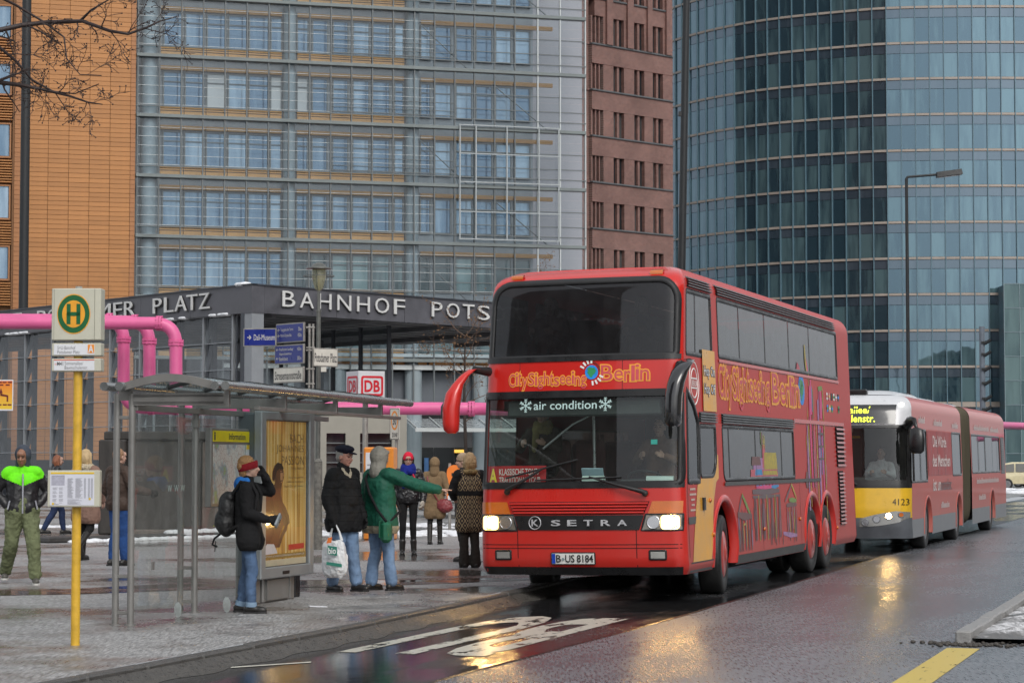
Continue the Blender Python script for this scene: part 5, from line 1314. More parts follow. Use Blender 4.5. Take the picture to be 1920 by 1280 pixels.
hd = BS.front_grid(lin(2.42, 2.72, 8) + [2.72 + .28 * math.sin(math.pi / 2 * k / 7) for k in range(1, 8)], 50, [])
hd.grid(lambda k, q: (hwb(3.0) * k, (BS.front(hwb(3.0) * k, 3.0)[1]) * (1 - q) + 8.4 * q, 3.0), lin(-1, 1, 9), lin(0, 1, 8))
hd.build('roof_head', m_bwh, b2)
MB().grid(lambda a, z: F2(a, z, -.01), lin(-1.22, 1.22, 40), lin(1.33, 2.40, 10)).build('windscreen', m_clear, b2)
mb = MB(); mb.grid(lambda a, z: F2(a, z, .010), lin(-.98, .98, 24), lin(2.43, 2.80, 6)); dp = mb.build('display_panel', M('display_black', (.012, .012, .014), .12, coat=1), b2)
def dotted(text, x0, x1, z0, z1):
    put_text('display_text', m_led, dp, text_fit(text, x0, x1, z0, z1, .014, 1.05), lambda x, y, d: F2(x, y, .016))
dotted('Sonnenallee/', -.42, .50, 2.635, 2.76); dotted('Baumschulenstr.', -.56, .60, 2.47, 2.60)
zs2 = lin(.27, 2.72, 70)
A2 = [(2.72, .46, .56), (7.75, .46, .56), (14.6, .46, .56)]
arch2 = lambda t, z: any((t - c) ** 2 + (z - h) ** 2 < r * r or (abs(t - c) < r and z < h) for c, h, r in A2)
W2 = [(.42, 2.75, 1.33, 2.34, .06), (6.75, 8.35, 1.42, 2.34, .06), (10.4, 16.6, 1.45, 2.34, .06)]
hol2 = [arch2] + [(lambda t, z, R=R: in_rr(t, z, R)) for R in W2]
def seg(t0, t1, sg, fn, hs):
    n = int((t1 - t0) / .07) + 1
    for nm, z0, z1, m_ in (('skirt', .27, .62, m_bgrey), ('side_panel', .62, 2.36, m_bred), ('roof_panel', 2.36, 2.72, m_bred2)):
        zz = lin(z0, z1, max(4, int((z1 - z0) / .035))) + ([2.72 + .28 * math.sin(math.pi / 2 * k / 7) for k in range(1, 7)] if nm == 'roof_panel' else [])
        BS.side_grid(sg, zz, lin(t0, t1, n), hs).build(nm, m_, b2)
for sg in (1, -1):
    seg(BS.T0, 8.5, sg, S2, hol2 if sg > 0 else [arch2]); seg(10.25, 17.95, sg, S2, hol2 if sg > 0 else [arch2])
mb = MB(); mb.grid(lambda k, q: (hwb(2.99) * k, 10.25 + 7.7 * q, 2.99), lin(-1, 1, 7), [0, 1]); mb.grid(lambda k, z: (hwb(z) * k, 17.95, z), lin(-1, 1, 7), zs2 + [2.9, 2.99]); mb.build('rear_roof', m_bred2, b2)
for k, R in enumerate(W2):
    cuts = {0: [1.9], 1: [], 2: [11.9, 13.4, 14.9, 16.1]}[k]; xs = [R[0]] + cuts + [R[1]]
    for a, b in zip(xs, xs[1:]):
        j = random.Random(k * 7 + int(a * 3)).uniform(-.006, .006)
        MB().grid(lambda t, z: S2(t, z, -.012 + j * (t - a)), lin(a - .02, b + .02, 4), lin(R[2] - .03, R[3] + .03, 3)).build('side_window', GLASS('bus_side_glass', (.30, .34, .34), 1.75, .015, .10, (.3, .32, .32), .03, .8), b2)
    mb = MB(); ribbon(mb, fine(rrect(*R[:4], R[4]), .12), S2, .03, .02, .005)
    for x in cuts: patch(mb, [(R[2], x - .02, x + .02), (R[3], x - .02, x + .02)], S2, .0, 1)
    mb.build('window_seal', m_blk, b2)
mb = MB(); patch(mb, [(1.44, 2.86, 6.66), (2.34, 2.86, 6.66)], S2, .006, 6); fl = mb.build('window_film', m_film, b2)
mb = MB()
for t in (4.35, 5.5): patch(mb, [(1.44, t - .012, t + .012), (2.34, t - .012, t + .012)], S2, .008, 1)
mb.build('film_joint', m_blk, fl)
m_tx = M('bus_print', (.74, .62, .60), .5, var=.1); m_txg = M('bus_print_grey', (.24, .13, .13), .45)
put_text('lettering', m_tx, b2, text_fit('Die Würde', 3.65, 5.75, 2.02, 2.24, .02), lambda x, y, d: S2(x, y, .010))
put_text('lettering', m_tx, b2, text_fit('des Menschen', 3.5, 6.3, 1.62, 1.86, .02), lambda x, y, d: S2(x, y, .010))
put_text('lettering', m_tx, b2, text_fit('ist un', 3.5, 4.65, 1.13, 1.36, .02), lambda x, y, d: S2(x, y, .006))
put_text('lettering', m_txg, b2, text_fit('antastbar.', 4.7, 6.5, 1.13, 1.36, .02), lambda x, y, d: S2(x, y, .006))
for a, b, z in ((1.6, 2.5, 2.52), (3.9, 5.2, 2.50), (6.9, 7.9, 2.49), (11.0, 14.2, 2.50), (14.5, 16.5, 2.50), (11.2, 16.0, 1.24), (4.7, 6.0, .80), (11.6, 13.0, .85)):
    rb_ = random.Random(int(a * 10)); mb = MB(); x = a
    while x < b:                                   # print too blurred to read: strokes of lettering
        w_ = rb_.uniform(.05, .16); h_ = rb_.choice([.09, .09, .13])
        patch(mb, [(z - .045, x, x + w_ * .62), (z - .045 + h_, x, x + w_ * .62)], S2, .007, 1); x += w_
    mb.build('small_print', m_tx, b2, kind='stuff')
# bellows
mb = MB(); ring = [(1.2 * math.copysign(abs(math.cos(t)) ** .22, math.cos(t)), 1.62 + 1.33 * math.copysign(abs(math.sin(t)) ** .22, math.sin(t))) for t in lin(0, 2 * math.pi, 41)[:-1]]
v = []; n = len(ring); K = 34
for k in range(K + 1):
    t = 8.5 + 1.75 * k / K; s_ = 1.0 + (.035 if k % 2 else -.02)
    v += [(x * s_, t, 1.62 + (z - 1.62) * s_) for x, z in ring]
mb.add(v, [(i * n + j, i * n + (j + 1) % n, (i + 1) * n + (j + 1) % n, (i + 1) * n + j) for i in range(K) for j in range(n)], True)
mb.build('bellows', M('bellows_brown', (.10, .085, .055), .7, var=.3, scale=2, stretch=(1, 1, .2)), b2)
for c, h, r in A2:
    P = [(c - r, .3)] + [(c + r * math.cos(t), h + r * math.sin(t)) for t in lin(math.pi, 0, 18)] + [(c + r, .3)]
    mb = MB(); v = []
    for i, p in enumerate(P):
        t = (Vector(P[min(len(P) - 1, i + 1)]) - Vector(P[max(0, i - 1)])).normalized(); nn = Vector((-t.y, t.x))
        for o_, d in ((-.03, -.08), (-.02, .01), (.03, .012), (.035, -.002)): v.append(S2(p[0] + nn.x * o_, p[1] + nn.y * o_, d))
    mb.add(v, [(i * 4 + j, i * 4 + j + 1, (i + 1) * 4 + j + 1, (i + 1) * 4 + j) for i in range(len(P) - 1) for j in range(3)], True); mb.build('wheel_arch', m_bred, b2)
    mb = MB(); mb.grid(lambda a, x: (x, c + (r + .02) * math.cos(a), h + (r + .02) * math.sin(a)), lin(0, math.pi, 12), [-1.24, 1.24]); mb.build('wheel_well', M('wheel_well', (.012,) * 3), b2)
    for sg in (1, -1): wheel(b2, sg * 1.08, c, .48, .48, .29, sg, M('steel_rim', (.25, .25, .26), .4, .7, var=.3), 0, False)
MB().box(-1.1, 1.1, .6, 17.8, .34, .42).build('underframe', M('underframe', (.012,) * 3), b2)
mb = MB(); patch(mb, [(1.40, 16.8, 17.75), (2.34, 16.8, 17.7)], S2, .006, 2); mb.build('grille_opening', m_blk, b2)
for k in range(15): mb = MB(); patch(mb, [(1.50 + k * .055, 16.95, 17.7), (1.528 + k * .055, 16.95, 17.7)], S2, .02, 1); mb.build('grille_louvre', m_bgrey, b2)
for sg in (1, -1):
    pts = [(sg * 1.26, .74), (sg * 1.0, .79), (sg * .62, .72), (sg * .34, .64), (sg * .34, .50), (sg * .7, .50), (sg * 1.05, .56), (sg * 1.24, .64)]
    mb = MB(); q = 10
    top = interp([(.34, .64), (.62, .72), (1.0, .79), (1.25, .77)]); bot = interp([(.34, .49), (.7, .51), (1.05, .57), (1.25, .67)])
    mb.grid(lambda a, k: F2(sg * a, bot(a) * (1 - k) + top(a) * k, .010), lin(.34, 1.25, 16), [0, .33, .66, 1]); h = mb.build('headlight', m_lens, b2)
    for cx, cz, r, mt in ((.88, .70, .058, m_lamp), (.66, .64, .065, m_chrome), (.45, .575, .06, m_chrome), (1.10, .72, .045, m_amber)):
        mb = MB(); flat(mb, [(sg * cx + r * math.cos(t), cz + r * math.sin(t)) for t in lin(0, 6.283, 17)[:-1]], F2, .02)
        mb.build('lamp' if mt is m_lamp else 'indicator' if mt is m_amber else 'reflector', mt, h)
        mb = MB(); ribbon(mb, [(sg * cx + r * math.cos(t), cz + r * math.sin(t)) for t in lin(0, 6.283, 17)[:-1]], F2, .01, .012, .026); mb.build('rim', m_bgrey, h)
    mb = MB(); flat(mb, [(sg * 1.06 + .05 * math.cos(t), 2.80 + .04 * math.sin(t)) for t in lin(0, 6.283, 13)[:-1]], F2, .015); mb.build('marker_lamp', M('white_marker', (.8, .8, .7), .3, var=0, emit=(1, 1, .85), es=1.2), b2)
mb = MB(); patch(mb, [(.27, .28, .288), (1.22, .28, .288)], F2, .004, 1); mb.build('panel_gap', m_blk, b2)
put_text('fleet_number', m_blk, b2, text_fit('4123', .95, 1.24, .90, 1.02, .0), lambda x, y, d: F2(x, y, .006))
mb = MB(); patch(mb, [(.75, -.46, -.12), (.98, -.46, -.12)], F2, .008, 3); sg_ = mb.build('badge', M('badge_red', (.6, .02, .02), .4), b2)
put_text('badge_text', m_yl, sg_, text_fit('m', -.28, -.17, .81, .90, .02), lambda x, y, d: F2(x, y, .012))
mb = MB(); mb.tube([F2(.3, 1.28, .04), F2(.05, 1.40, .05), F2(-.25, 1.62, .05)], [.025, .015, .01], 6); mb.tube([F2(.25, 1.40, .03), F2(-.45, 1.66, .03)], .012, 5); mb.build('wiper', m_rub, b2)
# mirror hanging from its arm
mb = MB(); mb.tube([(1.20, .45, 2.42), (1.30, .2, 2.48), (1.40, -.02, 2.50), (1.44, -.05, 2.36)], [.09, .10, .05, .03], 8); mr = mb.build('mirror_arm', m_blk, b2)
mirror_arm([(1.44, -.06, 2.36, .04, .04), (1.45, -.07, 2.32, .13, .07), (1.45, -.07, 2.1, .15, .09), (1.45, -.07, 1.92, .14, .09), (1.45, -.06, 1.87, .08, .05)], m_blk, 1).build('mirror', m_blk, mr)
MB().tube([(1.30, .5, 1.9), (1.31, .5, 1.35)], .022, 6).build('grab_bar', m_blk, b2)
# roof boxes
for t0, t1, h, w_ in ((1.2, 4.6, .15, .9), (5.4, 8.2, .13, .8), (11, 12.8, .14, .7)):
    mb = MB(); ring2 = lin(0, math.pi, 13)
    mb.grid(lambda a, t: (w_ * math.copysign(abs(math.cos(a)) ** .5, math.cos(a)), t, 2.97 + h * abs(math.sin(a)) ** .6 * min(1, .35 + (t - t0) / .7, .35 + (t1 - t) / .7)), ring2, lin(t0, t1, 12)); o = mb.build('roof_pod', m_bwh, b2)
    for k in range(2):
        MB().box(w_ * .5, w_ * .82, t1 - .9 + k * .4, t1 - .62 + k * .4, 2.97 + h * .68, 2.97 + h * .97).build('vent', m_blk, o)
MB().box(-.1, .35, .95, 1.15, 3.0, 3.12, .03).build('roof_sensor', m_blk, b2)
# inside
mb = MB(); mb.box(-1.15, 1.15, .7, 17.6, .42, .48); mb.build('floor', m_int, b2)
MB().box(-1.1, 1.1, .42, .85, .9, 1.32, .05).box(.1, .9, .6, .95, 1.2, 1.42, .05).build('dashboard', m_int, b2)
MB().box(-1.15, .1, 1.9, 1.96, .48, 2.3).box(-1.15, 1.15, 8.3, 8.36, .48, 2.9).build('partition', m_int, b2)
MB().tube([(-.3, 1.2, .5), (-.3, 1.2, 2.0), (-.1, 1.3, 2.2), (.1, 1.6, 2.2)], .025, 8).build('grab_rail', M('rail_yellow', (.75, .42, .03), .4), b2)
seat(.55, 1.5, .6, .5).build('seat', m_int, b2)
for y in (3, 4, 5, 6, 7, 11, 12, 13, 14, 15, 16):
    for x in (-.9, -.45, .45, .9): seat(x, y, .5).build('seat', m_int, b2)
# ================================================================ cars at the far kerb
def car(name, label, p, rz, paint):
    c = thing(name, label, 'car', p, rz)
    prof = [(-2.1, .32), (-2.12, .62), (-2.02, .86), (-1.2, .95), (-.55, 1.42), (-.2, 1.50), (1.0, 1.50), (1.55, 1.40), (2.0, .98), (2.08, .62), (2.05, .32)]
    mb = MB(); v = []
    for y, k in ((-.86, .0), (-.84, .5), (0, 1), (.84, .5), (.86, 0)):
        for (x, z) in prof: v.append((x, y * (1 - .16 * max(0, (z - .9) / .6)), z + (.02 * k if z > .5 else 0)))
    n = len(prof); mb.add(v, [(r * n + i, r * n + i + 1, (r + 1) * n + i + 1, (r + 1) * n + i) for r in range(4) for i in range(n - 1)], True)
    mb.add(v[:n] + v[-n:], [tuple(range(n)), tuple(range(2 * n - 1, n - 1, -1))]); mb.build('body', paint, c)
    for s in (-1, 1):
        f = lambda x, z: (x, s * (.872 - .14 * max(0, (z - .9) / .6)), z)
        for P in ([(-1.05, .98), (-.1, .98), (-.1, 1.42), (-.5, 1.38)], [(-.02, .98), (.85, .98), (.85, 1.43), (-.02, 1.43)], [(.93, .98), (1.7, .98), (1.45, 1.36), (.93, 1.43)]):
            MB().add([f(*q) for q in P], [(0, 1, 2, 3)]).build('window', m_shop, c)
        MB().box(-2.1, -1.98, s * .55 - .18, s * .55 + .18, .66, .8, .02).build('headlight', m_lens, c)
        MB().box(1.98, 2.09, s * .62 - .14, s * .62 + .14, .75, .95, .02).build('tail_light', M('tail_red', (.4, .01, .01), .2), c)
        for x in (-1.35, 1.32):
            w_ = wheel(c, x, s * .78, .31, .31, .2, 1, M('steel_rim', (.25, .25, .26), .4), math.pi / 2 * s, False)
        MB().box(-.62, -.48, s * .9 - .06, s * .9 + .06, .95, 1.06, .03).build('mirror', paint, c)
    return c
pc_ = at(1896, 905, 132); car('parked_car', 'dark parked car behind the pale taxi at the right edge', (pc_.x - .2, 134, PZ), math.radians(150), M('car_dark', (.02, .022, .028), .25, coat=1))
pc_ = at(1921, 905, 122); car('parked_car', 'cream taxi standing at the right edge beyond the crossing', (pc_.x + .55, 123, PZ), math.radians(172), M('taxi_cream', (.66, .58, .36), .35, coat=.8))
# ================================================================ bus stop post
m_ypost = M('post_yellow', (.62, .37, .035), .42, var=.18, scale=9, bump=.08, bscale=30)
m_cream = M('sign_cream', (.50, .49, .40), .4, var=.06)
m_paper = M('paper_white', (.66, .67, .70), .3, var=.04, coat=.5)
m_txt = M('print_dark', (.05, .05, .055), .5)
m_hg_ = M('stop_green', (.0, .10, .025), .4); m_hy = M('stop_amber', (.74, .33, .02), .4)
m_orp = M('sign_orange', (.78, .27, .03), .4)
m_redl = M('sign_red', (.6, .06, .02), .4)
pp = gnd(141, 1209, PZ)
sc_ = pp.y / FPX
zz = lambda v: EYE - PZ + (862 - v) * sc_ * 1.001
xx = lambda u: (u - 141) * sc_
stop = thing('bus_stop_post', 'yellow bus stop post with a green H sign and line plates', 'bus stop', pp, math.radians(-3))
MB().cyl((0, 0, -.02), (0, 0, zz(640)), .040, n=20).build('pole', m_ypost, stop)
MB().cyl((0, 0, zz(545)), (0, 0, zz(537)), .03, n=14).build('pole_cap', M('cap_grey', (.3, .3, .28), .4), stop)
mb = MB().box(xx(95), xx(188), -.10, .06, zz(639), zz(542), .008); h = mb.build('stop_sign', m_cream, stop)
mb = MB(); mb.box(xx(99.5), xx(100.2), -.102, -.1, zz(638), zz(543)).box(xx(176), xx(177), -.102, -.1, zz(638), zz(543)); mb.build('edge_strip', M('cream_dark', (.25, .24, .19), .5), h)
cx, cz = xx(137), zz(590)
def disc(name, mt, r, d, parent, rin=0.0, cx=cx, cz=cz):
    mb = MB(); n = 48
    if rin <= 0: mb.add([(cx + r[0] * math.cos(t), d, cz + r[1] * math.sin(t)) for t in lin(0, 2 * math.pi, n + 1)[:-1]], [tuple(range(n))])
    return mb.build(name, mt, parent)
kx = sc_
disc('sign_ring', m_hy, (31.5 * kx, 37.5 * kx), -.1025, h); disc('sign_ring', m_hg_, (30 * kx, 35.5 * kx), -.104, h); disc('sign_disc', m_hy, (21.5 * kx, 25.5 * kx), -.1055, h)
mb = MB(); a, b = 13 * kx, 19 * kx
mb.box(cx - a, cx - a + 7.5 * kx, -.1085, -.107, cz - b, cz + b).box(cx + a - 7.5 * kx, cx + a, -.1085, -.107, cz - b, cz + b).box(cx - a, cx + a, -.1085, -.107, cz - 3.6 * kx, cz + 3.6 * kx); mb.build('sign_letter', m_hg_, h)
for (v0, v1, lines) in ((644, 668, 0), (673, 697, 1)):
    pl = MB().box(xx(95), xx(188), -.08, .05, zz(v1), zz(v0), .006).build('line_plate', m_cream, stop)
    MB().box(xx(99.5), xx(176), -.083, -.08, zz(v1 - 2), zz(v0 + 2)).build('plate_face', m_paper, pl)
    fn = lambda x, y, d: (x, -.0845, y)
    if lines == 0:
        put_text('lettering', m_txt, pl, text_fit('S+U-Bahnhof', xx(106), xx(140), zz(656), zz(649.5), -.01), fn); put_text('lettering', m_txt, pl, text_fit('Potsdamer Platz', xx(106), xx(148), zz(664), zz(657.5), -.01), fn)
        MB().box(xx(163.5), xx(175.5), -.086, -.083, zz(663), zz(647)).build('zone_square', m_orp, pl); put_text('lettering', m_paper, pl, text_fit('A', xx(165), xx(174), zz(662), zz(648.5), .02), lambda x, y, d: (x, -.088, y))
    else:
        MB().box(xx(99.5), xx(176), -.085, -.083, zz(676.5), zz(675)).build('plate_line', m_redl, pl)
        put_text('lettering', m_txt, pl, text_fit('M41', xx(105.5), xx(117), zz(686), zz(679), .01), fn); put_text('lettering', m_txt, pl, text_fit('Sonnenallee/', xx(120), xx(155), zz(685), zz(678.5), -.01), fn); put_text('lettering', m_txt, pl, text_fit('Baumschulenstr.', xx(120), xx(164), zz(693), zz(686.5), -.01), fn)
        put_text('lettering', m_redl, pl, text_fit('o', xx(101.5), xx(104.5), zz(685), zz(682), .0), fn)
tb = MB().box(xx(92), xx(190), -.12, -.04, zz(949), zz(881), .006).build('timetable_case', m_cream, stop)
MB().box(xx(97), xx(180), -.123, -.12, zz(946), zz(884)).build('timetable', M('timetable_paper', (.62, .63, .70), .35, coat=.6, var=.03), tb)
MB().box(xx(98), xx(180), -.125, -.123, zz(888), zz(884.5)).build('header_bar', M('header_yellow', (.72, .5, .03), .4), tb)
mb = MB(); rt = random.Random(12)
def line(x0, x1, v, h=.55): mb.box(xx(x0), xx(x1), -.1246, -.1235, zz(v + h), zz(v))
for k in range(24):
    v = 896 + k * 1.55
    line(130, 130 + rt.uniform(7, 12), v); line(145, 145 + rt.uniform(8, 14), v)
    for q in (161, 168.5, 174): line(q, q + 3.6, v)
for k in range(17):
    v = 913 + k * 1.75
    if k % 4 != 3: line(102, 102 + rt.uniform(6, 10), v); line(114, 114 + rt.uniform(5, 9), v)
for k in range(5): line(130, 130 + rt.uniform(15, 34), 935 + k * 1.8)
for k in range(8): line(100.5, 124, 892 + k * 2.2, .35)
line(100.5, 124, 891, .4); line(130, 155, 943, .5); line(104, 114, 943.5, .6)
mb.build('print', M('print_grey', (.22, .22, .25), .5), tb, kind='stuff')
MB().box(xx(99.5), xx(124.5), -.1242, -.1232, zz(909), zz(890)).build('map_print', M('map_grey', (.42, .42, .50), .5, var=.15, scale=30), tb)
for (u, v) in ((172, 934), (103, 943)): disc('round_print', M('header_yellow', (.72, .5, .03), .4), (2.2 * kx, 2.2 * kx), -.126, tb, cx=xx(u), cz=zz(v))
# ================================================================ bus shelter
m_sh = M('shelter_grey', (.22, .215, .205), .4, .35, var=.15, scale=4)
m_tube = M('shelter_tube', (.30, .31, .31), .28, .7, var=.12, scale=5)
m_shg = GLASS('shelter_glass', (.84, .87, .85), 1.5, .03, .20, (.42, .42, .40), .02, .5, 5)
m_shr = GLASS('roof_glass', (.66, .76, .76), 1.5, .06, .28, (.50, .58, .58), .02, .5, 1)
so_ = gnd(230, 1171, PZ); SHR = math.radians(-12.2)
sh = thing('bus_shelter', 'grey steel bus shelter with a curved glass roof and dirty glass panes', 'bus shelter', so_, SHR)
# local x: towards the road, y: along the street
HP = 2.29; LEN = 6.5
fr_y = [0.0, 1.80, 3.68]
for y in fr_y:
    for x in (-.08, .08):
        MB().cyl((x, y, 0), (x, y, HP), .034, n=14).cyl((x, y, 0), (x, y, .012), .06, n=14).build('post', m_sh, sh)
    mb = MB()
    for z in (.12, .48, 2.05): mb.box(-.06, .06, y - .018, y + .018, z - .018, z + .018, .004)
    mb.build('rung', m_sh, sh)
rails = [(-.12, 2.355), (.04, 2.355), (1.02, 2.355), (1.14, 2.355)]
for k, (x, z) in enumerate(rails): MB().cyl((x, -.25 if k != 2 else -.22, z), (x, LEN + (.3 if k == 3 else 0), z), .044, n=16).build('roof_tube', m_tube, sh)
for z in (2.19, 2.27): MB().box(.10, 1.05, -.03, .03, z - .022, z + .022, .004).build('end_beam', m_sh, sh)
MB().box(-.06, .08, -.02, .02, 2.22, 2.33).build('end_beam', m_sh, sh)
MB().box(.08, .14, .0, LEN, 2.12, 2.18, .005).build('long_beam', m_sh, sh)
MB().box(1.04, 1.10, .9, LEN, 2.14, 2.18, .005).build('long_beam', m_sh, sh)
for y in (0.0, 1.80, 3.68, 5.6):
    MB().box(1.05, 1.10, y - .025, y + .025, 2.15, 2.33).build('hanger', m_sh, sh)
    MB().box(.05, 1.1, y - .03, y + .03, 2.175, 2.28, .005).build('cross_beam', m_sh, sh)
arcx = lambda s: .04 + .98 * s
arcz = lambda s: 2.375 + .09 * math.sin(math.pi * s)
ny = 6; DY = 1.1
for k in range(ny):
    y0 = -.12 + k * DY
    MB().grid(lambda s, y: (arcx(s), y, arcz(s)), lin(0, 1, 14), [y0 + .02, y0 + DY - .02]).build('roof_pane', m_shr, sh)
for k in range(ny + 1):
    y0 = -.12 + k * DY; mb = MB(); e = .05 if k in (0,) else .014
    v = []
    for s in lin(-.02, 1.02, 16):
        x, z = arcx(s), arcz(s); v += [(x, y0 - e, z + .012), (x, y0 + e, z + .012), (x, y0 + e, z - .03 - (.035 if k == 0 else 0)), (x, y0 - e, z - .03 - (.035 if k == 0 else 0))]
    mb.add(v, [(i * 4 + j, i * 4 + (j + 1) % 4, (i + 1) * 4 + (j + 1) % 4, (i + 1) * 4 + j) for i in range(15) for j in range(4)], False)
    mb.build('roof_rib', m_sh if k == 0 else m_rub, sh)
# panes along the back, end pane
for y0, y1 in ((.06, 1.75), (1.86, 3.63)):
    MB().add([(.09, y0, .1), (.09, y1, .1), (.09, y1, 2.08), (.09, y0, 2.08)], [(0, 1, 2, 3)]).build('glass_pane', m_shg, sh)
MB().box(.1, .115, .5, .55, .52, .6).build('pane_clip', m_sh, sh); MB().box(.06, .13, 1.74, 1.80, 1.98, 2.06).build('pane_clip', m_sh, sh)
m_mark = M('mint_marks', (.45, .55, .52), .4)
o = put_text('safety_marks', m_mark, sh, text_fit('W W W', .95, 1.45, 1.30, 1.37, .0, 1.3), lambda x, y, d: (.0955, x, y))
# info board on the back panes
ib_y0, ib_y1 = 1.96, 3.55
ib = thing('information_board', 'street map board under a yellow information header in the shelter', 'map board', so_ + Vector((math.cos(SHR), math.sin(SHR), 0)) * .13, SHR)
MB().box(.0, .07, ib_y0, ib_y1, 1.12, 1.98, .01).build('board_frame', m_sh, ib)
def map_mat():
    m = bpy.data.materials.new('city_map'); m.use_nodes = True; n = m.node_tree; b = n.nodes['Principled BSDF']; L = n.links.new
    tc = n.nodes.new('ShaderNodeTexCoord'); t = n.nodes.new('ShaderNodeTexNoise'); t.inputs['Scale'].default_value = 3.5; t.inputs['Detail'].default_value = 4; L(tc.outputs['Object'], t.inputs['Vector'])
    r = n.nodes.new('ShaderNodeValToRGB'); e = r.color_ramp.elements; e[0].position = .36; e[0].color = (.30, .45, .22, 1); e[1].position = .47; e[1].color = (.58, .60, .57, 1); x = e.new(.60); x.color = (.62, .58, .54, 1); x = e.new(.40); x.color = (.26, .36, .42, 1)
    v = n.nodes.new('ShaderNodeTexVoronoi'); v.feature = 'DISTANCE_TO_EDGE'; v.inputs['Scale'].default_value = 16; L(tc.outputs['Object'], v.inputs['Vector'])
    mr = n.nodes.new('ShaderNodeMapRange'); mr.inputs[1].default_value = .02; mr.inputs[2].default_value = .06; mr.inputs[3].default_value = .7; mr.inputs[4].default_value = 0; L(v.outputs['Distance'], mr.inputs[0]); L(t.outputs[0], r.inputs[0])
    mx = n.nodes.new('ShaderNodeMix'); mx.data_type = 'RGBA'; L(mr.outputs[0], mx.inputs['Factor']); L(r.outputs[0], mx.inputs['A']); mx.inputs['B'].default_value = (.36, .20, .18, 1); L(mx.outputs['Result'], b.inputs['Base Color']); b.inputs['Roughness'].default_value = .35
    return m
MB().box(.07, .074, ib_y0 + .06, ib_y1 - .06, 1.16, 1.80).build('map', map_mat(), ib)
hb = MB().box(.07, .076, ib_y0 + .05, ib_y1 - .05, 1.83, 1.95).build('header', M('info_yellow', (.72, .60, .01), .4), ib)
ftx = lambda x, y, d: (.0785, x, y)
put_text('lettering', m_txt, hb, text_fit('Information', ib_y0 + .55, ib_y0 + 1.10, 1.855, 1.925, .01), ftx); put_text('lettering', m_txt, hb, text_fit('i', ib_y0 + .08, ib_y0 + .11, 1.85, 1.93, .03), ftx); put_text('lettering', m_txt, hb, text_fit('BVG', ib_y1 - .2, ib_y1 - .07, 1.86, 1.91, .02), ftx)
MB().box(.074, .077, ib_y1 - .45, ib_y1 - .10, 1.45, 1.80).build('legend', m_paper, ib)
MB().box(.077, .079, ib_y1 - .45, ib_y1 - .10, 1.75, 1.80).build('legend_header', M('header_yellow', (.72, .5, .03), .4), ib)
# litter lids leaning by the shelter
for (u, v, r, lab) in ((333, 1145, .055, 'small clear plastic lid leaning by the shelter glass'), (425, 1136, .06, 'clear plastic lid lying against the pane behind the woman with the backpack')):
    p = gnd(u, v + 12, PZ)
    q = Matrix.Rotation(math.radians(20), 4, 'X'); mb = MB(); mb.lathe([(r * 1.0, 0), (r, .012), (r * .8, .016), (r * .78, .006), (.001, .008)], (0, 0, 0), 20, 'y'); mb.v = [tuple((q @ Vector(x)) + Vector((0, 0, r * 1.6))) for x in mb.v]
    mb.v = [(x * .7, y, z * 1.5) for x, y, z in mb.v]; zmin = min(x[2] for x in mb.v); mb.v = [(x, y, z - zmin) for x, y, z in mb.v]
    o = mb.build('plastic_lid', GLASS('lid_plastic', (.75, .78, .78), 1.5, .2, .45, (.6, .65, .64))); o.location = p; tag(o, lab, 'lid')
o = MB().box(-.10, .10, -.05, .05, 0, .012, .004).build('paper_scrap', m_paper); o.location = gnd(595, 1137, PZ); o.rotation_euler = (.02, .05, .3); tag(o, 'scrap of white paper on the wet pavement by the poster case', 'litter')
# ================================================================ lit poster case
ve = thing('poster_case', 'grey advertising case on a foot with a golden concert poster', 'poster case', SL(-10.645, 22.9, PZ), STREET)
m_case = M('case_grey', (.26, .28, .29), .38, .3, var=.1, scale=4); m_cased = M('case_dark', (.10, .12, .13), .4, .3, var=.1)
V0, V1 = .0, 1.50; Z0, Z1 = .28, 2.185
fn = lambda y, z, d=0.0: (.10 + d, y, z)
mb = MB().box(-.22, .06, V0 + .02, V1 - .02, Z0 + .02, Z1 - .02, .02); mb.build('case_body', m_cased, ve)
fw = .085
MB().box(.0, .10, V0, V0 + fw + .05, Z0, Z1, .012).build('frame', m_case, ve); MB().box(.0, .10, V1 - fw - .05, V1, Z0, Z1, .012).build('frame', m_case, ve)
MB().box(.0, .098, V0 + .1, V1 - .1, Z1 - .10, Z1, .012).build('frame', m_case, ve); MB().box(.0, .098, V0 + .1, V1 - .1, Z0, Z0 + .13, .012).build('frame', m_case, ve)
MB().box(.096, .104, V0 + .60, V0 + .78, Z0 + .04, Z0 + .075).build('lock_plate', m_blk, ve)
MB().box(.052, .058, V0 + .12, V1 - .12, Z0 + .12, Z1 - .09).build('poster_edge', m_blk, ve)
y0, y1, z0, z1 = V0 + .16, V1 - .17, Z0 + .14, Z1 - .11
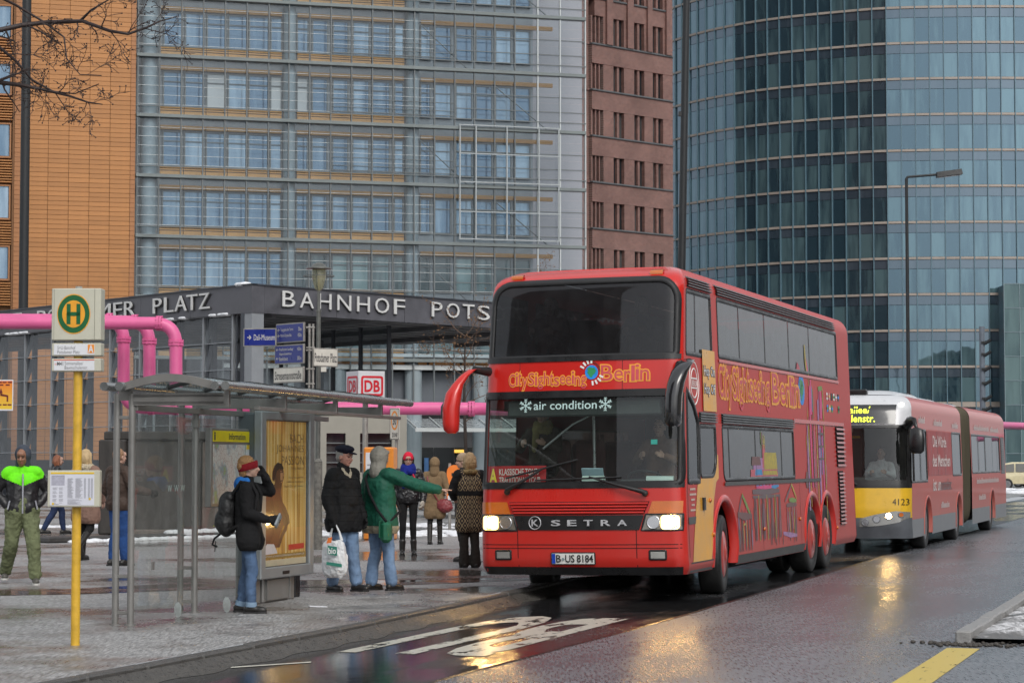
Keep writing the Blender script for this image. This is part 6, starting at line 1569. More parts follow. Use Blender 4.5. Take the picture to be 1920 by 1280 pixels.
def poster_mat():
    m = bpy.data.materials.new('gold_poster'); m.use_nodes = True; n = m.node_tree; b = n.nodes['Principled BSDF']; L = n.links.new
    tc = n.nodes.new('ShaderNodeTexCoord'); mp = n.nodes.new('ShaderNodeMapping'); mp.inputs['Rotation'].default_value = (math.radians(-9), 0, 0); mp.inputs['Scale'].default_value = (1, 9, .35); L(tc.outputs['Object'], mp.inputs[0])
    t = n.nodes.new('ShaderNodeTexNoise'); t.inputs['Scale'].default_value = 2.0; t.inputs['Detail'].default_value = 4; L(mp.outputs[0], t.inputs['Vector'])
    r = n.nodes.new('ShaderNodeValToRGB'); e = r.color_ramp.elements; e[0].position = .32; e[0].color = (.24, .12, .03, 1); e[1].position = .62; e[1].color = (.55, .39, .15, 1); x = e.new(.46); x.color = (.46, .27, .06, 1); x = e.new(.75); x.color = (.62, .54, .34, 1)
    L(t.outputs[0], r.inputs[0]); L(r.outputs[0], b.inputs['Base Color']); b.inputs['Roughness'].default_value = .2; b.inputs['Coat Weight'].default_value = 1
    L(r.outputs[0], b.inputs['Emission Color']); b.inputs['Emission Strength'].default_value = .18
    return m
po = MB().box(.060, .064, y0, y1, z0, z1).build('poster', poster_mat(), ve)
pf = lambda a, b, d=0: (.0655 + d, y0 + (y1 - y0) * a, z1 - (z1 - z0) * b)         # a across, b down
m_pt = M('poster_print_dark', (.12, .07, .025), .4)
for tx, a0, a1, b0, b1 in (('BACH', .60, .93, .085, .150), ('JOHANNES', .27, .94, .163, .228), ('PASSION', .40, .94, .240, .303)):
    put_text('lettering', m_pt, po, text_fit(tx, a0, a1, -b1, -b0, -.012), lambda x, y, d: pf(x, -y, .001))
put_text('lettering', m_pt, po, text_fit('21.02.-29.03.13', .63, .93, -.336, -.320, 0), lambda x, y, d: pf(x, -y, .001))
for tx, b in (('Fotografie szenische', .385), ('Aufführung mit Sängern,', .415), ('Tänzern, Chor und Orchester', .445)):
    put_text('lettering', m_pt, po, text_fit(tx, .93 - .018 * len(tx), .93, -b - .016, -b, 0), lambda x, y, d: pf(x, -y, .001))
def pflat(name, mt, P, d=.0012): mb = MB(); mb.add([pf(a, b, d) for a, b in P], [tuple(range(len(P)))]); return mb.build(name, mt, po)
m_sk = M('poster_skin', (.13, .05, .02), .35, var=.45, scale=9, coat=.6); m_sk2 = M('poster_skin_dark', (.07, .028, .014), .35, var=.3, scale=14, coat=.6); m_hairp = M('poster_hair', (.02, .012, .01), .4); m_sk3 = M('poster_skin_light', (.50, .26, .12), .35, var=.2, scale=14)
# generic figure of a bare-backed dancer looking up: drawn from simple rounded shapes
pflat('figure_print', m_sk, [(.0, .50), (.10, .475), (.18, .46), (.24, .43), (.24, .36), (.42, .37), (.40, .45), (.38, .50), (.42, .56), (.50, .60), (.58, .66), (.60, .71), (.52, .735), (.46, .72), (.40, .76), (.36, .80), (.34, .875), (.06, .875), (.0, .86)])
pflat('figure_print', m_sk2, [(.02, .53), (.16, .50), (.20, .56), (.26, .66), (.22, .78), (.10, .86), (.01, .86)], .0018)
pflat('figure_print', m_sk2, [(.40, .60), (.50, .64), (.56, .70), (.53, .76), (.44, .80), (.36, .875), (.30, .875), (.38, .79), (.47, .735), (.42, .69)], .0018)
pflat('figure_print', m_sk, [(.24, .36), (.27, .33), (.34, .315), (.42, .33), (.455, .36), (.44, .405), (.38, .445), (.30, .45), (.25, .42)], .0022)
pflat('figure_print', m_sk3, [(.36, .345), (.44, .35), (.45, .375), (.42, .39), (.43, .41), (.38, .43), (.36, .40)], .0026)
pflat('figure_print', m_hairp, [(.17, .40), (.18, .35), (.22, .31), (.30, .285), (.39, .295), (.44, .325), (.43, .335), (.34, .33), (.28, .345), (.25, .38), (.22, .42)], .003)
pflat('figure_print', m_hairp, [(.36, .352), (.43, .350), (.43, .356), (.36, .358)], .003); pflat('figure_print', m_hairp, [(.36, .412), (.42, .408), (.41, .416), (.37, .418)], .003)
pflat('cloth_print', m_paper, [(.0, .875), (.06, .845), (.22, .85), (.29, .90), (.30, .915), (.0, .92)], .0022)
pflat('red_label', M('poster_red', (.55, .03, .02), .35), [(.57, .862), (.95, .858), (.95, .895), (.57, .900)], .002)
pflat('web_band', M('poster_band', (.30, .19, .03), .4), [(0, .920), (1, .918), (1, .950), (0, .952)], .0018)
put_text('lettering', m_paper, po, text_fit('WWW.JOHANNESPASSION-IN-DOM.DE', .02, .96, -.943, -.927, .0), lambda x, y, d: pf(x, -y, .003))
pflat('sponsor_band', M('poster_cream', (.55, .50, .36), .4), [(0, .957), (1, .957), (1, 1), (0, 1)], .0015)
MB().add([(.086, V0 + .13, Z0 + .12), (.086, V1 - .13, Z0 + .12), (.086, V1 - .13, Z1 - .09), (.086, V0 + .13, Z1 - .09)], [(0, 1, 2, 3)]).build('front_glass', GLASS('case_glass', (.94, .95, .94), 1.3, .01, .02), ve)
MB().box(-.14, .0, V0 + .28, V0 + 1.0, 0, Z0 + .03, .015).build('foot', m_sh, ve)
MB().box(.0, .025, V0 + .34, V0 + .94, .03, Z0 - .02).build('foot_panel', M('foot_panel', (.19, .19, .185), .5, .2), ve)
MB().box(-.16, .0, V0 + .02, V0 + .20, 0, Z0 + .03, .012).box(-.12, -.02, V0 + 1.08, V0 + 1.20, 0, Z0 + .03, .01).build('leg', m_sh, ve)
MB().box(-.2, -.12, V0 + 1.45, V0 + 1.6, 0, Z0 + .03, .01).build('leg', m_blk, ve)
# ================================================================ street lantern with old glass head
m_lp = M('lantern_grey', (.13, .135, .125), .4, .3, var=.25, scale=6)
lp = at(597, 700, 40.5); k_ = 40.5 / FPX
lz = lambda v: EYE - PZ + (862 - v) * k_
la = thing('street_lantern', 'slim grey street lantern with a glass globe head in front of the station sign', 'street lamp', (lp.x, 40.5, PZ))
MB().cyl((0, 0, 0), (0, 0, 1.6), .085, .08, 16).cyl((0, 0, 1.6), (0, 0, 1.66), .085, .05, 16).build('base', M('lantern_base', (.14, .135, .12), .6, var=.5, scale=12), la)
MB().cyl((0, 0, 1.6), (0, 0, lz(580)), .045, .040, 14).cyl((0, 0, lz(584)), (0, 0, lz(581)), .052, n=14).cyl((0, 0, lz(580)), (0, 0, lz(545)), .030, n=14).build('pole', m_lp, la)
MB().lathe([(.03, lz(545)), (.07, lz(541)), (.105, lz(530)), (.13, lz(518)), (.13, lz(508)), (.115, lz(503))], (0, 0, 0), 22).build('globe', GLASS('lantern_glass', (.72, .72, .55), 1.5, .08, .35, (.60, .58, .44)), la)
MB().lathe([(.24, lz(503.5)), (.24, lz(502.5)), (.13, lz(499)), (.11, lz(495)), (.05, lz(492)), (.001, lz(491))], (0, 0, 0), 26).build('hood', m_lp, la)
MB().cyl((0, 0, lz(545)), (0, 0, lz(508)), .022, n=8).build('lamp_holder', M('lamp_holder', (.4, .38, .25), .4), la)
mb = MB(); R_ = 29 * k_
mb.tube([(R_ * math.cos(t), R_ * math.sin(t), lz(517)) for t in lin(0, 2 * math.pi, 33)], .008, 6)
for q in range(3):
    t = q * 2.1 + .3; c_, s_ = math.cos(t), math.sin(t); mb.tube([(c_ * .15, s_ * .15, lz(502)), (c_ * .145, s_ * .145, lz(525)), (c_ * .10, s_ * .10, lz(538)), (c_ * .03, s_ * .03, lz(544))], .006, 5)
    mb.tube([(c_ * .14, s_ * .14, lz(517)), (c_ * R_, s_ * R_, lz(517))], .005, 5)
mb.build('ring_guard', m_lp, la)
# ================================================================ sign post with street names
m_sb = M('sign_blue', (.008, .02, .20), .35, var=.08, coat=.4); m_fr = M('sign_frame', (.32, .31, .29), .45, .4, var=.25, scale=8); m_sw = M('sign_white', (.62, .60, .54), .4, var=.1, scale=6)
gp = at(583, 700, 39.5); k2 = 39.5 / FPX
gz = lambda v: EYE - PZ + (862 - v) * k2
sp = thing('street_sign_post', 'sign post with blue museum boards and two white street name plates', 'sign post', (gp.x, 39.5, PZ))
for dx in (-.03, .035): MB().cyl((dx, 0, 0), (dx, 0, gz(607)), .022, n=10).build('pole', m_fr, sp)
mb = MB()
for v in (612, 650, 655, 690, 718): mb.box(-.09, .07, -.03, .03, gz(v + 3), gz(v), .005)
mb.build('clamp', m_fr, sp)
def board(u0, u1, v0, v1, dirx, yaw, face, frame_name, texts, slope=0.0, flipx=False):
    """board whose edges sit at the given places of the photo, turned by yaw about its pole end"""
    c_ = math.cos(yaw); L_ = (u1 - u0) * k2 / c_; zb, zt_ = gz(v1), gz(v0)
    mx_ = (u0 - 583) * k2
    T_ = Matrix.Translation((mx_, -.035 if yaw > 0 else -.05, 0)) @ Matrix.Rotation(yaw, 4, 'Z')
    b_ = MB().box(0, L_, -.02, .02, zb, zt_, .004, m=T_).build('sign_board', m_fr, sp)
    MB().box(.02, L_ - .02, -.024, -.019, zb + .02, zt_ - .02, m=T_).build('sign_face', face, b_)
    for (tx, a0, a1, h0, h1, mt, of) in texts:
        put_text('lettering', mt, b_, text_fit(tx, a0 * L_, a1 * L_, zb + (zt_ - zb) * h0, zb + (zt_ - zb) * h1, of), lambda x, y, d: tuple(T_ @ Vector((x, -.026, y))))
    return b_
YW = math.radians(-48); YP = math.radians(38)
board(457, 520, 616, 650, 1, math.radians(-10), m_sb, '', [('→', .12, .24, .38, .62, m_sw, .02), ('Dalí-Museum', .32, .96, .34, .66, m_sw, 0)])
board(519, 577, 608, 644, 1, YW, m_sb, '', [('←', .07, .16, .6, .74, m_sw, .02), ('Topographie des Terrors', .18, .64, .56, .76, m_sw, .0), ('70m', .82, .94, .56, .76, m_sw, 0), ('←', .07, .16, .30, .44, m_sw, .02), ('Martin-Gropius-Bau', .18, .58, .26, .46, m_sw, .0), ('450m', .80, .94, .26, .46, m_sw, 0)])
board(517, 577, 648, 684, 1, YW, m_sb, '', [('←', .06, .14, .70, .82, m_sw, .02), ('Preußischer Landtag/', .17, .66, .66, .84, m_sw, 0), ('450m', .80, .94, .66, .84, m_sw, 0), ('Abgeordnetenhaus', .17, .60, .44, .60, m_sw, 0), ('←', .06, .14, .24, .36, m_sw, .02), ('Niederkirchnerstr.', .17, .48, .18, .38, m_sw, 0), ('300m', .80, .94, .18, .38, m_sw, 0)])
board(515, 577, 690, 719, 1, YW, m_sw, '', [('Stresemannstraße', .06, .95, .22, .74, m_txt, .012)])
board(586, 630, 652, 687, 1, YP, m_sw, '', [('Potsdamer Platz', .06, .94, .25, .72, m_txt, .012)])
MB().box((602 - 583) * k2, (612 - 583) * k2, -.03, -.02, gz(697), gz(688)).build('small_plate', m_sw, sp)
# ================================================================ station cube sign
m_cube = M('cube_white', (.60, .61, .64), .35, var=.05, coat=.3); m_dbr = M('logo_red', (.58, .015, .03), .35)
dp_ = at(672, 720, 46.0); k3 = 46 / FPX
cu_ = thing('station_cube_sign', 'white cube sign with red framed letters above the shelter roof', 'sign', (dp_.x, 46, PZ), 0)
za, zb = EYE - PZ + (862 - 752) * k3, EYE - PZ + (862 - 695) * k3
yl_, yr_ = math.radians(-62), math.radians(25)
lw_, rw_ = 27 * k3 / math.cos(math.radians(62)) * .98, 48 * k3 / math.cos(yr_)
dl_ = Vector((-math.cos(-yl_), math.sin(-yl_), 0)); dr_ = Vector((math.cos(yr_), math.sin(yr_), 0))
P = [Vector((0, 0, 0)), dr_ * rw_, dr_ * rw_ + dl_ * lw_, dl_ * lw_]
MB().add([(p.x, p.y, za) for p in P] + [(p.x, p.y, zb) for p in P], [(3, 2, 1, 0), (4, 5, 6, 7), (0, 1, 5, 4), (1, 2, 6, 5), (2, 3, 7, 6), (3, 0, 4, 7)]).build('cube', m_cube, cu_)
MB().cyl((P[2].x / 2, P[2].y / 2, 0), (P[2].x / 2, P[2].y / 2, za), .06, n=12).build('pole', m_fr, cu_)
for d_, w_, x0_, flip in ((dr_, rw_, 0, 1), (dl_, lw_, 0, -1)):
    nn = Vector((d_.y, -d_.x, 0)) * flip
    fnc = lambda x, y, dd: tuple(d_ * (x if flip > 0 else w_ - x) * 1.0 + nn * (.004 + dd) + Vector((0, 0, y)))
    mb = MB(); a, b = .10 * w_, .94 * w_; h0, h1 = za + .18 * (zb - za), za + .84 * (zb - za); e = .045
    R1 = rrect(a, b, h0, h1, .05, 4); R2 = rrect(a + e, b - e, h0 + e, h1 - e, .03, 4); n = len(R1)
    mb.add([fnc(x, y, .001) for x, y in R1] + [fnc(x, y, .001) for x, y in R2], [(i, (i + 1) % n, n + (i + 1) % n, n + i) for i in range(n)]); mb.build('logo_frame', m_dbr, cu_)
    put_text('lettering', m_dbr, cu_, text_fit('DB', .24 * w_, .80 * w_, h0 + .09, h1 - .10, .03), lambda x, y, d: fnc(x, y, .002))
# ================================================================ speed limit sign
tp = at(741, 800, 47.0); k4 = 47 / FPX; z4 = lambda v: EYE - PZ + (862 - v) * k4
ts_ = thing('speed_limit_sign', 'white 30 zone sign with red ring on a grey pole', 'sign', (tp.x, 47, PZ), math.radians(-42))
MB().cyl((0, .04, 0), (0, .04, z4(765)), .032, n=10).build('pole', m_fr, ts_)
W4 = 19 * k4 / math.cos(math.radians(42)) / 2
MB().box(-W4, W4, -.02, .0, z4(824), z4(765), .008).build('plate', m_sw, ts_)
mb = MB(); R1 = rrect(-W4 + .004, W4 - .004, z4(823.5), z4(765.5), .04, 4); R2 = rrect(-W4 + .014, W4 - .014, z4(822.5), z4(766.5), .035, 4); n = len(R1)
mb.add([(x, -.0215, y) for x, y in R1 + R2], [(i, (i + 1) % n, n + (i + 1) % n, n + i) for i in range(n)]); mb.build('border', m_txt, ts_)
mb = MB(); n = 36; cz4 = z4(788); rx, rz = W4 * .72, 18 * k4
mb.add([(rx * math.cos(t), -.0215, cz4 + rz * math.sin(t)) for t in lin(0, 6.2832, n + 1)[:-1]] + [(rx * .74 * math.cos(t), -.0215, cz4 + rz * .78 * math.sin(t)) for t in lin(0, 6.2832, n + 1)[:-1]], [(i, (i + 1) % n, n + (i + 1) % n, n + i) for i in range(n)]); mb.build('red_ring', m_orp, ts_)
put_text('lettering', m_txt, ts_, text_fit('30', -rx * .48, rx * .48, cz4 - 8 * k4, cz4 + 8 * k4, .02), lambda x, y, d: (x, -.022, y)); put_text('lettering', m_txt, ts_, text_fit('ZONE', -rx * .7, rx * .85, z4(819), z4(811.5), .02), lambda x, y, d: (x, -.022, y))
# ================================================================ orange information column, litter bin
m_orange = M('orange_paint', (.72, .25, .035), .4, var=.1, scale=3, coat=.3)
cp_ = gnd(700, 1012, PZ); k5 = cp_.y / FPX; z5 = lambda v: EYE - PZ + (862 - v) * k5
oc = thing('orange_column', 'orange advertising box with a white notice behind the man in green', 'notice box', cp_, math.radians(-12))
MB().box(-20 * k5, 38 * k5, 0, .35, .0, z5(838), .03).build('body', m_orange, oc); MB().box(-15 * k5, 24 * k5, -.012, .0, z5(960), z5(848)).build('notice', m_paper, oc)
MB().box(12 * k5, 22 * k5, -.018, -.012, z5(862), z5(852)).build('notice_logo', m_dbr, oc)
mb = MB(); 
for q in range(9): mb.box(-12 * k5, (8 + 12 * (q % 3) / 2) * k5, -.016, -.0125, z5(872 + q * 8), z5(870 + q * 8))
mb.build('print', M('print_grey', (.22, .22, .25), .5), oc, kind='stuff')
bp2 = gnd(843, 996, PZ); k6 = bp2.y / FPX; z6 = lambda v: EYE - PZ + (862 - v) * k6
lb_ = thing('litter_bin', 'bright orange litter bin on a thin post beside the patterned coat', 'litter bin', bp2)
MB().cyl((0, 0, 0), (0, 0, z6(868)), .035, n=12).build('post', m_fr, lb_)
prof = rrect(-5 * k6, 24 * k6, z6(936), z6(871), (14 * k6, 14 * k6, .01, .01), 7)
MB().prism(prof, lambda x, z, d: (x, d, z), -.22, .12).build('bin', M('bin_orange', (.85, .22, .03), .4, var=.08), lb_)
MB().box(4 * k6, 18 * k6, -.225, -.22, z6(892), z6(886)).build('slot', m_blk, lb_)
MB().box(-3 * k6, 4 * k6, -.226, -.22, z6(936), z6(928)).build('sticker', m_paper, lb_)
# ================================================================ pink pipes
m_pink = M('pink_pipe', (.68, .12, .30), .42, var=.10, scale=1.5, coat=.15)
def bend(P, r=.45, n=8):
    P = [Vector(p) for p in P]; R = [P[0]]
    for a, b, c in zip(P, P[1:], P[2:]):
        d1 = (a - b).normalized(); d2 = (c - b).normalized(); rr_ = min(r, (a - b).length * .49, (c - b).length * .49)
        for k in range(n + 1):
            t = k / n; R.append((b + d1 * rr_) * (1 - t) ** 2 + b * 2 * t * (1 - t) + (b + d2 * rr_) * t * t)
    R.append(P[-1]); return R
def pipe(label, pts, r, flanges, rb=.45):
    t = thing('pink_pipe', label, 'pipe', (pts[0].x, pts[0].y, 0), 0, 'pink water pipes of the building site')
    o0 = Vector((pts[0].x, pts[0].y, 0)); pts = [p - o0 for p in pts]
    MB().tube(bend(pts, rb), r, 18).build('pipe_run', m_pink, t)
    for (p, d) in flanges:
        p = p - o0; d = d.normalized()
        f = MB().cyl(p - d * .055, p - d * .01, r * 1.17, n=20).cyl(p + d * .01, p + d * .055, r * 1.17, n=20).build('flange', m_pink, t)
        mb = MB(); a = d.orthogonal().normalized(); b = d.cross(a)
        for q in range(10): c_ = p + (a * math.cos(q * .6283) + b * math.sin(q * .6283)) * r * 1.1; mb.cyl(c_ - d * .075, c_ + d * .075, .014, n=5)
        mb.build('bolt', m_pink, f, kind='stuff')
    return t
X_, Z_ = Vector((1, 0, 0)), Vector((0, 0, 1))
for k, (ux, uf, Y, ul, vt, lab) in enumerate(((330, 299, 50.0, 345, 606, 'frontmost pink pipe, bending down at the right end of the bundle'), (280, 253, 51.2, 312, 603, 'middle pink pipe of the bundle dropping behind the shelter'), (232, 206, 52.4, 266, 600, 'rear pink pipe of the bundle, leftmost of the three drops'))):
    r = 12.0 * 50 / FPX
    top = at(ux, vt, Y); low = at(ux, 764, Y); lf = at(-300, vt - 2, Y)
    endp = [at(905, 766, 50.0), at(1240, 777, 61.0), at(1935, 799, 90.0), at(2300, 806, 100)] if k == 0 else [at(560, 768 + k, Y + .3), at(600, 768, Y + 14)]
    pts = [lf, top, low] + endp
    fl = [(at(uf, vt, Y), X_), (at(ux, vt + 37, Y), Z_), (at(ul + 18, 764, Y), X_)]
    if k == 0: fl += [(at(884, 766, 50.0), X_)]
    pipe(lab, pts, r, fl, .5)
# ================================================================ dark granite block by the shelter
gb_ = gnd(316, 1003, PZ); k7 = gb_.y / FPX; z7 = lambda v: EYE - PZ + (862 - v) * k7; x7 = lambda u: (u - 316) * k7
m_gran = M('dark_granite', (.035, .031, .028), .45, var=.45, scale=5, bump=.1, bscale=40, stretch=(1, 1, .25)); m_gran2 = M('brown_granite', (.14, .115, .10), .5, var=.25, scale=8)
gr = thing('granite_block', 'big dark granite block standing behind the shelter glass', 'stone block', gb_, 0)
MB().box(x7(196), x7(372), .3, 1.6, 0, z7(826), .02).build('block', m_gran, gr); MB().box(x7(190), x7(450), .2, 1.8, z7(826) + .012, z7(808), .03).build('cap_stone', m_gran, gr)
MB().box(x7(186), x7(236), -.15, .29, .02, z7(824), .03).build('pillar', m_gran, gr)
MB().box(x7(374), x7(452), .3, 1.6, 0, z7(826), .02).build('block', m_gran2, gr); MB().box(x7(238), x7(452), .0, .29, 0, z7(992), .03).build('step', m_gran2, gr)
# ================================================================ orange diversion sign at the left
wp_ = at(8, 742, 42.0); k8 = 42 / FPX; z8 = lambda v: EYE - PZ + (862 - v) * k8
ws = thing('diversion_sign', 'orange and yellow sign with a bent dark arrow at the left edge', 'sign', (wp_.x, 42, PZ))
MB().box(-17 * k8, 17 * k8, -.02, 0, z8(770), z8(712), .006).build('plate', m_paper, ws)
mb = MB(); mb.add([(-15.5 * k8, -.022, z8(767)), (15.5 * k8, -.022, z8(767)), (15.5 * k8, -.022, z8(714)), (-15.5 * k8, -.022, z8(714))], [(0, 1, 2, 3)])
gm = bpy.data.materials.new('orange_yellow_print'); gm.use_nodes = True; n_ = gm.node_tree; sx_ = n_.nodes.new('ShaderNodeSeparateXYZ'); tc_ = n_.nodes.new('ShaderNodeTexCoord'); rmp = n_.nodes.new('ShaderNodeValToRGB'); n_.links.new(tc_.outputs['Generated'], sx_.inputs[0]); n_.links.new(sx_.outputs[2], rmp.inputs[0]); n_.links.new(rmp.outputs[0], n_.nodes['Principled BSDF'].inputs['Base Color']); rmp.color_ramp.elements[0].color = (.75, .52, .04, 1); rmp.color_ramp.elements[1].color = (.75, .18, .02, 1)
mb.build('print_field', gm, ws)
m_arr = M('arrow_maroon', (.14, .012, .015), .4); mb = MB(); a8 = lambda u, v: ((u - 8) * k8, -.024, z8(v))
for P in ([(13, 753), (16, 753), (16, 741), (13, 743)], [(2, 742), (2, 738), (16, 741), (13, 744)], [(1, 742), (3.5, 742), (3.5, 736), (1, 736)], [(-1, 737), (5.5, 737), (2.2, 727)]): mb.add([a8(*p) for p in P], [(0, 1, 2, 3) if len(P) == 4 else (0, 1, 2)])
mb.build('arrow', m_arr, ws)
mb = MB()
for q, (a, v_) in enumerate(((-12, 718), (-3, 718), (7, 718), (-9, 723), (3, 723), (-12, 760), (-2, 760), (7, 760))): mb.add([a8(8 + a, v_), a8(8 + a + 7.5, v_), a8(8 + a + 7.5, v_ - 2.6), a8(8 + a, v_ - 2.6)], [(0, 1, 2, 3)])
mb.build('small_print', m_arr, ws, kind='stuff')
MB().cyl((-14 * k8, .04, 0), (-14 * k8, .04, z8(712)), .03, n=10).build('pole', m_fr, ws)
# ================================================================ tall lamp columns and masts
m_col = M('column_dark', (.014, .016, .018), .5, var=.15)
def tallpole(label, p, h, r0, r1, tilt=0):
    t = thing('lamp_column', label, 'lamp column', p, 0); t.rotation_euler = (0, tilt, 0)
    MB().cyl((0, 0, 0), (0, 0, h), r0, r1, 16).cyl((0, 0, 0), (0, 0, .5), r0 * 1.35, n=16).build('column', m_col, t); return t
p = at(41, 800, 117.0); t = tallpole('thick dark lamp column rising before the orange wall', (p.x, 117, PZ), 38, .26, .235); MB().box(-.9, .9, -.4, .4, 38, 38.6, .05).build('head', m_col, t)
p = at(1271, 960, 62.0); t = tallpole('slim dark lamp column rising behind the coach', (p.x - .02, 62, 0), 24, .12, .085, math.radians(1.25))
MB().box(-.17, -.05, -.06, .06, EYE + (862 - 215) * 62 / FPX, EYE + (862 - 206) * 62 / FPX, .01).build('sensor_box', m_blk, t); MB().box(-.5, .5, -.2, .2, 24, 24.3, .05).build('head', m_col, t)
p = at(1703, 700, 64.0); k9 = 64 / FPX; z9 = lambda v: EYE + (862 - v) * k9
t = thing('street_lamp', 'dark street lamp with a long arm and flat head on the right', 'street lamp', (p.x, 64, 0))
MB().cyl((0, 0, 0), (0, 0, z9(333)), .062, .045, 12).tube(bend([(0, 0, z9(340)), (0, 0, z9(330)), (62 * k9, 0, z9(325))], .12, 5), .035, 8).build('column', m_col, t)
v = [(57 * k9, -.12, z9(331)), (57 * k9, .12, z9(331)), (105 * k9, .14, z9(325)), (105 * k9, -.14, z9(325)), (57 * k9, -.09, z9(321)), (57 * k9, .09, z9(321)), (103 * k9, .11, z9(315)), (103 * k9, -.11, z9(315))]
MB().add(v, [(3, 2, 1, 0), (4, 5, 6, 7), (0, 1, 5, 4), (1, 2, 6, 5), (2, 3, 7, 6), (3, 0, 4, 7)]).build('lamp_head', m_col, t); MB().add([(60 * k9, -.1, z9(331.5)), (103 * k9, -.12, z9(326)), (103 * k9, .12, z9(326)), (60 * k9, .1, z9(331.5))], [(0, 1, 2, 3)]).build('lamp_glass', m_paper, t)
p = at(1842, 700, 82.0); kA = 82 / FPX; zA = lambda v: EYE + (862 - v) * kA
t = thing('signal_mast', 'grey mast hung with small cameras behind the city bus', 'mast', (p.x, 82, 0))
MB().cyl((0, 0, 0), (0, 0, zA(612)), .11, .10, 12).build('mast', M('mast_bluegrey', (.14, .165, .20), .45), t)
for k, v in enumerate((640, 662, 690, 716, 745, 765)):
    s_ = 1; MB().cyl((.06 * s_, -.1, zA(v + 5)), (.30 * s_, -.16, zA(v - 3)), .06, n=10).box(-.05, .12, -.14, -.05, zA(v + 4), zA(v)).build('camera', m_col, t)

# ================================================================ people
def fabric(name, col, rough=.85, var=.22, scale=7, bump=.85, bscale=12, spec=.25, coat=0): return M('cloth_' + name, col, rough, var=var, scale=scale, bump=bump, bscale=bscale, spec=spec, coat=coat)
m_skin = M('skin', (.47, .29, .22), .5, var=.12, scale=14, bump=.05, bscale=60); m_skin_r = M('skin_ruddy', (.50, .245, .185), .5, var=.15, scale=14); m_skin_d = M('skin_dark', (.26, .125, .075), .45, var=.12, scale=14)
m_eye = M('eye_dark', (.02, .015, .012), .2); m_lip = M('lip', (.36, .12, .10), .5)
m_shoe = M('shoe_black', (.018, .017, .016), .4, var=.3)
_clouds = {}
def merged(mb, vox, smooth_it=3, fold=0.0, fscale=.10):
    """one closed skin over all the overlapping shapes, softened, with folds"""
    me = mb.mesh('raw')
    def f(o):
        r = o.modifiers.new('r', 'REMESH'); r.mode = 'VOXEL'; r.voxel_size = vox; r.use_smooth_shade = True
        if smooth_it: s = o.modifiers.new('s', 'SMOOTH'); s.factor = .5; s.iterations = smooth_it
        if fold:
            for st, sc in ((fold, fscale), (fold * .55, fscale * .4)):
                if sc not in _clouds: t = bpy.data.textures.new('folds', 'CLOUDS'); t.noise_scale = sc; t.noise_depth = 2; _clouds[sc] = t
                d = o.modifiers.new('d', 'DISPLACE'); d.texture = _clouds[sc]; d.strength = st; d.mid_level = .5; d.texture_coords = 'LOCAL'
    r = evaluated(me, (f,)); bpy.data.meshes.remove(me); r.materials.clear()
    return r
def lerp(a, b, t): return a + (b - a) * t
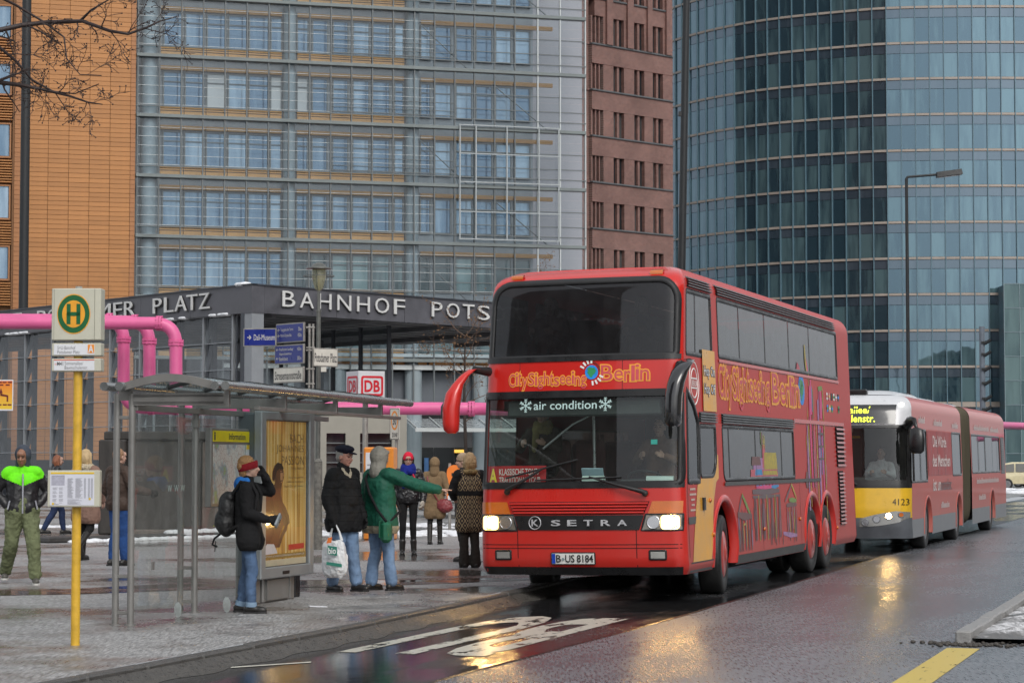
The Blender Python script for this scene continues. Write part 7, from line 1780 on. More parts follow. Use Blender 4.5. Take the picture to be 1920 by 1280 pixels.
def person(label, loc, rz, h=1.75, group=None, pose=None, skin=m_skin, vox=.0085, top=None, legs=None, shoes=None, hair=None, hat=None, hood=None, glove=None, scarf=None, girth=1.0, head_yaw=0.0, head_pitch=0.0, fingers=True, seated=False, extra=None):
    s = h / 1.75; P = dict(pel=(0, 0, .95), che=(0, .01, 1.28), nek=(0, .015, 1.46), hed=(0, -.01, 1.625),
        Lsho=(.175, .02, 1.415), Rsho=(-.175, .02, 1.415), Lelb=(.225, .05, 1.13), Relb=(-.225, .05, 1.13), Lwri=(.225, -.02, .88), Rwri=(-.225, -.02, .88),
        Lhip=(.09, 0, .90), Rhip=(-.09, 0, .90), Lkne=(.10, -.02, .49), Rkne=(-.10, -.02, .49), Lank=(.11, .03, .085), Rank=(-.11, .03, .085), Ltoe=(.125, -1, 0), Rtoe=(-.125, -1, 0))
    P.update(pose or {}); V3 = {k: Vector(v) for k, v in P.items() if isinstance(v, tuple)}
    root = thing('person', label, 'person', loc, rz, group); root.scale = (1, 1, 1)
    S_ = lambda mb: [setattr(mb, 'v', [(x * s, y * s, z * s) for x, y, z in mb.v]), mb][1]
    def put(name, mb, mat, vx, sm=3, fold=0.0, parent=root, fs=.10):
        return link(name, merged(S_(mb), vx, sm, fold, fs), mat, parent)
    Rh = Matrix.Rotation(head_yaw, 3, 'Z') @ Matrix.Rotation(head_pitch, 3, 'X')
    hc = V3['hed']; H = lambda x, y, z: hc + Rh @ Vector((x, y, z))
    # ---- body: one continuous skin
    b = MB()
    b.sphere(H(0, .012, .03), (.074, .092, .095), rot=Rh); b.sphere(H(0, -.025, -.03), (.060, .066, .075), rot=Rh); b.sphere(H(0, -.055, -.078), (.032, .03, .026), rot=Rh)
    b.cap(H(0, -.088, .012), .011, H(0, -.108, -.022), .0155); b.sphere(H(0, -.098, -.026), (.019, .014, .012), rot=Rh)
    for sg in (-1, 1):
        b.sphere(H(sg * .032, -.070, -.016), (.022, .020, .020)); b.sphere(H(sg * .030, -.080, .030), (.024, .012, .010)); b.sphere(H(sg * .076, .012, -.005), (.010, .020, .032), rot=Rh)
    b.sphere(H(0, -.086, -.052), (.022, .012, .011)); b.sphere(H(0, -.079, .055), (.05, .022, .03))
    b.cap(V3['nek'] - Vector((0, 0, .05)), .058, hc + Vector((0, .015, -.05)), .052)
    b.cap(V3['pel'], .092, V3['che'], .088); b.cap(V3['che'] + Vector((-.07, 0, 0)), .08, V3['che'] + Vector((.07, 0, 0)), .08)
    b.cap(V3['Lsho'], .055, V3['Rsho'], .055); b.cap(V3['Lhip'], .075, V3['Rhip'], .075)
    for q in 'LR':
        sg = 1 if q == 'L' else -1
        sh_, el, wr = V3[q + 'sho'], V3[q + 'elb'], V3[q + 'wri']
        b.cap(sh_, .050, el, .038); b.cap(el, .038, wr, .026)
        hp, kn, an = V3[q + 'hip'], V3[q + 'kne'], V3[q + 'ank']
        lk = min(1.0, legs.get('w', 1.0)) * .86; b.cap(hp, .082 * lk, kn, .054 * lk); b.cap(kn, .054 * lk, an, .036)
        td = V3[q + 'toe']; td = Vector((td.x * .3, td.y, td.z)).normalized()
        b.cap(an - Vector((0, 0, .03)) - td * .03, .036, an + td * .12 - Vector((0, 0, .045)), .03)
        # hand
        d = (wr - el).normalized(); hd_ = P.get(q + 'hand'); d = Vector(hd_).normalized() if hd_ else d
        up = Vector(P.get(q + 'palm', (sg * -1.0, .2, 0))); wv = d.cross(up); wv = wv.normalized() if wv.length > .01 else d.orthogonal().normalized(); up = wv.cross(d).normalized()
        pal = wr + d * .045
        for k in (-1, -.33, .33, 1): b.cap(wr + wv * k * .014, .019, wr + d * .085 + wv * k * .030, .0125)
        curl = P.get(q + 'curl', .5)
        for k, L_ in zip((-1, -.33, .33, 1), (.062, .075, .070, .055)):
            base = wr + d * .085 + wv * k * .030; cu = curl if not (P.get(q + 'point') and k == -1) else 0.0
            d1 = (d * math.cos(cu * .9) + up * math.sin(cu * .9)); d2 = d * math.cos(cu * 2.0) + up * math.sin(cu * 2.0)
            m_ = base + d1 * L_ * .55; b.cap(base, .0115, m_, .0105); b.cap(m_, .0105, m_ + d2 * L_ * .5, .0085)
        tb_ = wr + d * .03 - wv * .026; t1 = tb_ + (d * .6 - wv * .75 + up * .25).normalized() * .038; b.cap(tb_, .0145, t1, .012); b.cap(t1, .012, t1 + (d * .85 - wv * .2 + up * .4).normalized() * .032, .010)
    put('body', b, skin, vox * s, 2)
    # ---- eyes, brows, mouth
    e = MB()
    for sg in (-1, 1): e.sphere(H(sg * .031, -.0845, .012), (.0125, .006, .0065), 8, 6, Rh)
    S_(e).build('eye', m_eye, root)
    e = MB()
    for sg in (-1, 1): e.cap(H(sg * .014, -.094, .034), .0045, H(sg * .048, -.084, .036), .004, 6, 2)
    S_(e).build('eyebrow', hair[1] if hair else m_eye, root)
    e = MB(); e.cap(H(-.019, -.0935, -.053), .0055, H(.019, -.0935, -.053), .0055, 6, 2); S_(e).build('mouth', m_lip, root)
    # ---- trousers
    lm, lw = legs['mat'], legs.get('w', 1.0); t = MB()
    up_ = legs.get('cuff', .10); flare = legs.get('flare', 1.0)
    t.cap(V3['Lhip'] + Vector((0, 0, .02)), .115 * lw, V3['Rhip'] + Vector((0, 0, .02)), .115 * lw); t.cap(V3['pel'] + Vector((0, 0, .0)), .125 * lw * girth, V3['pel'] + Vector((0, 0, .08)), .13 * lw * girth)
    for q in 'LR':
        hp, kn, an = V3[q + 'hip'], V3[q + 'kne'], V3[q + 'ank']; low = kn.lerp(an, 1 - (up_ - .06) / .4)
        t.cap(hp, .104 * lw, kn, .074 * lw); t.cap(kn, .074 * lw, kn.lerp(low, .5) + Vector((0, .012, 0)), .070 * lw); t.cap(kn.lerp(low, .5) + Vector((0, .012, 0)), .070 * lw, low, .060 * lw * flare)
    put('trousers', t, lm, .0125 * s, 2, legs.get('fold', .018), fs=.085)
    if legs.get('turnup'):
        t = MB()
        for q in 'LR':
            kn, an = V3[q + 'kne'], V3[q + 'ank']; a = kn.lerp(an, .90); c_ = kn.lerp(an, 1.03); t.cyl(a, c_, .069 * lw, .071 * lw, 14, True)
        S_(t).build('turn_up', legs['turnup'], root)
    # ---- shoes and boots
    shm = (shoes or {}).get('mat', m_shoe)
    for q in 'LR':
        kn, an = V3[q + 'kne'], V3[q + 'ank']; td = V3[q + 'toe']; td = Vector((td.x * .3, td.y, td.z)).normalized(); sole = an.z - .085
        t = MB(); c0 = an + Vector((0, 0, -.035)); ax = (kn - an).normalized()
        t.cap(c0 - td * .045, .043, c0 + td * .02, .046); t.cap(c0 + td * .0 , .046, c0 + td * .145 - Vector((0, 0, .014)), .036); t.cap(c0 + td * .10 - Vector((.0, 0, .010)), .044, c0 + td * .13 - Vector((0, 0, .014)), .042)
        if (shoes or {}).get('boot'):
            t.cap(an, .050, an + ax * shoes['boot'], .058 * shoes.get('w', 1)); t.cap(an + ax * shoes['boot'] * .95, .060 * shoes.get('w', 1), an + ax * shoes['boot'], .060 * shoes.get('w', 1))
        else: t.cap(an - td * .005, .045, an + ax * .04, .044)
        so2 = put('shoe', t, shm, .009, 2, .004, fs=.05)
        f = MB(); sd_ = Vector((-td.y, td.x, 0)); z0 = c0.z - .050
        R_ = [(-.085, .030), (-.06, .041), (.0, .040), (.08, .050), (.14, .047), (.178, .025)]
        out_ = [c0 + td * a + sd_ * w_ for a, w_ in R_] + [c0 + td * a - sd_ * w_ for a, w_ in R_[::-1]]
        f.add([(p.x, p.y, p.z - c0.z + z0 + td.z * 0) for p in out_] + [(p.x, p.y, p.z - c0.z + z0 + .022) for p in out_], [tuple(range(11, -1, -1)), tuple(range(12, 24))] + [(i, (i + 1) % 12, 12 + (i + 1) % 12, 12 + i) for i in range(12)])
        S_(f).build('sole', (shoes or {}).get('sole', m_rub), so2)
    # ---- coat or jacket
    T = top; cm = T['mat']; w_ = T.get('w', 1.0); hem = T.get('hem', .80); t = MB()
    ch, pe = V3['che'], V3['pel']
    ax_ = (ch - pe).normalized()
    for sg in (-1, 1):
        t.cap(ch + Vector((sg * .075, .0, .02)), .128 * w_, pe + Vector((sg * .06, 0, .06)), .135 * w_ * girth)
        a = pe + Vector((sg * .06, 0, .06)); c_ = Vector((pe.x + sg * (.06 + .05 * T.get('flare', .4)), pe.y + T.get('sweep', 0), hem + .10))
        if c_.z < a.z: t.cap(a, .135 * w_ * girth, c_, .142 * w_ * girth)
    t.cap(ch + Vector((0, 0, .02)), .13 * w_, Vector((pe.x, pe.y + T.get('sweep', 0) * .5, min(pe.z, hem + .12))), .135 * w_ * girth)
    t.cap(V3['Lsho'] - Vector((.02, 0, .0)), .078 * w_, V3['Rsho'] + Vector((.02, 0, .0)), .078 * w_)
    t.cap(V3['nek'] - Vector((0, 0, .06)), .095, V3['nek'] + Vector((0, 0, T.get('collar', .03))), .078)
    if girth > 1.05: t.sphere(pe + Vector((0, -.06, .16)), (.15, .13, .16))
    for q in 'LR':
        sh_, el, wr = V3[q + 'sho'], V3[q + 'elb'], V3[q + 'wri']
        t.cap(sh_, .074 * T.get('sl', w_), el, .064 * T.get('sl', w_)); t.cap(el, .064 * T.get('sl', w_), el.lerp(wr, .93), .050 * T.get('sl', w_))
    me = merged(S_(t), .0125 * s, 2, T.get('fold', .02), T.get('fs', .11))
    if T.get('hemcut', True):                      # straight hem: cut the rounded bottom off and close it
        bm = bmesh.new(); bm.from_mesh(me); zc_ = hem * s
        keep_arm = False
        r_ = bmesh.ops.bisect_plane(bm, geom=bm.verts[:] + bm.edges[:] + bm.faces[:], plane_co=(0, 0, zc_), plane_no=(0, 0, 1), clear_inner=True)
        ed = [x for x in r_['geom_cut'] if isinstance(x, bmesh.types.BMEdge)]
        bmesh.ops.holes_fill(bm, edges=ed, sides=0); bm.to_mesh(me); bm.free()
    coat_ = link(T.get('name', 'jacket'), me, cm, root)
    for p in me.polygons: p.use_smooth = True
    for z0, z1, mt, nm in T.get('bands', ()):      # quilting seams, belts, hems follow the coat
        m2 = me.copy(); bm = bmesh.new(); bm.from_mesh(m2)
        bmesh.ops.bisect_plane(bm, geom=bm.verts[:] + bm.edges[:] + bm.faces[:], plane_co=(0, 0, z0 * s), plane_no=(0, 0, 1), clear_inner=True)
        bmesh.ops.bisect_plane(bm, geom=bm.verts[:] + bm.edges[:] + bm.faces[:], plane_co=(0, 0, z1 * s), plane_no=(0, 0, 1), clear_outer=True)
        bv = T.get('band_v'); xlim = T.get('band_x', 9)
        if xlim < 5 or bv: bmesh.ops.delete(bm, geom=[v for v in bm.verts if abs(v.co.x) > xlim * s or (bv and v.co.z < (z0 + bv * abs(v.co.x)) * s)], context='VERTS')
        for v in bm.verts: v.co += v.normal * .007
        bm.to_mesh(m2); bm.free(); m2.materials.clear(); m2.materials.append(mt); link(nm, m2, None, coat_)
    # ---- gloves
    if glove:
        for q in 'LR':
            if q not in glove.get('side', 'LR'): continue
            el, wr = V3[q + 'elb'], V3[q + 'wri']; d = (wr - el).normalized(); hd_ = P.get(q + 'hand'); d = Vector(hd_).normalized() if hd_ else d
            sg = 1 if q == 'L' else -1; up = Vector(P.get(q + 'palm', (sg * -1.0, .2, 0))); wv = d.cross(up); wv = wv.normalized() if wv.length > .01 else d.orthogonal().normalized(); up = wv.cross(d).normalized()
            t = MB(); g_ = glove.get('r', .006); curl = P.get(q + 'curl', .5)
            t.cap(wr - d * .05, .040, wr + d * .02, .034)
            for k in (-1, -.33, .33, 1): t.cap(wr + wv * k * .014, .022 + g_, wr + d * .085 + wv * k * .030, .0145 + g_)
            for k, L_ in zip((-1, -.33, .33, 1), (.062, .075, .070, .055)):
                base = wr + d * .085 + wv * k * .031; d1 = (d * math.cos(curl * .9) + up * math.sin(curl * .9)); d2 = d * math.cos(curl * 2.0) + up * math.sin(curl * 2.0); m_ = base + d1 * L_ * .55
                t.cap(base, .0115 + g_, m_, .0105 + g_); t.cap(m_, .0105 + g_, m_ + d2 * L_ * .5, .0085 + g_)
            tb_ = wr + d * .03 - wv * .026; t1 = tb_ + (d * .6 - wv * .75 + up * .25).normalized() * .038; t.cap(tb_, .0145 + g_, t1, .012 + g_); t.cap(t1, .012 + g_, t1 + (d * .85 - wv * .2 + up * .4).normalized() * .032, .010 + g_)
            put('glove', t, glove['mat'], .006, 2)
    # ---- hair, hats, hoods
    if hair:
        kind, hm = hair[0], hair[1]; t = MB()
        t.sphere(H(0, .030, .045), (.084, .092, .092), rot=Rh)
        if kind == 'short': t.sphere(H(0, .05, .0), (.078, .06, .07), rot=Rh)
        if kind == 'bob':
            t.sphere(H(0, .055, -.01), (.098, .080, .125), rot=Rh)
            for sg in (-1, 1): t.cap(H(sg * .072, .02, .05), .030, H(sg * .082, .025, -.085), .030)
            t.cap(H(-.05, .08, -.02), .05, H(-.05, .075, -.10), .035); t.cap(H(.05, .08, -.02), .05, H(.05, .075, -.10), .035)
        if kind == 'tied': t.sphere(H(0, .035, .065), (.092, .098, .088), rot=Rh); t.sphere(H(0, .085, .03), (.07, .055, .07)); t.sphere(H(0, .07, -.04), (.06, .05, .07))
        put('hair', t, hm, .009, 2, .014, fs=.025)
    if hat:
        kind, hm = hat[0], hat[1]; t = MB()
        if kind == 'cap':
            t.sphere(H(0, .008, .104), (.108, .128, .052), rot=Rh); t.sphere(H(0, .012, .072), (.090, .108, .040), rot=Rh); put('cap_crown', t, hm, .008, 2, .006, fs=.05)
            t = MB(); t.sphere(H(0, -.112, .062), (.068, .055, .009), 14, 7, Rh @ Matrix.Rotation(.22, 3, 'X')); S_(t).build('cap_peak', hm, root)
        if kind == 'beanie':
            t.sphere(H(0, .012, .060), (.092, .108, .098), rot=Rh); t.sphere(H(0, .012, .035), (.096, .112, .040), rot=Rh); put('knit_hat', t, hm, .008, 2, .008, fs=.02)
        if kind == 'band':
            v = []; n = 28
            for zz_, r_ in ((-.005, .0), (.0, .006), (.035, .010), (.072, .006), (.078, 0)):
                for k in range(n): a = 2 * math.pi * k / n; v.append(H((.088 + r_) * math.cos(a), .014 + (.106 + r_) * math.sin(a), zz_ - .012 - .022 * math.sin(a)))
            t.add(v, [(i * n + k, i * n + (k + 1) % n, (i + 1) * n + (k + 1) % n, (i + 1) * n + k) for i in range(4) for k in range(n)], True); S_(t).build('headband', hm, root)
    if hood:
        hm = hood['mat']; t = MB(); r_ = hood.get('r', 1.0)
        if hood.get('up', True):
            t.sphere(H(0, .030 + hood.get('back', 0), .03), (.108 * r_, .118 * r_, .128 * r_), rot=Rh); t.cap(H(0, .03 + hood.get('back', 0), -.05), .095 * r_, V3['nek'] + Vector((0, .03, .0)), .10 * r_)
            if hood.get('peak'): t.cap(H(-.05, -.06, .085), .03, H(.05, -.06, .085), .03)
        else: t.cap(V3['nek'] + Vector((-.07, .06, .02)), .055, V3['nek'] + Vector((.07, .06, .02)), .055); t.cap(V3['nek'] + Vector((-.08, -.01, .02)), .042, V3['nek'] + Vector((-.07, .07, .0)), .055); t.cap(V3['nek'] + Vector((.08, -.01, .02)), .042, V3['nek'] + Vector((.07, .07, .0)), .055); t.sphere(V3['nek'] + Vector((0, .09, -.02)), (.09, .06, .09))
        put('hood', t, hm, .009, 2, .007, fs=.06)
    if scarf:
        t = MB(); n0 = V3['nek']
        for k, (zz_, r_, th_) in enumerate(((-.02, .105, .05), (.035, .095, .045), (.075, .085, .035))):
            pts = [n0 + Vector((r_ * math.cos(a), -.005 + r_ * math.sin(a), zz_ + .012 * math.sin(a * 2 + k))) for a in lin(0, 2 * math.pi, 19)]
            for a, c_ in zip(pts, pts[1:]): t.cap(a, th_, c_, th_, 8, 3)
        for (dx, L_) in ((-.06, .22),): t.cap(n0 + Vector((dx, -.13, -.06)), .045, n0 + Vector((dx - .02, -.145, -.06 - L_)), .035)
        put('scarf', t, scarf, .010, 2, .014, fs=.04)
    if extra: extra(root, V3, s, H, S_)
    return root, V3, s
def around(deg): return math.radians(deg)
jeans = fabric('jeans', (.075, .125, .22), .85, .35, 5); jeans_l = fabric('jeans_light', (.15, .23, .36), .85, .35, 4); jeans_d = fabric('jeans_dark', (.022, .035, .085), .85, .3, 5); jeans_b = fabric('jeans_blue', (.02, .06, .19), .85, .3, 5)
blackc = fabric('black', (.012, .012, .013)); blackw = fabric('black_wool', (.011, .011, .012), .95); blackp = M('puffer_black', (.012, .012, .014), .35, var=.2, scale=12, bump=.3, bscale=14)
denimcuff = fabric('cuff', (.20, .29, .40), .85)
h_brown = M('hair_brown', (.13, .07, .035), .5, var=.45, scale=30, stretch=(6, 6, .7), bump=.4, bscale=50); h_blond = M('hair_blond', (.36, .24, .12), .5, var=.45, scale=26, stretch=(6, 6, .7), bump=.4, bscale=50); h_grey = M('hair_grey', (.30, .28, .26), .6, var=.3, scale=40); h_dark = M('hair_dark', (.02, .015, .012), .5, var=.3, scale=30, stretch=(6, 6, 1)); h_red = M('hair_auburn', (.24, .085, .04), .5, var=.4, scale=30, stretch=(6, 6, .7), bump=.4, bscale=50); h_ginger = M('hair_ginger', (.36, .19, .075), .55, var=.45, scale=30, stretch=(6, 6, .7), bump=.4, bscale=50)
# ---- woman with backpack beside the poster
m_phone = M('phone_grey', (.25, .28, .30), .25)
pw, W3, ws_ = person('person in a black coat with red headband, one hand raised to the ear', gnd(464, 1148, PZ), around(86), 1.66, vox=.008,
    pose=dict(Lelb=(.30, -.20, 1.36), Lwri=(.13, -.16, 1.545), Lhand=(-.3, .55, .75), Lpalm=(-1, 0, 0), Lcurl=.6, Rsho=(-.175, .0, 1.40), Relb=(-.22, -.03, 1.12), Rwri=(-.17, -.26, 1.05), Rhand=(.1, -1, .05), Rpalm=(1, 0, 0), Rcurl=.7, Lank=(.12, .10, .085), Lkne=(.11, .02, .49), Rank=(-.10, -.06, .085), Rkne=(-.10, -.07, .49)),
    top=dict(mat=blackw, w=.98, hem=.70, flare=1.6, sweep=-.03, name='coat', fold=.018, sl=1.0), legs=dict(mat=jeans, w=.92, cuff=.10, turnup=denimcuff), hair=('tied', h_ginger), head_yaw=.35, hat=('band', fabric('band_red', (.22, .012, .018), .9)), hood=dict(mat=fabric('hood_blue', (.02, .15, .48), .8), up=False), glove=dict(mat=blackc), head_pitch=-.05)
MB().box(-.045, .045, -.012, .012, -.075, .075, .008).build('phone', m_phone).parent = None
o = bpy.data.objects['phone']; a = Matrix.Rotation(around(86), 3, 'Z'); p = pw.location + a @ (Vector((-.16, -.37, 1.04)) * ws_); o.location = p; o.rotation_euler = (.3, .5, around(86)); tag(o, 'grey booklet held in the gloved hand beside the poster', 'booklet'); o.name = 'booklet'; o.data.name = 'booklet'
bk = thing('backpack', 'black backpack with a small pale loop worn over the black coat', 'backpack', pw.location, around(86))
t = MB(); t.sphere((.0, .235, 1.17), (.15, .105, .20)); t.sphere((0, .25, 1.0), (.155, .115, .15)); t.sphere((0, .32, 1.03), (.11, .06, .12)); t.cap((-.07, .2, 1.30), .06, (.07, .2, 1.30), .06)
t.v = [(x * ws_, y * ws_, z * ws_) for x, y, z in t.v]; link('bag_body', merged(t, .011, 2, .02, .09), M('nylon_black', (.016, .016, .017), .55, var=.3, scale=10, bump=.3, bscale=40), bk)
for sg in (-1, 1):
    t = MB(); t.tube([(sg * .09 * ws_, .17 * ws_, 1.32 * ws_), (sg * .12 * ws_, .06 * ws_, 1.475 * ws_), (sg * .12 * ws_, -.06 * ws_, 1.45 * ws_), (sg * .125 * ws_, -.125 * ws_, 1.33 * ws_), (sg * .15 * ws_, -.11 * ws_, 1.15 * ws_), (sg * .17 * ws_, .05 * ws_, 1.0 * ws_), (sg * .11 * ws_, .19 * ws_, .93 * ws_)], .020, 6); t.build('strap', blackc, bk)
t = MB(); t.tube([(.05, .33 * ws_, .88 * ws_), (.08, .40 * ws_, .83 * ws_), (.06, .42 * ws_, .76 * ws_), (.02, .36 * ws_, .74 * ws_)], .012, 5); t.tube([(.1, .39 * ws_, .8 * ws_), (.1, .40 * ws_, .68 * ws_)], .006, 4); t.build('loose_strap', blackc, bk)
MB().box(-.03, .03, .385 * ws_, .392 * ws_, .97 * ws_, .98 * ws_).build('reflector', M('lime_mark', (.45, .55, .05), .4), bk)
# ---- man in a peaked cap with a carrier bag
pm1, Q3, qs = person('person in a dark peaked cap and black padded jacket holding a white carrier bag', gnd(644, 1108, PZ), around(52), 1.79, vox=.008, skin=m_skin_r, girth=1.12,
    pose=dict(Relb=(-.27, .03, 1.14), Rwri=(-.26, -.06, .88), Rhand=(0, -.15, -1), Rcurl=1.1, Rpalm=(1, .0, 0), Lelb=(.25, .03, 1.13), Lwri=(.24, -.10, .89), Lkne=(.11, -.05, .49), Lank=(.13, -.10, .085), Rkne=(-.10, .0, .49), Rank=(-.12, .08, .085)),
    top=dict(mat=blackc, w=1.14, hem=.72, flare=.5, fold=.026, sl=1.22, collar=.05, bands=[(z, z + .012, M('seam_black', (.006, .006, .006), .9), 'quilt_seam') for z in (.86, .96, 1.06, 1.16, 1.26, 1.36)]), legs=dict(mat=jeans_l, w=1.08, cuff=.10, flare=1.18), hair=('short', h_grey), hat=('cap', fabric('cap_navy', (.012, .012, .024), .8)), glove=dict(mat=blackc), head_yaw=.15, head_pitch=.10)
t = MB(); n0 = Q3['nek'] * qs
t.cap(n0 + Vector((-.05, -.03, .0)), .048, n0 + Vector((.05, -.03, .0)), .048); t.cap(n0 + Vector((-.05, -.06, -.03)), .035, n0 + Vector((0, -.10, -.08)), .03); t.cap(n0 + Vector((.05, -.06, -.03)), .035, n0 + Vector((0, -.10, -.08)), .03)
link('scarf', merged(t, .009, 2, .01, .04), fabric('scarf_beige', (.42, .37, .28), .95), pm1)
bag = thing('carrier_bag', 'white plastic carrier bag with a green logo hanging from the gloved hand', 'carrier bag', pm1.location, around(52))
hp_ = Vector((-.26, -.09, .80)) * qs
v = []; n = 18; rb_ = random.Random(2)
for (z, w_, d_) in ((0, .115, .035), (-.03, .165, .06), (-.10, .185, .085), (-.22, .20, .10), (-.34, .205, .10), (-.42, .19, .085), (-.46, .12, .05)):
    for k in range(n):
        a = 2 * math.pi * k / n; jx = 1 + rb_.uniform(-.10, .10); v.append(hp_ + Vector((d_ * math.cos(a) * jx, w_ * math.sin(a) * jx, z - .17 + rb_.uniform(-.012, .012))))
mb = MB().add(v, [(i * n + k, i * n + (k + 1) % n, (i + 1) * n + (k + 1) % n, (i + 1) * n + k) for i in range(6) for k in range(n)], False); mb.add(v[-n:], [tuple(range(n))])
def crumple(o):
    s_ = o.modifiers.new('s', 'SUBSURF'); s_.levels = 2
    t_ = bpy.data.textures.new('crumple', 'CLOUDS'); t_.noise_scale = .06; d_ = o.modifiers.new('d', 'DISPLACE'); d_.texture = t_; d_.strength = .035; d_.texture_coords = 'LOCAL'
me = evaluated(mb.mesh('raw'), (crumple,)); me.materials.clear(); bg_ = link('bag_body', me, M('bag_plastic', (.66, .67, .68), .35, var=.06, bump=.2, bscale=25), bag)
for sg in (-1, 1):
    t = MB(); t.tube([hp_ + Vector((.02, sg * .10, -.18)), hp_ + Vector((.012, sg * .065, -.07)), hp_ + Vector((0, sg * .02, .015)), hp_ + Vector((0, 0, .03))], [.022, .014, .010, .010], 6); t.build('handle', M('bag_plastic', (.66, .67, .68), .35), bag)
# the logo side faces the road
dx_ = -.0
m_bgreen = M('logo_green', (.01, .17, .12), .4); m_bor = M('logo_orange', (.70, .16, .02), .4)
camdir = (Matrix.Rotation(-around(52), 3, 'Z') @ (Vector((0, 0, 0)) - Vector((pm1.location.x, pm1.location.y, 0)))).normalized(); sd2 = Vector((-camdir.y, camdir.x, 0))
fb = lambda x, y, d: tuple(hp_ + sd2 * x + camdir * (.158 + d) + Vector((0, 0, y)))
MB().add([fb(*p, 0) for p in ((-.085, -.34), (.03, -.36), (.03, -.25), (-.085, -.235))], [(0, 1, 2, 3)]).build('logo_print', m_bgreen, bg_)
put_text('lettering', M('bag_white', (.7, .7, .7), .4), bg_, text_fit('bio', -.075, .015, -.335, -.26, .02), lambda x, y, d: fb(x, y, .003))
MB().add([fb(*p, 0) for p in ((-.10, -.47), (.09, -.50), (.09, -.46), (-.10, -.43))], [(0, 1, 2, 3)]).build('logo_print', m_bgreen, bg_); MB().add([fb(*p, 0) for p in ((-.10, -.21), (-.04, -.20), (-.03, -.13), (-.08, -.14))], [(0, 1, 2, 3)]).build('logo_print', m_bor, bg_)
# ---- man in green pointing across
greenc = fabric('green', (.006, .085, .052), .7, .2, 6, .8, 11, .4)
pg, G3, gs = person('person in a long green jacket and grey hood pointing to the right with one arm', gnd(712, 1106, PZ), around(132), 1.77, vox=.0075, girth=1.05,
    pose=dict(Rsho=(-.18, .0, 1.43), Relb=(-.37, -.28, 1.30), Rwri=(-.50, -.54, 1.245), Rhand=(-.45, -.85, -.05), Rpoint=True, Rcurl=1.2, Rpalm=(0, 0, -1), Lelb=(.25, .06, 1.12), Lwri=(.24, -.08, .88), Lank=(.11, .05, .085), Rank=(-.14, -.08, .085), Rkne=(-.11, -.05, .49)),
    top=dict(mat=greenc, w=1.15, hem=.71, flare=.9, fold=.024, sl=1.25, collar=.05, name='jacket', bands=[(.71, .80, fabric('hem_beige', (.30, .27, .20), .9), 'hem_band')], band_x=9), legs=dict(mat=jeans_l, w=1.06, cuff=.09, flare=1.22), hood=dict(mat=fabric('hood_grey', (.24, .23, .20), .85), r=1.04, peak=True), head_pitch=.05)
sbg = thing('shoulder_bag', 'green shoulder bag with a round brown print worn over the green jacket', 'bag', pg.location, around(132))
t = MB(); t.box(-.37 * gs, -.10 * gs, .02, .16, .64 * gs, .90 * gs, .03); o0 = t
bgm = M('bag_green', (.006, .10, .05), .6, var=.25, scale=10)
c_b, s_b = math.cos(.9), math.sin(.9)
BT = Matrix.Translation((-.30 * gs, .13, 0)) @ Matrix.Rotation(-.75, 4, 'Z')
MB().box(-.16, .14, -.06, .07, .60 * gs, .86 * gs, .04, m=BT).build('bag_body', bgm, sbg); MB().box(-.165, .145, .072, .092, .66 * gs, .87 * gs, .009, m=BT).build('bag_flap', bgm, sbg)
mb = MB(); mb.add([tuple(BT @ Vector((.05 + .045 * math.cos(a), .095, .75 * gs + .055 * math.sin(a)))) for a in lin(0, 6.283, 17)[:-1]], [tuple(range(16))]); mb.build('round_print', M('print_brown', (.22, .07, .03), .5), sbg)
t = MB(); pts = [BT @ Vector((-.13, .0, .86 * gs)), Vector((-.16, .17, 1.0)) * gs, Vector((-.02, .185, 1.2)) * gs, Vector((.10, .15, 1.38)) * gs, Vector((.15, .04, 1.49)) * gs, Vector((.10, -.11, 1.40)) * gs, Vector((-.08, -.17, 1.15)) * gs, Vector((-.25, -.12, .98)) * gs, BT @ Vector((.1, -.03, .86 * gs))]
v = []; 
t.tube(pts, .019, 6); t.build('strap', blackc, sbg)
# ---- woman with red knitted hat
def redhat_extra(root, V3, s, H, S_):
    mb = MB()
    for sg in (-1, 1): mb.tube([H(sg * .034 + .026 * math.cos(a), -.103, .010 + .017 * math.sin(a)) for a in lin(0, 6.283, 15)], .0028, 5)
    mb.tube([H(-.008, -.106, .012), H(.008, -.106, .012)], .003, 5); S_(mb).build('glasses', m_blk, root)
    t = MB(); t.cap((.08, -.17, 1.39), .014, (.14, -.185, 1.25), .022); t.sphere((.155, -.19, 1.21), .042); link('pompom', merged(S_(t), .009, 1, .012, .02), M('pompom_red', (.60, .02, .06), .9), root)
person('person in a red knitted hat, blue scarf and shiny black padded jacket', gnd(765, 1041, PZ), around(4), 1.74, vox=.010,
    pose=dict(Lelb=(.27, .03, 1.14), Lwri=(.25, -.07, .93), Relb=(-.27, .03, 1.14), Rwri=(-.26, -.07, .93), Lank=(.10, .0, .085), Rank=(-.10, .0, .085), Lkne=(.085, -.02, .49), Rkne=(-.09, -.02, .49)),
    top=dict(mat=blackp, w=1.0, hem=.90, flare=.2, fold=.03, fs=.07, sl=1.12), legs=dict(mat=blackc, w=.80, cuff=.22, fold=.008), shoes=dict(boot=.16), hair=('bob', h_dark), hat=('beanie', fabric('hat_red', (.60, .02, .05), .9)), scarf=fabric('scarf_blue', (.012, .022, .20), .95), glove=dict(mat=fabric('mitten', (.40, .37, .32), .9), r=.012), extra=redhat_extra)
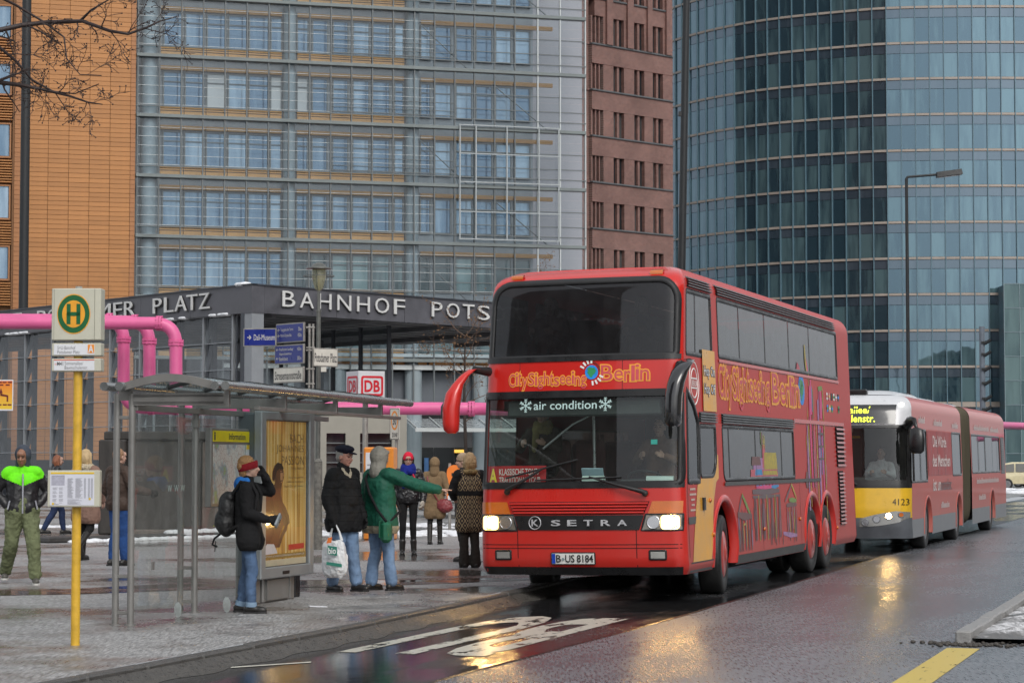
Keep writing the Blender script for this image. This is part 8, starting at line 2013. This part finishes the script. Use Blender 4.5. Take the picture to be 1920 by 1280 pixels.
# ---- woman in brown hooded coat seen from behind
brownc = fabric('coat_brown', (.20, .135, .075), .9, .2, 5)
pb_, B3, bs = person('person in a light brown hooded coat and black boots seen from behind', gnd(815, 1020, PZ), around(172), 1.66, vox=.011,
    pose=dict(Relb=(-.27, .07, 1.12), Rwri=(-.16, -.10, 1.02), Lelb=(.23, .05, 1.12), Lwri=(.2, -.1, .95), Lank=(.09, .08, .085), Rank=(-.10, -.04, .085)),
    top=dict(mat=brownc, w=.98, hem=.52, flare=.7, fold=.017, name='coat', sl=1.05), legs=dict(mat=blackc, w=.82, cuff=.35), shoes=dict(boot=.32, mat=M('boot_black', (.02, .018, .016), .3)), hood=dict(mat=brownc, r=1.02), glove=dict(mat=blackc))
hb_ = thing('handbag', 'dark red handbag hanging at the hip of the brown hooded coat', 'handbag', pb_.location, around(172))
t = MB(); t.sphere((-.22 * bs, .10, .80 * bs), (.165, .085, .12)); t.sphere((-.24 * bs, .10, .75 * bs), (.15, .095, .10)); link('bag_body', merged(t, .011, 2, .03, .07), M('leather_red', (.20, .03, .035), .4, var=.25, scale=8), hb_)
t = MB(); t.tube([Vector((-.10, .12, .87)) * bs, Vector((.0, .165, 1.05)) * bs, Vector((.12, .13, 1.3)) * bs, Vector((.16, .03, 1.47)) * bs], .014, 6); t.tube([Vector((-.32, .08, .86)) * bs, Vector((-.27, .1, .93)) * bs, Vector((-.17, .12, .9)) * bs], .012, 6); t.build('strap', M('leather_red', (.20, .03, .035), .4), hb_)
# ---- woman in patterned coat by the coach
def diamond():
    m = bpy.data.materials.new('diamond_cloth'); m.use_nodes = True; n = m.node_tree; b = n.nodes['Principled BSDF']; L = n.links.new
    tc = n.nodes.new('ShaderNodeTexCoord'); sp = n.nodes.new('ShaderNodeSeparateXYZ'); L(tc.outputs['Object'], sp.inputs[0])
    at_ = n.nodes.new('ShaderNodeMath'); at_.operation = 'ARCTAN2'; L(sp.outputs[1], at_.inputs[0]); L(sp.outputs[0], at_.inputs[1])
    def mth(op, a, c):
        x = n.nodes.new('ShaderNodeMath'); x.operation = op
        for k, q in enumerate((a, c)):
            if hasattr(q, 'links'): L(q, x.inputs[k])
            elif q is not None: x.inputs[k].default_value = q
        return x.outputs[0]
    u = mth('MULTIPLY', at_.outputs[0], 13 / (2 * math.pi)); w_ = mth('MULTIPLY', sp.outputs[2], 7.0)
    p = mth('ABSOLUTE', mth('SUBTRACT', mth('FRACT', mth('ADD', u, w_), None), .5), None); q = mth('ABSOLUTE', mth('SUBTRACT', mth('FRACT', mth('SUBTRACT', u, w_), None), .5), None)
    l1 = mth('GREATER_THAN', mth('MAXIMUM', p, q), .43); l2 = mth('LESS_THAN', mth('MAXIMUM', p, q), .13); l3 = mth('MULTIPLY', l1, .8); l = mth('MAXIMUM', l3, l2)
    mx = n.nodes.new('ShaderNodeMix'); mx.data_type = 'RGBA'; L(l, mx.inputs['Factor']); mx.inputs['A'].default_value = (.028, .02, .017, 1); mx.inputs['B'].default_value = (.36, .27, .15, 1); L(mx.outputs['Result'], b.inputs['Base Color']); b.inputs['Roughness'].default_value = .9
    return m
dia = diamond()
def pat_extra(root, V3, s, H, S_):
    for q in 'LR':
        t = MB(); sh_, el, wr = V3[q + 'sho'], V3[q + 'elb'], V3[q + 'wri']; t.cap(sh_, .083, el, .072); t.cap(el, .072, el.lerp(wr, .95), .058); link('sleeve', merged(S_(t), .011, 2, .016, .09), blackw, root)
    t = MB(); n0 = V3['nek']
    for k in range(9): a = k * .7; t.cap(n0 + Vector((.085 * math.cos(a), .02 + .085 * math.sin(a), .0)), .04, n0 + Vector((.085 * math.cos(a + .7), .02 + .085 * math.sin(a + .7), .0)), .04)
    link('collar', merged(S_(t), .010, 2, .02, .03), M('collar_gold', (.22, .15, .06), .8, var=.6, scale=24), root)
person('person in a knee length brown coat patterned with gold diamonds beside the coach', gnd(880, 1064, PZ), around(192), 1.74, vox=.009,
    pose=dict(Lelb=(.27, .0, 1.16), Lwri=(.20, -.20, 1.06), Relb=(-.27, .02, 1.15), Rwri=(-.23, -.13, .97), Lank=(.085, .0, .085), Rank=(-.085, .05, .085), Lkne=(.08, -.01, .49), Rkne=(-.08, 0, .49)),
    top=dict(mat=dia, w=.98, hem=.54, flare=.55, fold=.018, name='coat', bands=[(1.10, 1.17, blackw, 'belt')], band_x=.2), legs=dict(mat=fabric('trousers_dark', (.024, .020, .017), .9), w=.98, cuff=.05, flare=1.5, fold=.016), hair=('bob', h_blond), glove=dict(mat=blackc, side='R'), extra=pat_extra)
person('person in a beige hat and dark coat half hidden behind the diamond patterned coat', gnd(868, 1052, PZ), around(-95), 1.72, vox=.012,
    top=dict(mat=fabric('coat_dark', (.03, .028, .028)), w=.95, hem=.7), legs=dict(mat=blackc), hair=('short', h_brown), hat=('beanie', fabric('hat_beige', (.36, .27, .19), .9)))
# ---- man walking on the left in black and lime
lime = fabric('lime', (.16, .80, .012), .7, .1, 6, .2, 24)
def yoke_extra(root, V3, s, H, S_):
    mb = MB(); mb.tube([(0, -.155, 1.40), (.0, -.165, 1.25), (.0, -.165, 1.05), (.0, -.16, .90)], .011, 6); S_(mb).build('zip', M('zip_grey', (.35, .36, .40), .4), root)
    for sg in (-1, 1):
        mb = MB(); mb.tube([(sg * .16, -.125, 1.06), (sg * .185, -.11, .95)], .011, 6); S_(mb).build('pocket_zip', M('zip_grey', (.35, .36, .40), .4), root)
ph, H3, hs = person('person with a grey hood, lime green shoulders and olive trousers walking at the left edge', gnd(40, 1094, PZ), around(14), 1.81, vox=.009, skin=m_skin_d,
    pose=dict(hed=(-.01, -.05, 1.61), Lelb=(.33, .09, 1.17), Lwri=(.19, -.03, .99), Lhand=(-.75, .2, -.6), Relb=(-.33, .09, 1.17), Rwri=(-.19, -.03, .99), Rhand=(.75, .2, -.6), Lkne=(.14, -.16, .50), Lank=(.17, -.20, .085), Rkne=(-.13, .02, .50), Rank=(-.20, .30, .13)),
    top=dict(mat=M('jacket_leather', (.014, .014, .016), .4, var=.2, scale=9, bump=.3, bscale=20), w=1.04, hem=.87, flare=.2, fold=.022, sl=1.05, bands=[(1.235, 1.60, lime, 'shoulder_yoke')], band_x=.265, band_v=.42), legs=dict(mat=fabric('olive', (.14, .16, .085), .85, .25, 5), w=1.18, cuff=.10, flare=1.15, fold=.04), shoes=dict(mat=M('sneaker', (.09, .085, .075), .6, var=.6, scale=30), sole=M('sole_white', (.55, .55, .52), .6)), hair=('short', h_dark), hood=dict(mat=fabric('hood_slate', (.055, .065, .085), .9), r=1.0, back=.028), head_yaw=-.25, head_pitch=.18, extra=yoke_extra)
# ---- the three walkers behind the stop post
person('person with auburn hair in a black jacket walking away behind the lime green jacket', gnd(103, 1001, PZ), around(118), 1.76, vox=.012,
    pose=dict(hed=(0, -.06, 1.60), che=(0, -.03, 1.28), Lkne=(.10, -.18, .50), Lank=(.10, -.22, .085), Rkne=(-.10, .06, .49), Rank=(-.11, .30, .10), Relb=(-.27, .06, 1.13), Rwri=(-.2, -.12, .98)),
    top=dict(mat=blackp, w=1.05, hem=.80, fold=.03, sl=1.15), legs=dict(mat=jeans_d, w=.98), hair=('bob', h_red))
pf_ = fabric('coat_taupe', (.22, .135, .105), .85, .2, 5)
person('person with blond hair in a taupe coat striding behind the yellow post', gnd(160, 1050, PZ), around(158), 1.80, vox=.010,
    pose=dict(Lkne=(.10, -.10, .50), Lank=(.09, -.05, .085), Rkne=(-.10, .02, .50), Rank=(-.10, .32, .26), Rtoe=(0, -.5, -.8), Relb=(-.28, .10, 1.13), Rwri=(-.26, -.08, .93)),
    top=dict(mat=pf_, w=1.10, hem=.58, fold=.02, name='coat', sl=1.12, flare=.8), legs=dict(mat=blackc, w=.85, cuff=.3), shoes=dict(boot=.3), hair=('bob', M('hair_fair', (.50, .36, .19), .5, var=.4, scale=26, stretch=(6, 6, .7), bump=.4, bscale=50)),
    extra=lambda root, V3, s, H, S_: [(lambda t: [t.cap(Vector((.09 * math.cos(a), .03 + .10 * math.sin(a), 1.46)), .062, Vector((.09 * math.cos(a + .5), .03 + .10 * math.sin(a + .5), 1.46)), .062) for a in lin(-.4, 3.6, 8)] and link('fur_collar', merged(S_(t), .012, 1, .05, .03), M('fur_beige', (.42, .36, .26), .95, var=.4, scale=30), root))(MB())])
person('person with thinning hair, brown jacket and bright blue jeans seen through the shelter glass', gnd(222, 1060, PZ), around(138), 1.80, vox=.010,
    pose=dict(Lelb=(.25, .05, 1.13), Lwri=(.22, -.12, .95), Relb=(-.33, -.02, 1.14), Rwri=(-.42, -.24, 1.10), Lank=(.08, .06, .085), Rank=(-.10, -.03, .085)),
    top=dict(mat=fabric('jacket_brown', (.055, .036, .028), .6), w=1.12, hem=.83, fold=.028, sl=1.18), legs=dict(mat=jeans_b, w=1.02), hair=('short', M('hair_thin', (.28, .16, .09), .6, var=.4, scale=40)), glove=dict(mat=blackc))
# ---- people in the buses
SEAT = dict(pel=(0, .12, .58), che=(0, .16, .92), nek=(0, .14, 1.10), hed=(0, .10, 1.265), Lsho=(.175, .15, 1.05), Rsho=(-.175, .15, 1.05), Lelb=(.26, -.06, .84), Relb=(-.26, -.06, .84), Lwri=(.16, -.28, .90), Rwri=(-.16, -.28, .90), Lhip=(.09, .08, .55), Rhip=(-.09, .08, .55), Lkne=(.13, -.34, .56), Rkne=(-.13, -.34, .56), Lank=(.13, -.38, .12), Rank=(-.13, -.38, .12))
def rider(parent, x, y, z, label, **k):
    p = Matrix.Rotation(STREET, 3, 'Z') @ Vector((x, y, z)) + parent.location
    return person(label, p, STREET, 1.75, vox=.013, pose=SEAT, **k)
rider(coach, .62, 1.50, .90, 'driver in a brown jacket at the wheel of the red coach', top=dict(mat=fabric('driver_brown', (.16, .09, .06)), hem=.5, hemcut=False), legs=dict(mat=blackc, fold=.01), hair=('short', h_dark))
rider(coach, -.95, 1.42, 1.06, 'passenger with grey hair and a mustard scarf behind the windscreen of the coach', top=dict(mat=fabric('guide_dark', (.05, .04, .03)), hem=.5, hemcut=False), legs=dict(mat=blackc, fold=.01), hair=('short', h_grey), scarf=fabric('scarf_mustard', (.26, .22, .08), .95))
rider(b2, .50, 1.62, .60, 'bus driver in a white shirt at the wheel of the city bus', top=dict(mat=fabric('shirt_white', (.62, .62, .64)), hem=.5, hemcut=False), legs=dict(mat=blackc, fold=.01), hair=('short', h_dark))
for (x, y, lab, c) in ((-.85, 1.45, 'passenger in a dark red jacket on the upper deck front seat of the coach', (.16, .03, .03)), (.4, 1.5, 'passenger in grey on the upper deck of the coach, behind the pale reflection', (.2, .2, .2))):
    rider(coach, x, y, 2.50, lab, top=dict(mat=fabric('rider' + str(c[0]), c), hem=.5, hemcut=False), legs=dict(mat=blackc, fold=.01), hair=('bob', h_brown))
# small things on the dashboard
for (x, y, z, w_, rz_, lab) in ((.13, .50, 1.46, .14, 0, 'white roll of paper in the middle of the coach dashboard'), (.98, .52, 1.46, .17, .1, 'white roll of paper at the right end of the coach dashboard')):
    o = MB().cyl((-w_, 0, .05), (w_, 0, .05), .055, n=14).build('paper_roll', M('roll_mint', (.55, .66, .62), .5)); tag(o, lab, 'paper roll'); o.location = Matrix.Rotation(STREET, 3, 'Z') @ Vector((x, y - .28, z - .01)) + coach.location; o.rotation_euler = (0, 0, STREET + rz_)
o = MB().box(-.14, .14, -.01, .01, 0, .16, .003).build('paper_card', M('card_blue', (.35, .48, .55), .5)); tag(o, 'pale blue card propped on the coach dashboard', 'card'); o.location = Matrix.Rotation(STREET, 3, 'Z') @ Vector((.07, .42, 1.50)) + coach.location; o.rotation_euler = (.4, 0, STREET)
# ================================================================ bare trees
m_bark = M('bark_dark', (.035, .028, .024), .8, var=.4, scale=12, bump=.6, bscale=30); m_twig = M('twig_dark', (.03, .018, .016), .6, var=.2); m_twb = M('twig_brown', (.12, .075, .05), .7, var=.3); m_leaf = M('dry_leaf', (.16, .085, .035), .8, var=.4, scale=10)
def branch(mb, p, d, L, r, depth, rnd, up=.05, kink=.5, buds=None):
    n = 5; pts = [p]; rs = [r]
    for i in range(n):
        d = (d + Vector((rnd.gauss(0, .22), rnd.gauss(0, .16), rnd.gauss(up, .2))) * kink).normalized(); p = p + d * L / n; pts.append(p); rs.append(max(.0028, r * (1 - .62 * (i + 1) / n)))
        if depth > 0 and i > 0 and rnd.random() < .92:
            ax = Vector((rnd.gauss(0, 1), rnd.gauss(0, .6), rnd.gauss(0, 1))).normalized(); nd = (d * .75 + ax * .75).normalized()
            branch(mb, p, nd, L * rnd.uniform(.38, .62), rs[-1] * .62, depth - 1, rnd, up, kink * 1.15, buds)
            if depth > 1 and rnd.random() < .5: branch(mb, p, (d * .6 - ax * .7).normalized(), L * rnd.uniform(.3, .5), rs[-1] * .5, depth - 2, rnd, up, kink * 1.2, buds)
    mb.tube(pts, rs, 5 if r < .03 else 8, False)
    if buds is not None and depth <= 1: buds.append(p)
tr_ = thing('street_tree', 'bare tree reaching in from the upper left with dark dripping twigs', 'tree', (-8.6, 21.5, PZ))
t0 = Vector((0, 0, 0)); mb = MB(); mb.tube([(0, 0, -.1), (.02, .02, 1.5), (-.05, .05, 3.4), (.0, .0, 5.0), (.05, -.1, 6.5), (.1, .0, 8.5)], [.27, .22, .20, .17, .14, .09], 12); mb.build('trunk', m_bark, tr_)
rn = random.Random(21); B0 = Vector((-8.6, 21.5, PZ))
limbs = [([(-60, 70), (40, 48), (90, 42), (155, 40), (205, 58), (240, 64), (275, 52), (300, 40), (330, 32)], .020), ([(-60, 150), (0, 155), (40, 160), (90, 170), (130, 180), (165, 192), (192, 196)], .020), ([(-60, 40), (0, 90), (30, 115), (60, 150), (100, 172), (140, 176), (185, 158)], .014), ([(150, 40), (170, 20), (200, 2), (240, -20)], .010), ([(0, -5), (30, 10), (80, 40), (120, 70), (125, 110), (150, 140), (190, 142)], .010)]
crown = MB(); buds = []
for P, r in limbs:
    pts = [at(u, v, 21.0 + .25 * math.sin(u * .02)) - B0 for u, v in P]
    if P[0][0] < -20: pts = [Vector((0, 0, 5.4))] + pts
    rs = [max(.005, r * (1.5 - 1.25 * i / (len(pts) - 1))) for i in range(len(pts))]
    crown.tube(pts, rs, 7, False)
    for a, b, rr_ in zip(pts[1:], pts[2:], rs[1:]):
        for k in range(2 if rn.random() < .6 else 1):
            p = a.lerp(b, rn.random()); d = (b - a).normalized(); side = Vector((rn.gauss(0, .5), rn.gauss(0, .6), rn.choice((-1, -1, 1)) * rn.uniform(.5, 1)))
            branch(crown, p, (d * .8 + side * .8).normalized(), rn.uniform(.18, .40), rr_ * .42, 2, rn, -.02, .75, buds)
crown.build('crown', m_twig, tr_)
m_drop = GLASS('water_drop', (.9, .9, .9), 1.5)
mb = MB()
for p in buds[::2]: mb.sphere(p, .008, 5, 4)
mb.build('bud', m_twig, tr_, kind='stuff')
for (u, v0, Y, hh, sp, lab, seed) in ((1012, 452, 60.0, 7.6, 1.5, 'small bare tree with brown twigs rising behind the coach roof', 3), (872, 560, 52.0, 5.6, 1.35, 'thin bare shrub with rusty leaves beside the coach mirror', 8)):
    p = at(u, v0, Y); h_ = p.z - PZ; t = thing('young_tree', lab, 'tree', (p.x, Y, PZ)); rn2 = random.Random(seed)
    mb = MB(); mb.tube([(0, 0, 0), (.03, 0, h_ * .3), (-.02, .02, h_ * .55), (0, 0, h_ * .8)], [.05, .045, .035, .015], 8); mb.build('trunk', m_bark, t)
    mb = MB(); ends = []
    for k in range(13):
        z = h_ * rn2.uniform(.45, .86); a = rn2.uniform(0, 6.28)
        branch(mb, Vector((0, 0, z)), Vector((math.cos(a), math.sin(a) * .6, rn2.uniform(.3, 1.0))).normalized(), sp * rn2.uniform(.5, .85) * (1.2 - z / h_ * .5), .013, 2, rn2, .08, .6, ends)
    mb.build('crown', m_twb, t)
    lf = MB()
    for e in ends:
        for q in range(2):
            c_ = e + Vector((rn2.gauss(0, .05), rn2.gauss(0, .05), rn2.gauss(0, .05))); a = Vector((rn2.gauss(0, 1), rn2.gauss(0, 1), rn2.gauss(0, 1))).normalized() * .028; b = a.orthogonal().normalized() * .018
            lf.add([c_ - a, c_ + b, c_ + a, c_ - b], [(0, 1, 2, 3)])
    lf.build('leaf', m_leaf, t, kind='stuff')
# ---- the street's other side and the square behind, mirrored in glass and paint
house('stone_house', 'plain stone house across the street mirrored in the coach windows', SL(24, 110, 0), -math.pi / 2 - TH, 90, 20, (.42, .38, .30), 26, 6)
house('office_house', 'dark brown office house behind the viewer mirrored in the windscreens', (-38, -34, 0), math.pi, 46, 78, (.075, .06, .055), 14, 20)
house('mirrored_dark_block', 'dark high rise hidden behind the office block, mirrored in the curved glass tower', (-60, 178, 0), 0, 52, 92, (.05, .05, .055), 16, 24)  # unseen block, added to give the curved tower its dark reflection
bpy.data.objects['mirrored_dark_block'].scale = (1, 5, 1)
bpy.data.scenes.remove(TS)
